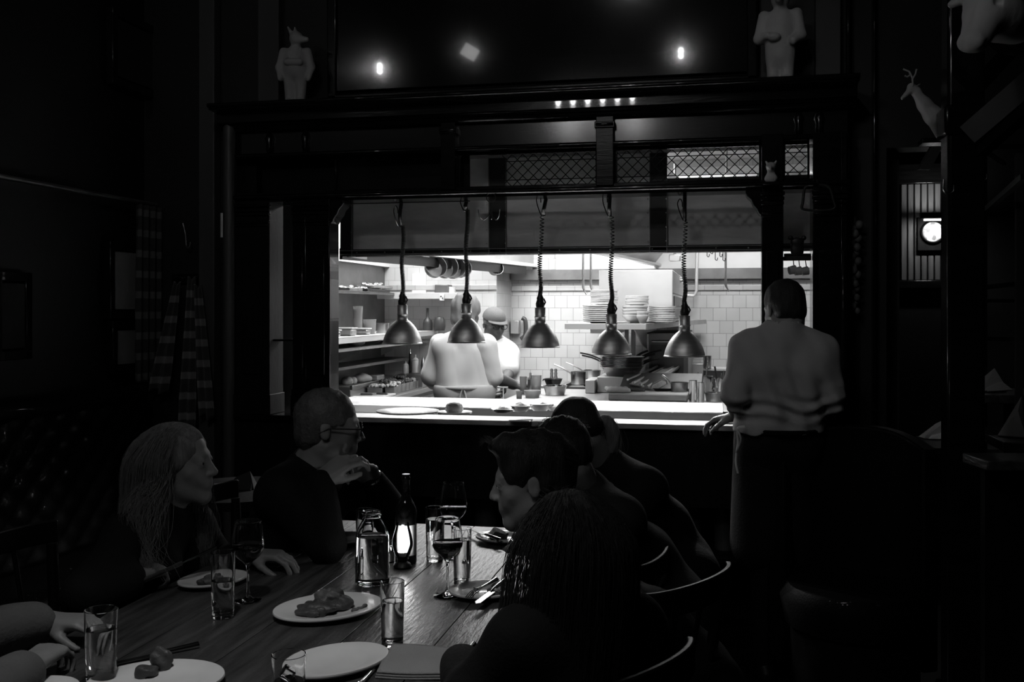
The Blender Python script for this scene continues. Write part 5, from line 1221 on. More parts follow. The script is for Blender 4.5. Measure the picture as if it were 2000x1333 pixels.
# carafe
p, u = tput(723, 1147); r = 33*u; p = p + FWD*r*.8; D = u*F+r*.8; h = (CZ-(998-HY)/F*D)-T0
t = thing('water_carafe', 'clear glass milk-bottle carafe of water beside the lit candle', 'carafe', tuple(p))
sh = [(0, 0), (r*.92, 0), (r, .006), (r, h*.60), (r*.98, h*.66), (r*.86, h*.76), (r*.62, h*.86), (r*.50, h*.90), (r*.52, h*.92), (r*.56, h*.925), (r*.56, h*.945), (r*.52, h*.95), (r*.54, h*.96), (r*.56, h*.985), (r*.54, h)]
inn = [(r*.50, h-.001), (r*.46, h*.95), (r*.45, h*.89), (r*.57, h*.85), (r*.81, h*.75), (r*.93, h*.65), (r*.945, h*.59), (r*.94, .012), (r*.85, .008), (0, .007)]
obj('bottle_wall', MB().lathe(sh+inn, n=48), 'glass', t, angle=60)
obj('water', MB().lathe([(0, .0072), (r*.85, .0082), (r*.942, .0125), (r*.947, h*.59), (r*.932, h*.66), (r*.9, h*.655), (0, h*.655)], n=48), 'water', t, angle=50)
tumbler(764, 48, 1135, 1267, .70, 'tall tumbler of water standing alone in front of the carafe')
tumbler(902, 37, 1032, 1145, .82, 'tall full tumbler right behind the glass of red wine')
tumbler(848, 37, 991, 1100, .80, 'tumbler of water between the bottle label and the red wine')
tumbler(711, 38, 995, 1085, .5, 'tumbler half hidden behind the glass carafe')
tumbler(430, 48, 1078, 1211, .55, 'water tumbler in front of the small plate at the blonde woman')
tumbler(187, 64, 1190, 1345, .75, 'tall tumbler at the bottom left beside the knife')
tumbler(558, 68, 1278, 1400, .5, 'short drink with ice at the bottom edge beside the empty plate', name='drink_glass', fluid='wine', ice=3)
wineglass(873, 46, 61, 1012, 1168, .42, 'nearly half full glass of red wine in the middle of the table', 56)
wineglass(885, 40, 54, 943, 1092, .40, 'wine glass standing behind the others, its wine surface catching the light', 44)
wineglass(481, 52, 64, 1018, 1177, .45, 'glass of red wine beside the blonde woman plate', 52)
# wine bottle behind the candle
p, u = tput(791, 1104); r = 21.5*u; p = p + FWD*r*.9; D = u*F+r; h = (CZ-(926-HY)/F*D)-T0
t = thing('wine_bottle', 'dark wine bottle with a blank pale label behind the candle', 'bottle', tuple(p), -.0)
obj('bottle_body', MB().lathe([(0, 0), (r*.95, 0), (r, .005), (r, h*.58), (r*.95, h*.63), (r*.6, h*.70), (r*.40, h*.76), (r*.36, h*.93), (r*.42, h*.935), (r*.42, h*.96), (r*.36, h*.965), (r*.36, h)], n=40), 'bottle_glass', t, angle=60)
lb = MB(); a0 = math.atan2(-p.y, -p.x)
for i in range(13):
    a = a0 - .95 + 2.05*i/12; lb.v += [((r+.0007)*math.cos(a), (r+.0007)*math.sin(a), h*.10), ((r+.0007)*math.cos(a), (r+.0007)*math.sin(a), h*.44)]
lb.f = [(2*i, 2*i+2, 2*i+3, 2*i+1) for i in range(12)]; obj('label', lb, 'label_paper', t)
# candle in a hurricane glass
p, u = tput(785, 1112); p = p + FWD*.02; D = u*F+.02; s_ = D/F
t = thing('candle_lamp', 'lit candle in a bulbous glass on a small dark stand beside the carafe', 'candle', tuple(p))
obj('stand', MB().lathe([(0, 0), (17*s_, 0), (18*s_, .004), (15*s_, .012), (9*s_, .018), (12*s_, .026), (0, .027)], n=32), 'black_iron', t, angle=50)
g = [(10*s_, .026), (15*s_, .038), (20.5*s_, .062), (21*s_, .075), (18*s_, .098), (14*s_, .118), (12.5*s_, .132)]
obj('glass_shade', MB().lathe(g + [(a-.0012, b) for a, b in g[::-1]], n=40), 'thin_glass', t, angle=60)
obj('wax_cup', MB().lathe([(0, .028), (9*s_, .028), (11*s_, .034), (11*s_, .046), (10*s_, .046), (9*s_, .040), (0, .040)], n=24), 'wax', t, angle=50)
fl = MB().lathe([(0, .044), (.0035, .049), (.0055, .058), (.0045, .070), (.002, .082), (0, .090)], n=16); w_ = obj('flame', fl, 'flame', t, angle=80)
lamp('POINT', 'candle_light', tuple(p+UP*.098), .16, size=.008)
p, u = tput(760, 1102); t = thing('salt_shaker', 'small glass shaker with a shiny cap between carafe and candle', 'shaker', tuple(p+FWD*.02))
obj('body', MB().lathe([(0, 0), (.014, 0), (.015, .03), (.011, .034)], n=20), 'glass', t); obj('cap', MB().lathe([(.012, .034), (.012, .044), (.007, .05), (0, .051)], n=20), 'chrome', t)
# plates
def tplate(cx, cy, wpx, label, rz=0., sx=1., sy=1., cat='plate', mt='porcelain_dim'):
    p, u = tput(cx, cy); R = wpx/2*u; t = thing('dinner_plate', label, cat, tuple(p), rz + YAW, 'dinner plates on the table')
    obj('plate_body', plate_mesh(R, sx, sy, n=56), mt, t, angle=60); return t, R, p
def scraps(t, R, spots, name='leftovers', label=None):
    for i, (x, y, r, h_, mt, sd) in enumerate(spots):
        fd = Field()
        for k in range(6):
            a, q = random.uniform(0, 6.3), random.uniform(0, .6); fd.ell((x*R+r*q*math.cos(a)*1.3, y*R+r*q*math.sin(a), .010+h_*random.uniform(.3, .7)), (r*random.uniform(.35, .6), r*random.uniform(.3, .5), h_*random.uniform(.5, .9)), None, .008)
        fd.plane((0, 0, .0078), (0, 0, -1)); fd.disp = folds(.0045, 130, seed=sd); field_obj(name, fd, .0035, mt, t)
t, R, p = tplate(641, 1197, 192, 'large plate with half-eaten steak left of the tall tumbler', .62, 1.14, .88)
scraps(t, R, [(-.12, -.12, .082, .015, 'meat', 1), (.18, .0, .07, .017, 'meat', 5), (.02, .22, .05, .028, 'greens', 2), (.25, .2, .035, .03, 'greens', 7), (-.45, -.35, .035, .012, 'meat', 3), (.55, -.4, .012, .006, 'greens', 4), (.42, -.45, .010, .005, 'greens', 8)])
t, R, p = tplate(655, 1303, 192, 'empty oval plate at the bottom edge beside the folded napkin', .75, 1.18, .86)
t, R, p = tplate(305, 1342, 236, 'big plate at the bottom left edge with a scrap of food', .2, 1.1, .9)
scraps(t, R, [(-.05, .62, .022, .03, 'meat', 1), (-.2, .35, .035, .012, 'meat', 6)])
t, R, p = tplate(75, 1365, 150, 'plate mostly cut off by the bottom left corner', 0)
t, R, p = tplate(416, 1141, 124, 'small plate with crumbs behind the water tumbler at the blonde woman', .75, 1.12, .85)
scraps(t, R, [(-.1, -.1, .035, .008, 'greens', 1), (-.5, -.2, .01, .006, 'meat', 2), (.05, .1, .02, .008, 'meat', 3)])
t, R, p = tplate(655, 1061, 118, 'empty plate under the clasped hands of the man in glasses', .45, 1.12, .85)
t, R, p = tplate(985, 1057, 104, 'plate with crossed cutlery at the far right of the table', -.1, 1.08, .9)
scraps(t, R, [(-.35, .1, .03, .02, 'pale_food', 1), (-.1, .0, .03, .012, 'meat', 2)])
PE = (t, R)
t, R, p = tplate(948, 1162, 132, 'plate with knife and fork laid together beside the long-haired woman', .35, 1.1, .9)
scraps(t, R, [(-.55, -.2, .018, .01, 'pale_food', 4), (.1, -.4, .03, .006, 'meat', 2)])
def knife(loc, rz, label, L=.22, pitch=0., roll=0., grp='table knives'):
    t = thing('table_knife', label, 'knife', tuple(loc), 0, grp, rot=(roll, pitch, rz))
    obj('blade', MB().prism([(-L*.52, .001), (-L*.48, -.008), (0, -.010), (0, .008), (-L*.45, .009)], 0, .0018), 'chrome', t, smooth=False)
    obj('handle', MB().tube([(0, 0, .001), (L*.1, 0, .003), (L*.46, 0, .003)], .006, 10, rr=[.004, .0055, .0075], flat=.6), 'chrome', t); return t
def fork(loc, rz, label, pitch=0., grp='table forks'):
    t = thing('table_fork', label, 'fork', tuple(loc), 0, grp, rot=(0, pitch, rz))
    m = MB()
    for k in range(4): m.tube([(-.035, (k-1.5)*.0055, .004), (-.055, (k-1.5)*.0058, .004), (-.082, (k-1.5)*.0058, -.003)], .0014, 6, flat=.7)
    obj('tines', m, 'chrome', t)
    obj('handle', MB().tube([(-.038, 0, .004), (-.025, 0, .004), (.0, 0, .004), (.05, 0, .002), (.10, 0, .001)], .006, 10, rr=[.011, .006, .003, .0045, .007], flat=.45), 'chrome', t); return t
def ang(px0, py0, px1, py1, z):
    a, b = PZ(px0, py0, z), PZ(px1, py1, z); return (a+b)/2, math.atan2(b.y-a.y, b.x-a.x)
for fn, c4, z, lab in ((fork, (905, 1172, 975, 1130), T0+.020, 'fork lying on the plate nearest the long-haired woman, beside its knife'), (knife, (925, 1185, 992, 1132), T0+.020, 'knife lying on the plate nearest the long-haired woman, beside its fork'),
                       (fork, (1000, 1058, 1024, 1042), T0+.022, 'fork slanting on the plate below the face of the man in profile'), (knife, (930, 1038, 965, 1052), T0+.022, 'knife handle sticking out left over the far right plate'),
                       (knife, (245, 1293, 355, 1269), T0+.004, 'knife lying on bare wood right of the bottom left tumbler'), (fork, (700, 1345, 722, 1318), T0+.004, 'fork with its handle between the empty plate and the napkin'),
                       (fork, (890, 1300, 912, 1276), T0+.012, 'fork peeping out right of the folded napkin')):
    c, a = ang(*c4, z); k = fn(c, a, lab)
# folded napkin
a, b, c, d = (PZ(*q, T0) for q in ((765, 1271), (903, 1279), (886, 1331), (733, 1326)))
t = thing('folded_napkin', 'grey folded cloth napkin lying at the bottom right of the table', 'napkin', tuple((a+b+c+d)/4)); o_ = (a+b+c+d)/4
for i, (zz, k_) in enumerate(((.001, 1.), (.007, .985), (.013, .97))):
    m = MB(); N_ = 14
    def fn(s, q): v = a.lerp(b, s).lerp(d.lerp(c, s), q); v = o_ + (v-o_)*k_; return tuple(v - o_ + UP*(zz+.0015*math.sin(5*s+3*q)+.0012*math.sin(9*q+i)))
    m.grid(fn, N_, N_); obj('fold', m, 'napkin_grey', t, solid=.005, bevel=.0)
# chairs: bentwood with a curved top rail
def chair(loc, rz, label, seat_z=.45, top=.88, w_=.42):
    t = thing('bentwood_chair', label, 'chair', loc, rz, 'bentwood chairs round the long table')
    obj('seat', MB().lathe([(0, seat_z-.03), (w_*.46, seat_z-.03), (w_*.5, seat_z-.015), (w_*.48, seat_z), (0, seat_z-.006)], n=32, sy=.98), 'chair_wood', t, angle=50)
    for sx in (-1, 1):
        obj('leg', MB().tube([(sx*w_*.36, w_*.36, seat_z-.02), (sx*w_*.42, w_*.44, 0)], .017, 12, rr=[.019, .014]), 'chair_wood', t)
        obj('leg', MB().tube(spline([(sx*w_*.40, -w_*.50, 0), (sx*w_*.36, -w_*.40, seat_z), (sx*w_*.44, -w_*.48, (seat_z+top)/2), (sx*w_*.47, -w_*.52, top-.03)], 6), .016, 12), 'chair_wood', t)
    m = MB(); n = 16; pts = []
    for i in range(n+1):
        a_ = PI*(1.08+.84*i/n); pts.append(((w_*.56)*math.cos(a_), -w_*.48+ w_*.18*math.sin(a_)))
    for (x, y) in pts: m.v += [(x, y, top-.035), (x, y, top+.03), (x*1.03, y-.014, top+.03), (x*1.03, y-.014, top-.035)]
    m.f = [tuple(4*i+k for k in f) if False else (4*i+f[0], 4*i+f[1], 4*(i+1)+f[1], 4*(i+1)+f[0]) for i in range(n) for f in ((0, 1), (1, 2), (2, 3), (3, 0))] + [(0, 3, 2, 1), (4*n, 4*n+1, 4*n+2, 4*n+3)]
    obj('top_rail', m, 'chair_wood', t, bevel=.004)
    m = MB()
    for x in (-.10, 0, .10): m.tube([(x, -w_*.46, seat_z-.01), (x*1.1, -w_*.66, top-.02)], .007, 8)
    obj('spindles', m, 'chair_wood', t); obj('ring', MB().tube(arc((0, 0, .22), w_*.36, 0, 2*PI, 24, 'xy'), .009, 8, cap=False), 'chair_wood', t)
    return t
CH = {}

# ================================================================ PEOPLE
def mkJ(neck, shL, shR, pelvis, fwd, kneel=.44, seat=True):
    J = seated(pelvis, fwd, neck, kneel=kneel); J['shL'], J['shR'] = Vector(shL), Vector(shR); return J
def build_person(label, root_loc, J, head, arms, skin, top, trousers, res=.008, garment='jumper', legs=True, female=False, w=1., belly=0., sleeve=1.85, fold=.006, gg=.012, bunch=None, hands=None, neck_r=.054, hs=1.):
    """head = (centre, M, scale); arms = {'L': (sh, el, wr), 'R': ...}; hands = {'L': dict(...)}"""
    org = Vector((root_loc[0], root_loc[1], 0)); t = thing('person', label, 'person', tuple(org))
    f = Field(); torso_prims(f, J, -.012, w, 0); 
    for q, (a, b, c) in arms.items(): arm_prims(f, a, b, c, -.004 if not female else -.008, 2.)
    if legs: leg_prims(f, J, -.008)
    hc, hM, s = head; nb = J['neck']; H = lambda x, y, z: Vector(hc) + hM@Vector((x*s, y*s, z*s))
    f.cone(nb - UP*.03, H(0, -.025, -.06), neck_r*s+.006, neck_r*s, .03)
    head_prims(f, hc, hM, s, female, .94 if female else 1.)
    for q, hd in (hands or {}).items(): hand_prims(f, arms[q][2], **hd)
    body = field_obj('body', f, res, skin, t, org)
    eyes(body, hc, hM, s, org)
    g = Field(); torso_prims(g, J, gg, w, belly)
    for q, (a, b, c) in arms.items():
        arm_prims(g, a, b, c, gg+.004, sleeve)
    g.cone(nb-UP*.05, lerp(nb, H(0, -.03, -.07), .30), .062*s+.014, .058*s+.006, .03)
    g.ell(H(0, .01, -.075), (.062*s, .066*s, .055*s), None, .01, 's'); g.cone(nb-UP*.01, H(0, -.02, -.03), .056*s, .055*s, .006, 's')
    g.disp = folds(fold, 14, seed=hash(label) % 7 if False else len(label) % 7, zc=bunch)
    field_obj(garment, g, res*1.1, top, t, org)
    if legs:
        l = Field(); leg_prims(l, J, .008); l.cone(J['hipL'], J['hipR'], .122, None, .04); l.disp = folds(.003, 12, seed=2)
        if seat: pass
        field_obj('trousers', l, res*1.6, trousers, t, org)
        for q in 'LR': shoe(t, J, q, org)
    return t, org, body
seat = True
def hair_cap(parent, org, head, mt, res=.006, vol=.014, back=.0, low=-.03, front=.055, disp=.004, fz=60, extra=None, name='hair', temple=.02):
    hc, M, s = head; H = lambda x, y, z: Vector(hc) + M@Vector((x*s, y*s, z*s)); Mn = np.array(M); f = Field()
    f.ell(H(0, -.018, .040), [(.076+vol)*s, (.095+vol)*s, (.084+vol)*s], Mn, .01)
    f.ell(H(0, -.05, low+.02), [(.066+vol)*s, .062*s, .065*s], Mn, .02)
    if extra: extra(f, H, s, Mn)
    # keep the face and ears clear
    f.ell(H(0, .115, -.045), [.085*s, .085*s, .115*s], Mn, .012, 's')
    for q in (-1, 1): f.ell(H(q*.085, .0, -.025), [.030*s, .022*s, .036*s], Mn, .01, 's')
    f.ell(H(0, .01, -.13), [.12*s, .12*s, .075*s], Mn, .015, 's')
    f.disp = (lambda X: (disp*(np.sin(fz*X[:, 0]+2*np.sin(31*X[:, 2]))*np.sin(fz*.9*X[:, 1]+1.3)+.6*np.sin(fz*2.1*X[:, 0]+40*X[:, 1]))).astype(np.float32))
    return field_obj(name, f, res, mt, parent, org)
def fuzz(parent, org, head, mt, n=260, ln=.018, vol=.014, name='stray_hairs', down=.5, r=.0007, zmin=-.02):
    hc, M, s = head; R = random.Random(n); out = []
    while len(out) < n:
        d = Vector((R.gauss(0, 1), R.gauss(0, 1), R.gauss(0, 1))).normalized()
        if d.z < zmin or (d.y > .35 and d.z < .75): continue
        p = Vector((d.x*(.074+vol), -.018+d.y*(.093+vol), .040+d.z*(.082+vol)))
        t_ = Vector((R.gauss(0, .5), -.5+R.gauss(0, .5), -down)); q = (d*.7 + t_*.7).normalized()
        pts = [p, p+q*ln*.5, p+q*ln + Vector((0, 0, -ln*.2))]; out.append([Vector(hc)+M@(v*s) for v in pts])
    return strands(name, out, parent, org, mt, r)
def glasses(parent, org, head, mt='black_iron', lens=True):
    hc, M, s = head; H = lambda x, y, z: Vector(hc) + M@Vector((x*s, y*s, z*s)) - org
    m = MB()
    for q in (-1, 1):
        m.tube([H(q*.034+.023*math.cos(a), .103+.0*math.sin(a), .004+.018*math.sin(a)) for a in [2*PI*i/20 for i in range(21)]], .0022, 6, cap=False)
        m.tube([H(q*.057, .102, .010), H(q*.074, .08, .010), H(q*.082, .0, .006), H(q*.080, -.03, -.012)], .0022, 6)
    m.tube([H(-.011, .104, .008), H(0, .108, .011), H(.011, .104, .008)], .002, 6)
    g = obj('glasses', m, mt, parent)
    if lens:
        for q in (-1, 1):
            l = MB(); c = H(q*.034, .1035, .004); l.v = [tuple(c)] + [tuple(H(q*.034+.022*math.cos(a), .103, .004+.017*math.sin(a))) for a in [2*PI*i/20 for i in range(20)]]
            l.f = [(0, 1+i, 1+(i+1) % 20) for i in range(20)]; obj('lens', l, 'thin_glass', g)
    return g
AW, LF, RT = FWD, -RGT, RGT

# ---- 1. man in profile facing left, swept-up dark hair
hM = frame((LF - UP*.16 + FWD*.10), UP); hc = P(1040, 940, 2.52); head = (hc, hM, .98)
J = mkJ(P(1120, 1075, 2.60), P(1165, 1110, 2.86), P(1175, 1150, 2.42), Vector((P(1345, 1330, 2.68).x, P(1345, 1330, 2.68).y, .50)), LF, .40)
arms = {'L': (J['shL'], P(1090, 1235, 2.92), P(1045, 1165, 2.98)), 'R': (J['shR'], P(1095, 1280, 2.38), P(1052, 1215, 2.52))}
p1_, org, body = build_person('man in profile facing left with short swept-up hair and dark jumper', hc, J, head, arms, 'skin_mid', 'cloth_black', 'cloth_black', res=.0062,
    hands={'L': dict(fdir=LF-UP*.1+FWD*.2, pn=-UP, curl=(.3, .4, .3), side=-1), 'R': dict(fdir=LF+FWD*.3, pn=-UP, curl=(.3, .4, .3), side=1)}, sleeve=1.9)
def ex(f, H, s, Mn):
    f.ell(H(0, .060, .102), [.056*s, .042*s, .026*s], Mn, .04)
hair_cap(p1_, org, head, 'hair_dark', .0055, .010, extra=ex); fuzz(p1_, org, head, 'hair_brown', 420, .016, .012, r=.0006)
R_ = random.Random(4); st = []
for i in range(90):
    x = R_.uniform(-.05, .05); a = hc + hM@(Vector((x, .085, .112))); st.append([a, a + hM@Vector((R_.uniform(-.01, .01), .012, .010)), a + hM@Vector((R_.uniform(-.02, .02), .022+R_.uniform(0, .008), .006+R_.uniform(-.01, .014)))])
strands('quiff', st, p1_, org, 'hair_brown', .0007)

# ---- 2. woman seen from behind with long hair, nearest the camera
hM = frame((LF*.55 + FWD*.80 - UP*.12), UP); hc = P(1108, 1082, 2.02); head = (hc, hM, .93)
nb = P(1130, 1190, 2.0); fw2 = (LF*.8+FWD*.5).normalized()
J = mkJ(nb, P(1020, 1262, 1.90), P(1232, 1228, 2.08), Vector((P(1285, 1400, 2.02).x, P(1285, 1400, 2.02).y, .49)), fw2, .40)
arms = {'L': (J['shL'], P(915, 1365, 1.92), P(905, 1300, 2.13)), 'R': (J['shR'], P(1215, 1420, 2.2), P(1085, 1290, 2.42))}
p2_, org2, body = build_person('person with very long straight hair seen from behind, nearest on the right', hc, J, head, arms, 'skin_pale', 'cloth_black', 'cloth_black', res=.0065, female=True, w=.92,
    hands={'L': dict(fdir=FWD*.6+RT*.5, pn=-UP, curl=(.5, .6, .4), side=-1), 'R': dict(fdir=LF, pn=-UP, curl=(.4, .5, .4), side=1)}, sleeve=1.95)
def long_hair(parent, org, head, mt, n, length, spread, part=(0, .04), curl=.0, r=.0010, clump=.03, seed=3, width=(.105, .115), skirt=True, sweep=None, front_ok=False, res=.008):
    hc, M, s = head; R = random.Random(seed); out = []
    H = lambda v: Vector(hc) + M@(Vector(v)*s)
    f = Field()
    f.ell(H((0, -.02, .045)), [(.092)*s, (.112)*s, (.094)*s], np.array(M), .01)
    dwn = Vector((0, 0, -1)); bk = (M@Vector((0, -1, 0))); bk.z = 0; bk.normalize(); sd = (M@Vector((1, 0, 0))); sd.z = 0; sd.normalize()
    for q in (-.9, -.45, 0, .45, .9):
        a = H((q*.07, -.045-.02*(1-abs(q)), .02)); b = a + dwn*length*.45 + bk*(.02+.03*(1-abs(q))) + sd*q*spread*.5; c = b + dwn*length*.5 + sd*q*spread*.25
        if sweep: b = b + sweep*.4; c = c + sweep
        f.cone(a, b, .048*s, .042*s, .03); f.cone(b, c, .042*s, .018*s, .03)
    f.ell(H((0, .118, -.025)), [.080*s, .078*s, .125*s], np.array(M), .012, 's')
    fx = _v(M.transposed()[0]) if False else _v(M.col[0])
    f.disp = (lambda X: (.0035*np.sin(150*(X@fx)+6*np.sin(9*X[:, 2])+2*np.sin(40*X[:, 1])) + .0025*np.sin(70*(X@fx)+11*np.sin(5*X[:, 2]))).astype(np.float32))
    h = field_obj('hair', f, res, mt, parent, org)
    for i in range(n):
        d = Vector((R.gauss(0, 1), R.gauss(-.45, .8), abs(R.gauss(.5, .6)))).normalized()
        if d.y > .5: continue
        kk = R.uniform(1.0, 1.05); p0_ = H((d.x*.092*kk, -.02+d.y*.112*kk, .045+d.z*.094*kk)); q = d.x
        hv = Vector((d.x, min(d.y, .1)-.25, 0)); hv = (M@hv); hv.z = 0; hv = hv.normalized()
        L = length*R.uniform(.75, 1.02)+.1*d.z; pts = [p0_]; v = (hv*.7+dwn*.25).normalized(); p_ = p0_.copy(); ph = R.uniform(0, 6.3)
        drop = H((0, 0, -.02)).z
        N_ = 12
        for k in range(1, N_+1):
            g = min(1, k/3); v = (v*(1-g*.65)+dwn*g*.65).normalized(); p_ = p_ + v*L/N_ + sd*curl*math.sin(ph+k*1.1) + hv*(.0022 if k > 3 else .0)*spread*10
            if sweep: p_ = p_ + sweep*(1/N_)
            pts.append(p_.copy())
        out.append(pts)
    strands('hair_strands', out, h, org, mt, r)
    return h
long_hair(p2_, org2, head, 'hair_brown', 1700, .38, .05, sweep=LF*.035, r=.0006, curl=.0022)
fuzz(p2_, org2, head, 'hair_brown', 500, .03, .018, r=.0005, zmin=-.6)

# ---- 3. man behind, head bowed, cropped curly hair
hM = frame((LF*.8 + FWD*.35 - UP*.55), UP); hc = P(1098, 892, 3.30); head = (hc, hM, .96)
nb = P(1150, 962, 3.36)
J = mkJ(nb, P(1165, 985, 3.62), P(1215, 1015, 3.2), Vector((P(1310, 1180, 3.4).x, P(1310, 1180, 3.4).y, .50)), LF, .36)
arms = {'L': (J['shL'], P(1095, 1090, 3.6), P(1050, 1050, 3.42)), 'R': (J['shR'], P(1120, 1110, 3.15), P(1070, 1065, 3.2))}
p3_, org, body = build_person('person with cropped curly hair bowed over the table behind the man in profile', hc, J, head, arms, 'skin_mid', 'cloth_dark', 'cloth_black', res=.0075,
    hands={'L': dict(fdir=LF, pn=-UP, side=-1), 'R': dict(fdir=LF, pn=-UP, side=1)})
hair_cap(p3_, org, head, 'hair_dark', .006, .012, disp=.002, fz=120); fuzz(p3_, org, head, 'hair_brown', 420, .012, .018, r=.0007)
g = Field(); pts = [nb + Vector((.075*math.cos(a), .075*math.sin(a), .015*math.sin(a))) for a in [2*PI*i/10 for i in range(11)]]
for i in range(10): g.cone(pts[i], pts[i+1], .020, None, .01)
field_obj('collar', g, .007, 'cloth_dark', p3_, org)

# ---- 4. woman with a ponytail
hM = frame((LF*.9 + FWD*.15 - UP*.62), UP); hc = P(1126, 840, 3.78); head = (hc, hM, .92)
nb = P(1190, 905, 3.86)
J = mkJ(nb, P(1205, 940, 4.08), P(1262, 955, 3.68), Vector((P(1330, 1100, 3.86).x, P(1330, 1100, 3.86).y, .50)), LF, .30)
arms = {'L': (J['shL'], P(1130, 1010, 4.02), P(1080, 985, 3.76)), 'R': (J['shR'], P(1190, 1060, 3.62), P(1135, 1020, 3.5))}
p4_, org, body = build_person('person with a short light ponytail, head bowed, farthest on the right of the table', hc, J, head, arms, 'skin_pale', 'cloth_black', 'cloth_black', res=.0085, female=True,
    hands={'L': dict(fdir=LF, pn=-UP, side=-1), 'R': dict(fdir=LF, pn=-UP, side=1)})
hair_cap(p4_, org, head, 'hair_dark', .006, .008, disp=.0015, fz=70)
pa = P(1172, 832, 3.80)
po = spline([P(1168, 834, 3.80), P(1182, 822, 3.80), P(1196, 842, 3.80), P(1198, 870, 3.80), P(1190, 893, 3.80)], 5)
f = Field()
for i in range(len(po)-1): f.cone(po[i], po[i+1], .008+.013*math.sin(PI*min(1, (i+1)/len(po)*1.0)), .008+.013*math.sin(PI*min(1, (i+2)/len(po)*.95)), .015)
f.disp = lambda X: (.0012*np.sin(260*X[:, 0]+20*np.sin(8*X[:, 2]))).astype(np.float32)
pt = field_obj('ponytail', f, .005, 'hair_blonde', p4_, org); R_ = random.Random(9); st = []
for i in range(150):
    o_ = Vector((R_.gauss(0, .012), R_.gauss(0, .014), R_.gauss(0, .010))); st.append([p_ + o_*min(1, .3+k*.09)*1.5 for k, p_ in enumerate(po[::2])])
strands('hair_strands', st, pt, org, 'hair_blonde', .0010)
obj('hair_tie', MB().tube(arc(tuple(pa-org), .016, 0, 2*PI, 16, 'yz'), .005, 8, cap=False), 'black_rubber', p4_)

# ---- 5. man in glasses on the left, hands clasped before his mouth
hM = frame((RT + FWD*.16 - UP*.10), UP); hc = P(643, 836, 3.32); head = (hc, hM, 1.03)
nb = P(592, 925, 3.36)
J = mkJ(nb, P(636, 925, 3.60), P(545, 965, 3.14), Vector((P(505, 1170, 3.34).x, P(505, 1170, 3.34).y, .50)), RT, .34)
el, er = PZ(770, 1003, .805), PZ(640, 1065, .80)
wl, wr_ = P(728, 935, 3.36), P(625, 938, 3.14)
arms = {'L': (J['shL'], el, wl), 'R': (J['shR'], er, wr_)}
p5_, org, body = build_person('grey-haired man in glasses and dark jacket resting his clasped hands before his mouth', hc, J, head, arms, 'skin_mid', 'cloth_black', 'cloth_black', res=.0062,
    hands={'L': dict(fdir=(P(672, 900, 3.26)-wl), pn=(-AW*.9-RT*.2), curls=((.5, .6, .4), (.55, .7, .4), (.6, .7, .5), (.65, .8, .5)), side=1, s=1.05), 'R': dict(fdir=(P(700, 884, 3.18)-wr_), pn=(AW*.45-UP*.8), curls=((.40, .75, .5), (.45, .8, .5), (.5, .85, .55), (.6, .9, .6)), side=-1, s=1.06, spread=.04, thumb=(.35, .2))}, sleeve=1.93, fold=.005, neck_r=.058)
def ex5(f, H, s, Mn): pass
hair_cap(p5_, org, head, 'hair_grey', .006, .005, disp=.002, fz=110, low=-.04); fuzz(p5_, org, head, 'hair_grey', 260, .007, .006, r=.0006, zmin=-.2)
glasses(p5_, org, head)
c = P(597, 935, 3.25) - org; obj('shirt_collar', MB().tube(spline([P(575, 948, 3.24)-org, P(606, 940, 3.22)-org, P(630, 918, 3.28)-org], 5), .016, 8, flat=.5), 'cloth_mid', p5_)
c = lerp(wl, P(672, 900, 3.26), .05)-org; m = MB().tube(arc((0, 0, 0), .031, 0, 2*PI, 20), .005, 8, cap=False); q = (wl-el).to_track_quat('Y', 'Z').to_matrix().to_4x4()
mm = MB().add(m.v, m.f, Matrix.Translation(c) @ q); obj('wristwatch', mm, 'chrome', p5_)

# ---- 6. blonde woman on the left holding a knife
hM = frame((RT - FWD*.10 + UP*.05), UP); hc = P(350, 908, 2.94); head = (hc, hM, .99)
nb = P(312, 1010, 2.92)
J = mkJ(nb, P(370, 1030, 3.12), P(248, 1060, 2.78), Vector((P(190, 1240, 2.9).x, P(190, 1240, 2.9).y, .50)), RT, .38)
kh = PZ(262, 1128, .80)
arms = {'L': (J['shL'], P(432, 1108, 3.12), PZ(492, 1085, .79)), 'R': (J['shR'], P(165, 1165, 2.55), kh)}
fh = PZ(325, 1108, .80)-kh
p6_, org, body = build_person('pale-faced person with long wavy light hair at the left of the table, holding a knife', hc, J, head, arms, 'skin_pale', 'cloth_black', 'cloth_black', res=.0062, female=True, w=.92,
    hands={'R': dict(fdir=fh, pn=(AW*.2-UP), curls=((.9, 1.1, .8), (1.0, 1.2, .8), (1.1, 1.2, .8), (1.1, 1.2, .8)), side=1, thumb=(.3, .4)), 'L': dict(fdir=RT*.9-AW*.2, pn=-UP, curl=(.4, .6, .4), side=-1)}, sleeve=1.88)
h = long_hair(p6_, org, (hc, hM, .90), 'hair_blonde', 1500, .30, .05, seed=11, r=.0006, curl=.0055, res=.0065)
R_ = random.Random(2); st = []
for i in range(170):
    side = -1; a = hc + hM@Vector((side*R_.uniform(.05, .085), R_.uniform(.01, .05), R_.uniform(-.02, .05))); b = P(385+R_.gauss(0, 16), 1040+R_.gauss(0, 20), 3.0); c_ = P(400+R_.gauss(0, 14), 1090+R_.uniform(-10, 30), 2.98)
    st.append(spline([a, lerp(a, b, .5)+RT*R_.uniform(-.01, .025), b+RT*R_.uniform(-.012, .012), c_], 5))
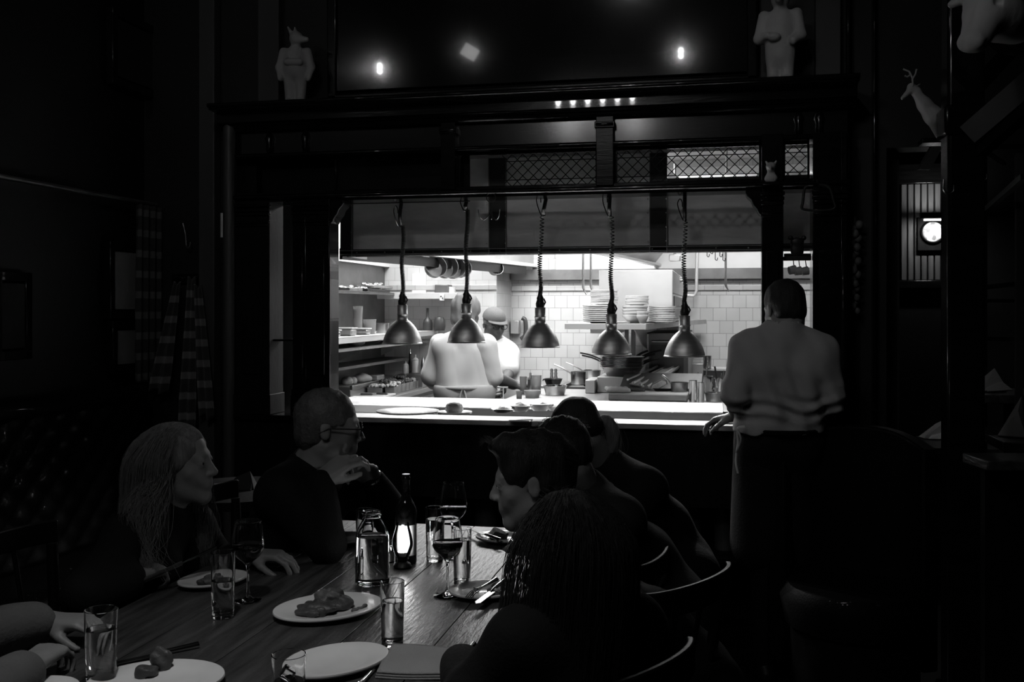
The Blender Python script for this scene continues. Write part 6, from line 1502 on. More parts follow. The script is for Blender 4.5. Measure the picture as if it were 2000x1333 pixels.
for i in range(170):
    a = hc + hM@Vector((R_.uniform(.05, .085), R_.uniform(-.06, .02), R_.uniform(-.02, .03))); b = P(275+R_.gauss(0, 22), 1030+R_.gauss(0, 20), 2.74); c_ = P(285+R_.gauss(0, 26), 1115+R_.uniform(-20, 25), 2.70)
    st.append(spline([a, lerp(a, b, .5)+RT*R_.uniform(-.02, .02), b+RT*R_.uniform(-.018, .018), c_], 5))
strands('hair_locks', st, h, org, 'hair_blonde', .0010)
c, e = P(330, 1112, 2.72), P(436, 1063, 2.86); d = e-c
t = thing('steak_knife', 'broad-bladed knife held up by the person with long wavy light hair', 'knife', tuple(c), 0); q = (d).to_track_quat('X', 'Y').to_matrix().to_4x4()
L_ = d.length; bl = MB().prism([(.03, -.006), (L_*.35, -.006), (L_*.42, -.011), (L_*.9, -.014), (L_, .0), (L_*.9, .010), (L_*.42, .010), (.03, .006)], -.001, .001)
obj('blade', MB().add(bl.v, bl.f, q @ Matrix.Rotation(.9, 4, 'X')), 'chrome', t, smooth=False)
obj('handle', MB().add(*(lambda m: (m.v, m.f))(MB().tube([(.04, 0, 0), (0, 0, 0), (-.09, 0, -.004)], .008, 10, flat=.7)), q), 'plastic_dark', t)

# ---- 7. person at the bottom left corner: light sleeves, forearms on the table
hc = P(-210, 1090, 1.95); hM = frame((RT*.9+FWD*.4-UP*.2), UP); head = (hc, hM, .98); nb = P(-240, 1260, 1.95)
J = mkJ(nb, P(-150, 1290, 2.16), P(-330, 1340, 1.76), Vector((P(-330, 1500, 1.95).x, P(-330, 1500, 1.95).y, .50)), RT, .36)
w1, w2 = PZ(92, 1215, .80), PZ(58, 1300, .80)
arms = {'L': (J['shL'], PZ(-95, 1258, .82), w1), 'R': (J['shR'], PZ(-110, 1440, .82), w2)}
p7_, org, body = build_person('person cut off by the left edge with light-sleeved forearms resting on the table', hc, J, head, arms, 'skin_pale', 'cloth_mid', 'cloth_black', res=.0075,
    hands={'L': dict(fdir=PZ(170, 1218, .80)-w1, pn=-UP, curl=(.35, .5, .35), side=-1, thumb=(.5, .2)), 'R': dict(fdir=PZ(118, 1262, .80)-w2, pn=-UP, curls=((.5, .8, .5), (.5, .8, .5), (.55, .8, .5), (.6, .8, .5)), side=1)}, sleeve=1.85)
hair_cap(p7_, org, head, 'hair_dark', .008, .012)

# ---- 8. waiter standing at the pass, seen from behind
hc = P(1531, 606, 4.12); hM = frame((FWD*.95 - RT*.25 - UP*.30), UP); head = (hc, hM, .97)
nb = P(1529, 655, 4.06)
J = {'fwd': (FWD*.98-RT*.15).normalized(), 'neck': nb, 'shL': P(1459, 684, 4.08), 'shR': P(1600, 688, 4.06), 'hipL': P(1499, 838, 4.10), 'hipR': P(1549, 838, 4.10)}
J['hipL'].z = J['hipR'].z = .97
J['kneeL'] = J['hipL']*1 + Vector((0, 0, .50-.97)); J['kneeR'] = J['hipR']*1 + Vector((0, 0, .50-.97)); J['ankL'] = J['hipL'] + Vector((-.02, -.02, .08-.97)); J['ankR'] = J['hipR'] + Vector((.03, 0, .08-.97))
hl = PZ(1424, 823, 1.03)
arms = {'L': (J['shL'], P(1436, 774, 4.02), P(1438, 812, 4.28)), 'R': (J['shR'], P(1622, 778, 4.02), P(1606, 812, 4.24))}
org = Vector((hc.x, hc.y, 0)); t = thing('person', 'waiter in a pale rolled-sleeve shirt and dark apron leaning at the pass, seen from behind', 'person', tuple(org))
f = Field(); torso_prims(f, J, -.014, .86); leg_prims(f, J, -.006)
for q, (a, b, c) in arms.items(): arm_prims(f, a, b, c, .0, 2.)
f.cone(nb-UP*.03, hc + hM@Vector((0, -.03, -.055)), .064, .058, .03); head_prims(f, hc, hM, .97)
hand_prims(f, arms['L'][2], fdir=(LF*.5+FWD*.5-UP*.2), pn=-UP, curl=(.35, .5, .4), side=1, s=1.05); hand_prims(f, arms['R'][2], fdir=(LF*.3+FWD*.8), pn=-UP, curl=(.4, .6, .4), side=-1, s=1.05)
body = field_obj('body', f, .007, 'skin_mid', t, org); eyes(body, hc, hM, .97, org)
g = Field(); torso_prims(g, J, .016, .98)
for q, (a, b, c) in arms.items():
    arm_prims(g, a, b, c, .016, 1.0); d = (Vector(b)-Vector(a)).normalized(); g.cone(Vector(b)-d*.035, Vector(b)+d*.005, .060, .058, .012)
g.cone(P(1497, 822, 4.10), P(1549, 822, 4.10), .124, None, .05)
g.cone(nb-UP*.045, nb+UP*.035, .078, .068, .03); g.cone(nb-UP*.0, nb+UP*.12, .060, .060, .006, 's'); g.ell(hc+Vector((0, 0, -.03)), (.09, .09, .09), None, .01, 's')
g.plane((0, 0, P(1500, 841, 4.1).z), (0, 0, -1))
def shirt_folds(X):
    x = X@_v(RGT); z = X[:, 2]; y = X@_v(FWD)
    x = x - float(nb@RGT) if False else x - float(nb.dot(RGT)); zz = z - nb.z
    v = .0048*np.sin(52*x + 5*np.sin(4.2*zz+.8) + 3.2*np.sin(9*x+2.5*zz))*np.clip(-zz*3.2, .15, 1)
    v += .0040*np.sin(24*x - 13*zz + 3*np.sin(6*zz)+2*np.sin(14*x))*np.clip(-zz*4, .1, 1)
    wz = P(1500, 800, 4.1).z
    v += .0085*np.sin(105*(z-wz)+2.2*np.sin(11*x+1)+1.5*np.sin(23*x))*np.exp(-((z-wz-.01)/.05)**2)
    v += .003*np.sin(75*x+30*z)*np.sin(17*z)
    return v.astype(np.float32)
g.disp = shirt_folds; shirt = field_obj('shirt', g, .0058, 'shirt_grey', t, org)
hair_cap(t, org, head, 'hair_dark', .0058, .006, disp=.0015, fz=110, low=-.035)
l = Field(); leg_prims(l, J, .012); l.cone(J['hipL'], J['hipR'], .126, None, .04); l.plane((0, 0, P(1500, 838, 4.1).z), (0, 0, 1)); l.disp = folds(.003, 12, seed=3); field_obj('trousers', l, .010, 'cloth_black', t, org)
a_ = Field(); hz = P(1500, 838, 4.1).z; fr_ = J['fwd']
for k in (-1, 1): c_ = lerp(J['hipL'], J['hipR'], .5)+fr_.cross(UP)*k*.055; a_.cone(c_+fr_*.03+UP*(hz-.99), c_+fr_*.05-UP*.42, .125, .135, .04)
a_.plane((0, 0, hz-.002), (0, 0, 1))
ap = field_obj('apron', a_, .012, 'cloth_black', t, org)
wz = hz+.0; m = MB(); cc = lerp(J['hipL'], J['hipR'], .5); pts = []
for i in range(25): q = 2*PI*i/24; pts.append(Vector((cc.x, cc.y, 0)) + RGT*.172*math.cos(q) + FWD*.150*math.sin(q) + UP*wz - org)
obj('apron_belt', MB().tube(pts, .012, 8, cap=False, flat=.6), 'cloth_black', t)
k0 = P(1440, 838, 3.98)-org; obj('apron_string', MB().tube(spline([k0+Vector((.03, 0, .01)), k0, P(1441, 865, 3.98)-org, P(1437, 900, 3.98)-org, P(1441, 925, 3.98)-org], 6), .006, 6, flat=.4).tube(spline([k0, P(1447, 860, 3.97)-org, P(1438, 885, 3.97)-org], 6), .005, 6, flat=.4), 'linen', t)
for q in 'LR': shoe(t, J, q, org)
# the cloth under his hand
p = PZ(1428, 828, 1.0); fd = Field(); fd.ell(p+UP*.013+FWD*.02, (.045, .04, .014), None, .01); fd.ell(p+RT*.03+UP*.02+FWD*.03, (.035, .035, .018), None, .02); fd.ell(p-RT*.03+UP*.01, (.03, .02, .010), None, .02); fd.plane((0, 0, 1.001), (0, 0, -1)); fd.disp = folds(.004, 60, seed=4)
tag(field_obj('side_towel', fd, .005, 'linen', None, tuple(p)), 'crumpled white cloth on the pass under the hand of the waiter', 'towel')

# ---- 9. big chef in white, back to the camera
D9 = 6.35; hc = P(911, 614, D9); hM = frame((FWD*.9 + RT*.45 - UP*.15), UP); head = (hc, hM, .98); nb = P(908, 652, D9-.02)
J = {'fwd': (FWD*.95+RT*.3).normalized(), 'neck': nb, 'shL': P(862, 674, D9+.05), 'shR': P(948, 676, D9-.05), 'hipL': P(888, 792, D9), 'hipR': P(930, 792, D9)}
J['hipL'].z = J['hipR'].z = .92
for q in 'LR': J['knee'+q] = J['hip'+q] + Vector((0, 0, .48-.92)); J['ank'+q] = J['hip'+q] + Vector((0, 0, .08-.92))
arms = {'L': (J['shL'], P(842, 735, D9+.05), P(852, 752, D9+.28)), 'R': (J['shR'], P(962, 736, D9-.03), P(1003, 752, D9+.12))}
org = Vector((hc.x, hc.y, 0)); t = thing('person', 'big cook in white with a patterned bandana, half hidden by a heat lamp', 'person', tuple(org))
f = Field(); torso_prims(f, J, -.035, .85, 0, .03); leg_prims(f, J)
for q, (a, b, c) in arms.items(): arm_prims(f, a, b, c, .006, 2.)
f.cone(nb-UP*.03, hc + hM@Vector((0, -.03, -.055)), .062, .058, .03); head_prims(f, hc, hM, .98)
hand_prims(f, arms['R'][2], fdir=(RT*.9+FWD*.2-UP*.1), pn=-UP, curl=(.5, .6, .4), side=-1, s=1.05); hand_prims(f, arms['L'][2], fdir=(FWD*.8+RT*.3), pn=-UP, curl=(.4, .5, .4), side=1, s=1.05)
body = field_obj('body', f, .009, 'skin_dark', t, org); eyes(body, hc, hM, .98, org)
g = Field()
for px in (884, 928): g.cone(P(px, 688, D9), P(px+2, 760, D9), .112, .112, .05)
g.cone(P(862, 676, D9), P(905, 664, D9), .060, .07, .05); g.cone(P(905, 664, D9), P(948, 678, D9), .07, .060, .05)
g.cone(nb-UP*.05, nb+UP*.02, .085, .068, .03); g.cone(nb, nb+UP*.12, .056, .056, .006, 's'); g.ell(hc, (.092, .105, .11), None, .01, 's')
def jacket_folds(X):
    x = X@_v(RGT) - float(nb.dot(RGT)); z = X[:, 2] - nb.z
    v = .0032*(1-2*np.abs(np.sin(23*x+5*z+.8*np.sin(6*z)))) * np.clip(-z*3, .1, 1) + .0028*np.sin(11*x-24*z+2*np.sin(5*x))*np.clip(-z*4, 0, 1)
    return v.astype(np.float32)
g.disp = jacket_folds
g.plane((0, 0, P(900, 764, D9).z), (0, 0, -1)); sh_ = field_obj('chef_shirt', g, .008, 'chef_white', t, org)
for q, tt in (('L', 1.6), ('R', 1.0)):
    a, b, c = arms[q]; v_ = Field(); arm_prims(v_, a, b, c, .022, tt); e_ = lerp(b, c, tt-1) if tt > 1 else Vector(b); d_ = (Vector(c)-Vector(b) if tt > 1 else Vector(b)-Vector(a)).normalized()
    v_.cone(e_-d_*.03, e_+d_*.008, .060 if tt < 1.2 else .054, None, .012); v_.disp = folds(.004, 26, seed=2); field_obj('sleeve', v_, .007, 'chef_white', t, org)
a_ = Field(); a_.cone(P(890, 762, D9), P(926, 762, D9), .142, None, .05); a_.cone(P(888, 830, D9), P(930, 830, D9), .150, None, .05); a_.cone(P(888, 900, D9), P(930, 900, D9), .150, None, .05); a_.plane((0, 0, P(900, 752, D9).z), (0, 0, 1)); a_.disp = folds(.004, 12, seed=3); field_obj('apron', a_, .009, 'apron_white', t, org)
wb = [P(908, 757, D9)+Vector((0, 0, 0))+RGT*.192*math.cos(q)+FWD*.150*math.sin(q)-org for q in [2*PI*i/24 for i in range(25)]]; obj('apron_band', MB().tube(wb, .012, 8, cap=False, flat=.5), 'linen', t)
c = P(905, 757, D9-.150)-org; obj('apron_string', MB().tube(spline([c, c-RT*.02-UP*.06, c-RT*.015-UP*.15], 5), .005, 6, flat=.5).tube(spline([c, c+RT*.015-UP*.05, c+RT*.03-UP*.13], 5), .005, 6, flat=.5), 'linen', t)
cl = [nb + Vector((.072*math.cos(q), .072*math.sin(q), .028)) - org for q in [2*PI*i/16 for i in range(17)]]
obj('collar', MB().tube(cl, .016, 8, cap=False), 'apron_white', t)
hair_cap(t, org, head, 'bandana', .008, .016, name='bandana', disp=.004, fz=80, low=-.06)
l = Field(); leg_prims(l, J, .015); field_obj('trousers', l, .014, 'cloth_dark', t, org)
for q in 'LR': shoe(t, J, q, org)

# ---- 10. cook with a cap and glasses, looking down
D10 = 7.35; hc = P(965, 634, D10); hM = frame((-FWD*.80 + RT*.42 - UP*.22), UP); head = (hc, hM, 1.0); nb = P(965, 668, D10+.03)
J = {'fwd': (-FWD*.85+RT*.4).normalized(), 'neck': nb, 'shL': P(992, 690, D10-.02), 'shR': P(938, 688, D10+.05), 'hipL': P(985, 810, D10), 'hipR': P(945, 810, D10)}
J['hipL'].z = J['hipR'].z = .90
for q in 'LR': J['knee'+q] = J['hip'+q] + Vector((0, 0, .47-.90)); J['ank'+q] = J['hip'+q] + Vector((0, 0, .08-.90))
arms = {'L': (J['shL'], P(994, 728, D10-.12), P(985, 744, D10-.36)), 'R': (J['shR'], P(936, 732, D10-.1), P(960, 748, D10-.34))}
org = Vector((hc.x, hc.y, 0)); t = thing('person', 'cook in a dark cap, glasses and white short-sleeved shirt looking down, farthest in the kitchen', 'person', tuple(org))
f = Field(); torso_prims(f, J, -.01, .95); leg_prims(f, J)
for q, (a, b, c) in arms.items(): arm_prims(f, a, b, c, .0, 2.); hand_prims(f, c, fdir=(-FWD*.7-UP*.5), pn=(RT if q == 'L' else LF)*(-1), curl=(.5, .6, .4), side=1 if q == 'L' else -1)
f.cone(nb-UP*.03, hc + hM@Vector((0, -.03, -.055)), .058, .054, .03); head_prims(f, hc, hM, 1.)
body = field_obj('body', f, .0075, 'skin_dark', t, org); eyes(body, hc, hM, 1., org)
g = Field(); torso_prims(g, J, .022, 1.02)
for q, (a, b, c) in arms.items(): arm_prims(g, a, b, c, .028, .80)
g.cone(nb-UP*.045, nb+UP*.015, .072, .066, .02); g.ell(hc+hM@Vector((0, .01, -.02)), (.09, .10, .115), None, .01, 's'); g.disp = folds(.006, 18, seed=1); field_obj('chef_shirt', g, .008, 'chef_white', t, org)
l = Field(); leg_prims(l, J, .015); l.cone(J['hipL'], J['hipR'], .13, None, .03); field_obj('trousers', l, .014, 'cloth_dark', t, org)
for q in 'LR': shoe(t, J, q, org)
H = lambda x, y, z: hc + hM@Vector((x, y, z)); c_ = Field(); Mn = np.array(hM)
c_.ell(H(0, -.012, .046), (.082, .103, .082), Mn, .01); c_.plane(H(0, 0, .034), hM@Vector((0, -.10, -1))); cap = field_obj('cap', c_, .007, 'cap_grey', t, org)
v = MB()
def brim(s, q):
    a = PI*(.12+.76*s); return tuple(H((.078+.004*q)*math.cos(a), .012+(.078+.048*q)*math.sin(a), .040-.010*q)-org)
v.grid(brim, 16, 5); obj('brim', v, 'cap_grey', cap, solid=.005)
glasses(t, org, head)

# ---- chairs belonging to the diners
def chair_at(label, pv, fw):
    fw = Vector(fw); a = math.atan2(fw.y, fw.x) - PI/2; return chair((pv.x+fw.x*.02, pv.y+fw.y*.02, 0), a, label)
fwR = Vector((-1, .05, 0)); fwL = Vector((1, 0, 0))
def chair_rail_at(label, px, py, D, ang, top=.88):
    '''seat a chair so the right end of its top rail is at a given point'''
    e = P(px, py, D); w_ = .37; a_ = 1.92*PI; lx, ly = w_*.56*math.cos(a_), -w_*.48+w_*.18*math.sin(a_)
    c, s_ = math.cos(ang), math.sin(ang); return chair((e.x-(lx*c-ly*s_), e.y-(lx*s_+ly*c), 0), ang, label, top=e.z-.03, w_=.37)
chair_rail_at('bentwood chair of the person with very long hair, nearest on the right', 1340, 1242, 1.98, 1.02)
chair_rail_at('bentwood chair of the man in profile, its rail end catching light', 1416, 1096, 2.62, 1.05)
chair_rail_at('bentwood chair behind the person with cropped curly hair', 1285, 1050, 3.42, 1.45)
chair_rail_at('dark chair of the person with the ponytail, farthest on the right', 1290, 1015, 3.98, 1.45)
chair_at('bentwood chair of the person with long wavy light hair, at the left edge', P(135, 1200, 2.62), fwL)
chair_at('dark chair of the man in glasses', P(512, 1170, 3.30), fwL)
chair_at('chair of the person cut off by the left edge', P(-330, 1400, 1.95), fwL)

# ================================================================ DECORATION OF THE DINING ROOM
def fig(name, label, cat, loc, M, build, mt, res=.005, group=None):
    f = Field(); build(f, lambda x, y, z: Vector(loc) + M@Vector((x, y, z)), np.array(M)); o = field_obj(name, f, res, mt, None, tuple(loc)); return tag(o, label, cat, group)
# left figurine: animal-headed figure in overalls, head turned to the right
p = PY(577, 300, 4.56); loc = Vector((p.x, 4.56, 2.5245)); M = frame(-FWD, UP)
t = thing('figurine', 'pale long-eared animal figurine in overalls standing on the left end of the cornice', 'statue', tuple(loc)); f = Field(); H = lambda x, y, z: loc + M@Vector((x, y, z))
for q in (-1, 1):
    f.cone(H(q*.026, 0, .03), H(q*.030, 0, .17), .024, .032, .015); f.ell(H(q*.028, .018, .012), (.022, .034, .014), np.array(M), .01)
    f.cone(H(q*.058, -.005, .262), H(q*.078, 0, .185), .022, .018, .02); f.cone(H(q*.078, 0, .185), H(q*.070, .02, .135), .018, .014, .015); f.ell(H(q*.068, .025, .125), (.012, .014, .014), None, .01)
f.ell(H(0, 0, .215), (.060, .045, .075), np.array(M), .02); f.ell(H(0, .01, .17), (.050, .042, .05), np.array(M), .02); f.cone(H(0, 0, .27), H(-.004, 0, .305), .024, .022, .015)
f.ell(H(-.006, .004, .325), (.034, .036, .036), np.array(M), .01); f.cone(H(-.015, .02, .318), H(-.062, .04, .312), .022, .013, .015)
f.cone(H(.018, 0, .35), H(.038, -.005, .385), .011, .005, .01); f.cone(H(.0, .0, .355), H(.004, -.005, .382), .011, .005, .01)
field_obj('figure', f, .0045, 'plaster', t, loc)
g = Field()
for q in (-1, 1): g.cone(H(q*.028, .046, .20), H(q*.030, .018, .272), .006, .006, .004)
g.cone(H(-.03, .047, .20), H(.03, .047, .20), .018, None, .01); field_obj('bib', g, .004, 'plaster', t, loc)
# right figurine
p = PY(1524, 300, 4.56); loc = Vector((p.x, 4.56, 2.5245)); M = frame(-FWD*.9-RT*.35, UP)
t = thing('figurine', 'pale coated figurine with a basket on the right end of the cornice', 'statue', tuple(loc)); f = Field()
for q in (-1, 1): f.cone(H(q*.028, 0, .03), H(q*.030, 0, .2), .030, .034, .015); f.ell(H(q*.030, .02, .012), (.026, .04, .014), np.array(M), .01)
f.cone(H(.0, 0, .12), H(0, 0, .22), .052, .055, .03); f.ell(H(0, 0, .25), (.068, .052, .085), np.array(M), .02); f.cone(H(-.07, 0, .30), H(-.088, .01, .20), .026, .024, .02); f.cone(H(-.088, .01, .20), H(-.06, .05, .17), .022, .018, .015)
f.cone(H(.07, 0, .30), H(.09, .01, .20), .026, .024, .02); f.cone(H(.09, .01, .20), H(.05, .055, .20), .022, .017, .015); f.ell(H(0, .0, .37), (.04, .045, .045), np.array(M), .02); f.cone(H(0, .03, .36), H(0, .075, .35), .02, .014, .01)
for q in (-1, 1): f.cone(H(q*.03, 0, .40), H(q*.042, 0, .435), .012, .007, .01)
field_obj('figure', f, .0045, 'plaster', t, loc); g = Field(); g.ell(H(.02, .06, .19), (.03, .025, .02), np.array(M), .01); field_obj('basket', g, .005, 'plaster', t, loc)
# little bust on the capital at the right post
p = PY(1506, 357, 4.50); loc = Vector((p.x, 4.535, 2.101)); loc = Vector((p.x, 4.50, p.z)); M = frame(-FWD-RT*.4, UP)
fig('animal_bust', 'small pale animal bust perched on the right post of the screen', 'statue', loc, M, lambda f, H, Mn: (f.ell(H(0, 0, .018), (.028, .022, .022), Mn, .01), f.cone(H(0, 0, .03), H(0, .005, .055), .018, .015, .01), f.ell(H(0, .008, .070), (.021, .024, .019), Mn, .01), f.cone(H(0, .02, .064), H(0, .040, .060), .012, .009, .01), f.cone(H(-.015, 0, .082), H(-.022, 0, .094), .006, .004, .005), f.cone(H(.015, 0, .082), H(.022, 0, .094), .006, .004, .005)), 'plaster', .003)
sp('bust_ledge', MB().bb(p.x-.035, p.x+.035, 4.46, 4.56, p.z-.012, p.z), 'dark_wood', bevel=.002)
# dinner triangle
Yt = 4.50; a = PY(1598, 364, Yt); t = thing('dinner_bell', 'black iron dinner triangle hanging on the right post of the screen', 'bell', tuple(a))
pts = [PY(q[0], q[1], Yt)-a for q in ((1578, 364), (1571, 370), (1568, 395), (1566, 406), (1572, 410), (1598, 412), (1622, 410), (1631, 405), (1628, 392), (1622, 370), (1614, 363), (1600, 361))]
obj('bar', MB().tube(spline(pts, 5), .006, 10), 'black_iron', t); obj('hook', MB().tube([(0, 0, .008), (0, .03, .03), (0, .055, .03)], .004, 8), 'black_iron', t)
# bear-shaped rack with measuring cups in the narrow right opening
Yc = 4.62; a = PY(1557, 505, Yc); t = thing('cup_rack', 'dark bear-shaped hook rack in the narrow right opening of the screen', 'rack', tuple(a))
u = (a-Vector((0, 0, CZ))).dot(FWD)/F; f = Field(); Z0 = Vector(a)
f.ell(Z0+UP*(18*u), (13*u, .010, 20*u), None, .01); f.ell(Z0+UP*(33*u), (13*u, .010, 8*u), None, .01)
for q in (-1, 1): f.ell(Z0+RGT*(q*13*u)+UP*(40*u), (5*u, .008, 5*u), None, .005)
field_obj('bear_plate', f, .003, 'black_iron', t, a)
obj('bar', MB().tube([PY(1531, 498, Yc)-a, PY(1584, 498, Yc)-a], .006, 8), 'black_iron', t); obj('bar_shelf', MB().box((0, 0, .0), (.12, .03, .02)), 'black_iron', t, bevel=.003)
for i, (px, py, r, lb) in enumerate(((1547, 528, .021, 'leftmost'), (1558, 530, .020, 'middle'), (1571, 530, .020, 'rightmost'))):
    p = PY(px, py, Yc-.01); m = thing('measuring_cup', 'shiny steel measuring cup hanging under the bear-shaped rack, %s of three' % lb, 'cup', tuple(p), 0, 'measuring cups', rot=(0, math.radians(80), .3))
    obj('cup_body', MB().lathe([(0, -.014), (r*.85, -.014), (r, .016), (r*.93, .016), (r*.8, -.010), (0, -.010)], n=24), 'steel_pale', m, angle=50); obj('handle', MB().tube([(-r, 0, .012), (-r-.035, 0, .014), (-r-.045, 0, .014)], .004, 8, flat=.4), 'chrome', m)
# long hook and small brass items on the left: iron hooks on the front wall
def hook(name, label, px0, y0, px1, y1, Y, mt='bright_iron', r=.004):
    a, b = PY(px0, y0, Y), PY(px1, y1, Y); q = [a, lerp(a, b, .5)+RGT*.004, b, b+Vector((.012, -.01, -.018)), b+Vector((.026, -.012, -.010)), b+Vector((.030, -.012, .012))]
    o = MB().tube(spline(q, 5), r, 8); return wsolo(name, o, mt, label, 'hook')
hook('wall_hook', 'curved iron hook on the dark wall above the hanging striped cloths', 357, 436, 364, 478, 4.70, 'steel_dark')
p = PY(434, 445, 4.70); t = thing('pronged_hook', 'slim pronged wall hook with a pale upright rod left of the screen', 'lamp', tuple(p)); obj('rod', MB().cyl((0, 0, -.05), (0, 0, .075), .010), 'steel_pale', t); obj('bracket', MB().box((0, .02, 0), (.02, .04, .16)), 'black_iron', t); obj('prongs', MB().tube(spline([(-.04, -.01, -.10), (-.02, -.015, -.115), (.0, -.015, -.105), (.02, -.015, -.115), (.035, -.01, -.10), (.03, 0, -.05)], 5), .003, 6), 'bright_iron', t)  # wall hook with a pale steel rod; it gives no light
# striped cloths hanging from a peg, left of the screen
def cloth(px, y0, y1, w0, w1, Y, label, lean=0., grp='striped cloths on the wall pegs'):
    a, b = PY(px, y0, Y), PY(px+lean, y1, Y); o = Vector(a); u = (a-Vector((0, 0, CZ))).dot(FWD)/F; m = MB()
    def fn(s, q):
        c = lerp(a, b, q); w_ = (w0+(w1-w0)*min(1, q*1.2))*u; th = (s-.5)
        d = .022*math.sin(th*13+1.5*q)*(.4+.6*q)
        return tuple(c + RGT*th*w_ - Vector((0, 1, 0))*(.03+d) + UP*.012*math.sin(s*9) - o)
    m.grid(fn, 40, 40); return tag(obj('tea_towel', m, 'stripe_cloth', loc=tuple(o), solid=.004, angle=80), label, 'cloth', grp)
cloth(352, 555, 765, 12, 40, 4.69, 'striped cloth hanging on the left peg, its lower end fanned out', -32)
cloth(380, 545, 835, 14, 34, 4.69, 'long striped cloth hanging on the middle peg beside the pale pillar', -5)
cloth(392, 560, 815, 14, 30, 4.66, 'striped cloth hanging in front of the pale pillar, rightmost', 22)
t = thing('coat_pegs', 'dark peg rail the striped cloths hang from', 'rack', (PY(372, 545, 4.72).x, 4.73, PY(372, 545, 4.72).z)); obj('rail', MB().box((0, .005, 0), (.22, .02, .05)), 'dark_wood', t, bevel=.004)
for x in (-.06, .02, .06): obj('peg', MB().tube([(x, 0, 0), (x, -.05, .01)], .008, 8), 'dark_wood', t)
# curtain on a rod along the left wall
A, B = PX(333, 406, -2.93), PX(-60, 352, -2.93); B.z = A.z
t = thing('curtain_rod', 'long thin rod running along the left wall and carrying a plaid curtain', 'rod', tuple(lerp(A, B, .5))); o_ = lerp(A, B, .5)
obj('rod', MB().tube([A-o_, B-o_], .011, 10), 'steel_dark', t); obj('finial', MB().ell(A-o_, .02), 'steel_dark', t)
for q in (.1, .9): c_ = lerp(A, B, q)-o_; obj('bracket', MB().tube([c_, c_-Vector((.07, 0, .0))], .008, 8), 'black_iron', t)
ya, yb = PX(340, 430, -2.9).y, PX(272, 430, -2.9).y; m = MB(); zt, zb_ = A.z-.015, 1.15; o_ = Vector((-2.9, (ya+yb)/2, zb_))
m.grid(lambda s, q: tuple(Vector((-2.915+.025*math.sin(s*34+.6*math.sin(q*3)), ya+(yb-ya)*(s+.04*math.sin(q*2)), zt+(zb_-zt)*q)) - o_), 90, 24)
tag(obj('plaid_curtain', m, 'plaid_cloth', loc=tuple(o_), solid=.004, angle=80), 'plaid curtain hanging at the far end of the rod on the left wall', 'curtain')
# pictures on the left wall and on the front wall
def picture(px0, px1, y0, y1, X=None, Y=None, label='', mt='napkin_grey'):
    if X is not None: a, b = PX(px0, y0, X), PX(px1, y0, X); zt = PX((px0+px1)/2, y0, X).z; zb = PX((px0+px1)/2, y1, X).z; c = Vector((X, (a.y+b.y)/2, (zt+zb)/2)); w_ = abs(b.y-a.y); rz = PI/2
    else: a, b = PY(px0, y0, Y), PY(px1, y0, Y); zt = PY((px0+px1)/2, y0, Y).z; zb = PY((px0+px1)/2, y1, Y).z; c = Vector(((a.x+b.x)/2, Y, (zt+zb)/2)); w_ = abs(b.x-a.x); rz = 0
    h_ = zt-zb; t = thing('framed_picture', label, 'picture', tuple(c), rz if X is None else (PI/2 if X < 0 else -PI/2))
    obj('print', MB().bb(-w_/2+.02, w_/2-.02, -.012, .012, -h_/2+.02, h_/2-.02), mt, t, smooth=False)
    m = MB().bb(-w_/2-.02, w_/2+.02, -.02, .02, h_/2-.01, h_/2+.03).bb(-w_/2-.02, w_/2+.02, -.02, .02, -h_/2-.03, -h_/2+.01).bb(-w_/2-.02, -w_/2+.02, -.02, .02, -h_/2, h_/2).bb(w_/2-.02, w_/2+.02, -.02, .02, -h_/2, h_/2)
    obj('frame', m, 'dark_wood', t, bevel=.004)
    if rz or X is not None: t.location = (X+.025*(1 if X < 0 else -1), c.y, c.z)
    else: t.location = (c.x, Y-.025, c.z)
    return t
picture(205, 262, 486, 612, X=-2.99, label='upper of two small framed pictures on the left wall beside the curtain')
picture(210, 268, 638, 718, X=-2.99, label='lower of two small framed pictures on the left wall beside the curtain')
picture(-20, 40, 545, 690, X=-2.99, label='framed picture on the left wall at the left edge of the view', mt='cloth_dark')
picture(210, 350, 60, 180, X=-2.99, label='glossy dark framed picture high on the left wall', mt='painting')
# tufted banquette along the left wall
t = thing('banquette', 'dark tufted leather banquette along the left wall with rows of buttons', 'bench', (-2.7, 3.4, 0)); by0, by1 = 1.0, 4.55
_wp('seat', MB().bb(-2.98, -2.42, by0, by1, .12, .45), 'leather', t, bevel=.03)
m = MB()
def bk(s, q):
    y = by0+(by1-by0)*s; z = .45+.62*q; d = .022*(abs(math.sin(PI*(y/.16+z/.13)))*abs(math.sin(PI*(y/.16-z/.13))))**.6
    return (-2.84+d - .05*q, y, z)
m.grid(bk, 180, 34); _wp('backrest', m, 'leather', t, solid=.03, angle=80)
_wp('top_roll', MB().tube([(-2.90, by0, 1.09), (-2.90, by1, 1.09)], .05, 14), 'leather', t); _wp('base', MB().bb(-2.96, -2.48, by0, by1, 0, .12), 'matte_wood', t)
m = MB()
for j in range(5):
    for i in range(21): m.ell((-2.835-.01*j, by0+.1+i*.16+(.08 if j % 2 else 0), .52+j*.12), .010, 8, 6)
tag(_wp('buttons', m, 'leather', t), kind='stuff')
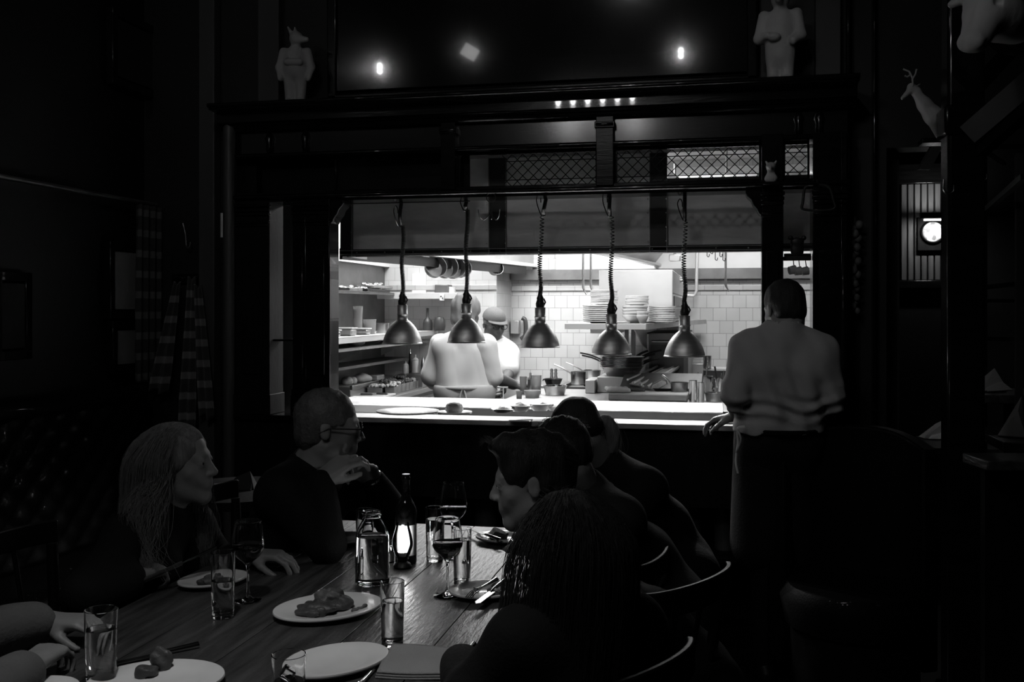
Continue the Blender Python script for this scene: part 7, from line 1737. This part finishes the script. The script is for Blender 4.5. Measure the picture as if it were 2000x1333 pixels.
# folded napkin on a dark side table behind the blonde woman
def side_table(name, label, x, y, z, r, sq=None):
    t = thing(name, label, 'table', (x, y, 0))
    if sq: obj('top', MB().box((0, 0, z-.02), (sq[0], sq[1], .035)), 'table_wood', t, bevel=.004)
    else: obj('top', MB().lathe([(0, z-.035), (r, z-.035), (r, z), (0, z)], n=36), 'matte_wood', t, angle=50)
    obj('pedestal', MB().tube([(0, 0, .04), (0, 0, z-.04)], .035, 14), 'black_iron', t); obj('foot', MB().lathe([(0, 0), (.22, 0), (.21, .02), (.05, .05), (0, .05)], n=24), 'black_iron', t); return t
def tent_napkin(p, label, s=1., rz=0., grp='standing folded napkins'):
    t = thing('folded_napkin', label, 'napkin', tuple(p), rz, grp); m = MB(); w_ = .10*s; nm = 'napkin_shaded' if s < .7 else 'linen'
    m.v = [(-w_, -.03*s, 0), (w_*1.1, -.05*s, 0), (w_*1.15, .05*s, 0), (-w_*.9, .05*s, 0), (w_*.7, 0, .115*s), (-w_*.2, .0, .075*s), (w_*1.0, .0, .09*s)]
    m.f = [(0, 1, 4, 5), (3, 5, 4, 2), (0, 5, 3), (1, 2, 4)]; obj('fold', m, nm, t, solid=.004, smooth=False)
    m = MB(); m.v = [(-w_*.95, -.06*s, .001), (w_*1.0, -.085*s, .001), (w_*.9, -.02*s, .05*s), (-w_*.5, -.02*s, .02*s)]; m.f = [(0, 1, 2, 3)]; obj('cuff', m, nm, t, solid=.004, smooth=False); return t
p = P(468, 955, 4.05); side_table('side_table', 'small dark round table in the shadow behind the man in glasses', p.x, p.y, p.z, .30); tent_napkin(p+UP*.001, 'folded napkin left of the man in glasses, shade put into its colour', .6, .2)
# ---------------------------------------------------------------- right side
# dark square column with a bracket beam
c = P(1880, 700, 3.35); t = thing('column', 'thick dark wooden column at the right with carved shoulders', 'column', (c.x, c.y, 0)); hw = 34/F*3.35
t.rotation_euler[2] = YAW*0
obj('shaft', MB().bb(-hw, hw, -hw, hw, .0, 4.4), 'dark_wood', t, bevel=.012); obj('base', MB().bb(-hw*1.25, hw*1.25, -hw*1.25, hw*1.25, 0, .25), 'dark_wood', t, bevel=.01)
obj('collar', MB().bb(-hw*1.2, hw*1.2, -hw*1.2, hw*1.2, 2.10, 2.2), 'dark_wood', t, bevel=.01)
for i, (q0, q1, r) in enumerate((((1895, 262, 3.3), (2060, 120, 3.1), .05), ((1865, 215, 3.35), (2010, 60, 3.9), .03), ((1912, 300, 3.3), (2080, 150, 3.0), .025))):
    obj('brace', MB().tube([P(*q0)-Vector((c.x, c.y, 0)), P(*q1)-Vector((c.x, c.y, 0))], r, 4), 'pilaster_wood' if i == 0 else 'dark_wood', t, smooth=False)
# recess behind: panel, picture light and round plate
Yr = 6.29; p = PY(1822, 453, Yr-.05); u = (p-Vector((0, 0, CZ))).dot(FWD)/F
t = thing('wall_plate', 'round mottled pale plate glowing under a lamp on the recess wall at the right', 'plate', tuple(p)); M = Matrix.Rotation(PI/2, 4, 'X')
obj('plate_face', MB().lathe([(0, 0), (21*u, 0), (21.5*u, .004), (0, .01)], n=48, M=M), 'clock_face', t, angle=40); obj('rim', MB().tube([(21*u*math.cos(a), -.004, 21*u*math.sin(a)) for a in [2*PI*i/40 for i in range(41)]], .006, 8, cap=False), 'dark_wood', t)
xa, xb = PY(1758, 400, Yr).x, PY(1850, 400, Yr).x
t = thing('wall_panelling', 'pale-lit vertical boarded panelling high on the recess wall at the right', 'panelling', ((xa+xb)/2, Yr, 1.5)); za, zb2 = PY(1800, 548, Yr).z, PY(1800, 360, Yr).z; n = 7
for i in range(n): a_, b_ = xa+(xb-xa)*i/n, xa+(xb-xa)*(i+1)/n; _wp('board', MB().bb(a_+.003, b_-.003, Yr-.02, Yr-.003, za, zb2), 'panel_wood', t, bevel=.004)
_wp('rail', MB().bb(xa-.05, xb+.05, Yr-.035, Yr-.0, zb2, zb2+.12), 'dark_wood', t, bevel=.006); _wp('rail', MB().bb(xa-.05, xb+.05, Yr-.035, Yr, za-.05, za), 'dark_wood', t, bevel=.006)
_wp('back_board', MB().bb(PY(1790, 450, Yr).x, PY(1850, 450, Yr).x, Yr-.045, Yr-.02, PY(1800, 490, Yr).z, PY(1800, 427, Yr).z), 'matte_wood', t)
t = thing('picture_light', 'small brass picture light above the round pale plate in the recess', 'lamp', (p.x, Yr-.16, PY(1822, 426, Yr).z)); obj('arm', MB().tube(spline([(0, .14, 0), (0, .08, .03), (0, 0, .01)], 5), .006, 8), 'black_iron', t)
obj('hood', MB().lathe([(.02, -.09), (.02, .09)], n=16, M=Matrix.Rotation(PI/2, 4, 'Y')), 'black_iron', t); obj('lamp_tube', MB().tube([(-.07, 0, -.024), (.07, 0, -.024)], .006, 8), 'dim_glow', t)
lamp('AREA', 'picture_light_lamp', (p.x, Yr-.17, PY(1822, 426, Yr).z-.034), 1.0, size=.14, size_y=.02, rot=(math.radians(15), 0, 0)); lamp('AREA', 'picture_light_uplight', (p.x, Yr-.17, PY(1822, 420, Yr).z+.05), .8, size=.14, size_y=.02, rot=(math.radians(165), 0, 0))
# deer figurine on a bracket
p = P(1822, 236, 4.0); t = thing('deer_figurine', 'small antlered deer figurine on a bracket beside the dark column at the right', 'statue', tuple(p)); u = 4.0/F; f = Field(); Q = lambda x, y, d=0.: P(x, y, 4.0+d)
f.cone(Q(1822, 225), Q(1806, 205), 17*u, 13*u, .02); f.cone(Q(1806, 205), Q(1790, 182), 12*u, 9*u, .02); f.cone(Q(1790, 178), Q(1780, 170), 8.5*u, 8*u, .01); f.cone(Q(1780, 174), Q(1762, 192), 6.5*u, 3.5*u, .01); f.cone(Q(1788, 170, .02), Q(1797, 164, .03), 2.5*u, 1.5*u, .005); f.cone(Q(1822, 225), Q(1835, 262, .05), 16*u, 9*u, .02)
field_obj('body', f, .004, 'plaster', t, p); m = MB()
for d in (-.02, .025):
    for q in (((1783, 168), (1782, 152), (1776, 140), (1764, 135)), ((1782, 155), (1788, 145), (1790, 135)), ((1779, 146), (1772, 150), (1767, 148)), ((1781, 150), (1776, 142))): m.tube([Q(x, y, d)-p for x, y in q], .0035, 6)
obj('antlers', m, 'plaster', t); obj('bracket', MB().box((.02, 0, -.085), (.14, .1, .02)), 'dark_wood', t, bevel=.004)
_q = P(1806, 312, 4.3); o = MB(); o.v = [tuple(P(*q)) for q in ((1832, 262, 4.47), (1792, 332, 4.47), (1815, 332, 4.47), (1852, 262, 4.47))]; o.f = [(0, 1, 2, 3)]; wsolo('slanting_board', o, 'pilaster_wood', 'pale slanting strut under the deer figurine', 'board', solid=.03, smooth=False)
# mounted head at the top right
hc_ = P(1935, 30, 2.9); M = frame(-FWD*.5-RT*.75-UP*.35, UP); t = thing('mounted_head', 'large pale mounted animal head at the top right corner', 'statue', tuple(hc_)); f = Field(); H = lambda x, y, z: hc_ + M@Vector((x, y, z))
f.ell(H(0, -.02, .03), (.075, .09, .08), np.array(M), .02); f.cone(H(0, .04, .0), H(0, .10, -.045), .055, .042, .03); f.ell(H(0, .13, -.05), (.04, .02, .028), np.array(M), .015); f.cone(H(0, -.05, -.02), H(0, -.12, -.03), .07, .08, .04)
for q in (-1, 1): f.cone(H(q*.06, -.02, .07), H(q*.11, 0, .06), .022, .012, .015); f.ell(H(q*.055, .045, .035), (.014, .012, .012), None, .006, 's')
field_obj('head', f, .006, 'plaster', t, hc_); obj('plaque', MB().lathe([(0, 0), (.10, 0), (.12, .02), (0, .02)], n=24, M=Matrix.Translation(H(0, -.15, -.03)-hc_) @ (M@Matrix.Rotation(-PI/2, 3, 'X')).to_4x4()), 'dark_wood', t)
obj('mount_arm', MB().tube([H(0, -.15, -.03)-hc_, H(0, -.15, -.03)-hc_+Vector((.1, .2, .0)), P(1905, 40, 3.35)-hc_+Vector((.02, 0, 0))], .02, 8), 'dark_wood', t)
# garland of garlic and a hook on the wall right of the screen
x_, y_ = PY(1668, 500, 4.72).x, 4.69; t = thing('garlic_braid', 'knobbly dark braid hanging on the wall right of the screen', 'braid', (x_, y_, PY(1668, 440, y_).z)); zt, zb_ = 0, PY(1668, 608, y_).z-PY(1668, 440, y_).z
obj('cord', MB().tube([(0, 0, .04), (0, 0, zb_)], .006, 8), 'garlic', t); R_ = random.Random(1)
for i in range(20): k = i/19; m = MB().ell((.016*math.cos(i*2.3)*(1-.4*k), -.012+.008*math.sin(i*2.3), zb_*k), (.019-.006*k, .017-.005*k, .021-.004*k), 12, 8); obj('bulb', m, 'garlic', t)
# service table, napkins and benches at the right
def rtable(px0, px1, py, z, depth, label, nm='side_table'):
    a, b = PZ(px0, py, z), PZ(px1, py, z); return a, b
a = PZ(1800, 852, .78); side_table('side_table', 'dark table with a folded napkin beside the column at the right', a.x+.22, a.y-.24, .78, .3, (.5, .5)); tent_napkin(Vector((a.x+.08, a.y-.08, .782)), 'pale folded napkin standing on the table left of the dark column', 1.05, .3)
b = P(1925, 812, 3.9); side_table('side_table', 'dark side table half hidden behind the column at the right', b.x+.25, b.y, b.z-.07, .3, (.5, .5)); tent_napkin(Vector((b.x+.12, b.y, b.z-.068)), 'dim folded napkin behind the dark column, near the right edge', 1.2, 1.2)
d = P(1930, 730, 4.2); side_table('side_table', 'far dark table glimpsed between the column and the right edge', d.x+.12, d.y+.1, d.z-.08, .3, (.4, .4)); tent_napkin(Vector((d.x+.02, d.y+.1, d.z-.078)), 'small dim napkin on the far table at the right edge', .8, .8)
a, b = P(1920, 890, 2.9), P(2080, 900, 2.9); t = thing('ledge_shelf', 'worn ledge with a pale edge running out of frame at the right', 'shelf', tuple(lerp(a, b, .5))); c_ = lerp(a, b, .5); obj('board', MB().tube([a-c_, b-c_], .016, 4), 'ledge_wood', t, smooth=False) if False else obj('board', MB().box((0, .06, -.02), (.26, .16, .03), rz=YAW), 'table_wood', t, bevel=.004)
obj('support', MB().box((0, .08, -.44), (.2, .03, .82), rz=YAW), 'matte_wood', t)
# wall shelving and window bars on the far right
def bar(name, q0, q1, r, label, cat, mt='dark_wood', grp=None): A_, B_ = P(*q0), P(*q1); return wsolo(name, MB().tube([A_, B_], r, 4), mt, label, cat, grp, smooth=False)
t = thing('timber_rack', 'dark open rack of shelves and posts beyond the column at the right edge', 'rack', tuple(P(1960, 600, 4.0)*1)); o_ = P(1960, 600, 4.0)
for q0, q1, r, mt in (((1990, 300, 4.0), (1990, 900, 4.0), .018, 'pilaster_wood'), ((1915, 420, 4.4), (2000, 345, 3.6), .016, 'pilaster_wood'), ((1908, 285, 4.4), (1962, 320, 4.0), .010, 'dark_wood'), ((1920, 562, 4.2), (2010, 552, 4.0), .012, 'dark_wood'), ((1920, 588, 4.2), (2010, 588, 4.0), .010, 'dark_wood'), ((1925, 662, 4.2), (2010, 664, 4.0), .012, 'dark_wood'), ((1920, 300, 4.4), (1920, 900, 4.4), .02, 'dark_wood')):
    obj('bar', MB().tube([P(*q0)-o_, P(*q1)-o_], r, 4), mt, t, smooth=False)
for i, (px, py, D) in enumerate(((1988, 240, 3.8), (1912, 345, 4.2), (1843, 368, 3.31))):
    p = P(px, py, D); wsolo('iron_hook', MB().tube(spline([p+UP*.03, p, p+Vector((.012, 0, -.018)), p+Vector((.03, 0, -.012)), p+Vector((.032, 0, .01))], 5), .004, 8), 'bright_iron', ['pair of iron rings on the timber near the top right edge', 'small iron hook right of the dark column', 'small iron hook left of the dark column above the pale panelling'][i], 'hook')
# high-backed rounded booth in the dark behind the waiter and at the lower right
t = thing('booth_seat', 'black rounded booth seat with a faint lit top edge beside the waiter', 'seat', tuple(Vector((P(1660, 830, 4.0).x+.02, P(1660, 830, 4.0).y-.05, 0)))); o_ = t.location.copy(); zt = P(1660, 834, 4.0).z; m = MB(); pts = []
for i in range(17): a_ = PI*.05+PI*.9*i/16; pts.append(Vector((-.02+.33*math.cos(a_), .18*math.sin(a_)-.02, 0)))
for q in pts: k = abs(q.x)/.33; m.v += [(q.x, q.y, .1), (q.x, q.y, zt-.10*k**3), (q.x*.8, q.y*.7-.03, zt-.10*k**3), (q.x*.8, q.y*.7-.03, .1)]
m.f = [(4*i+a_, 4*i+b_, 4*(i+1)+b_, 4*(i+1)+a_) for i in range(16) for a_, b_ in ((0, 1), (1, 2), (2, 3), (3, 0))] + [(0, 3, 2, 1), (64, 65, 66, 67)]
obj('backrest', m, 'leather', t, bevel=.01); obj('seat_cushion', MB().lathe([(0, .30), (.26, .30), (.28, .40), (.25, .45), (0, .45)], (-.02, -.08, 0), 28), 'leather', t, angle=50); obj('plinth', MB().lathe([(.24, 0), (.24, .30)], (-.02, -.08, 0), 28), 'matte_wood', t, angle=50)
# a dark peaked bundle of pans hanging at the right of the waiter head
a, b = PY(1567, 592, 4.62), PY(1570, 642, 4.62); t = thing('pepper_grinder', 'tall dark wooden grinder handle silhouetted right of the waiter head', 'tool', (a.x, 4.62, 1.0)); zt = a.z-1.0
obj('shaft', MB().lathe([(0, 0), (.03, 0), (.03, .02), (.012, .06), (.010, zt-.10), (.013, zt-.06), (.011, zt-.03), (.018, zt-.012), (.014, zt), (0, zt+.004)], n=20), 'dark_wood', t, angle=60)
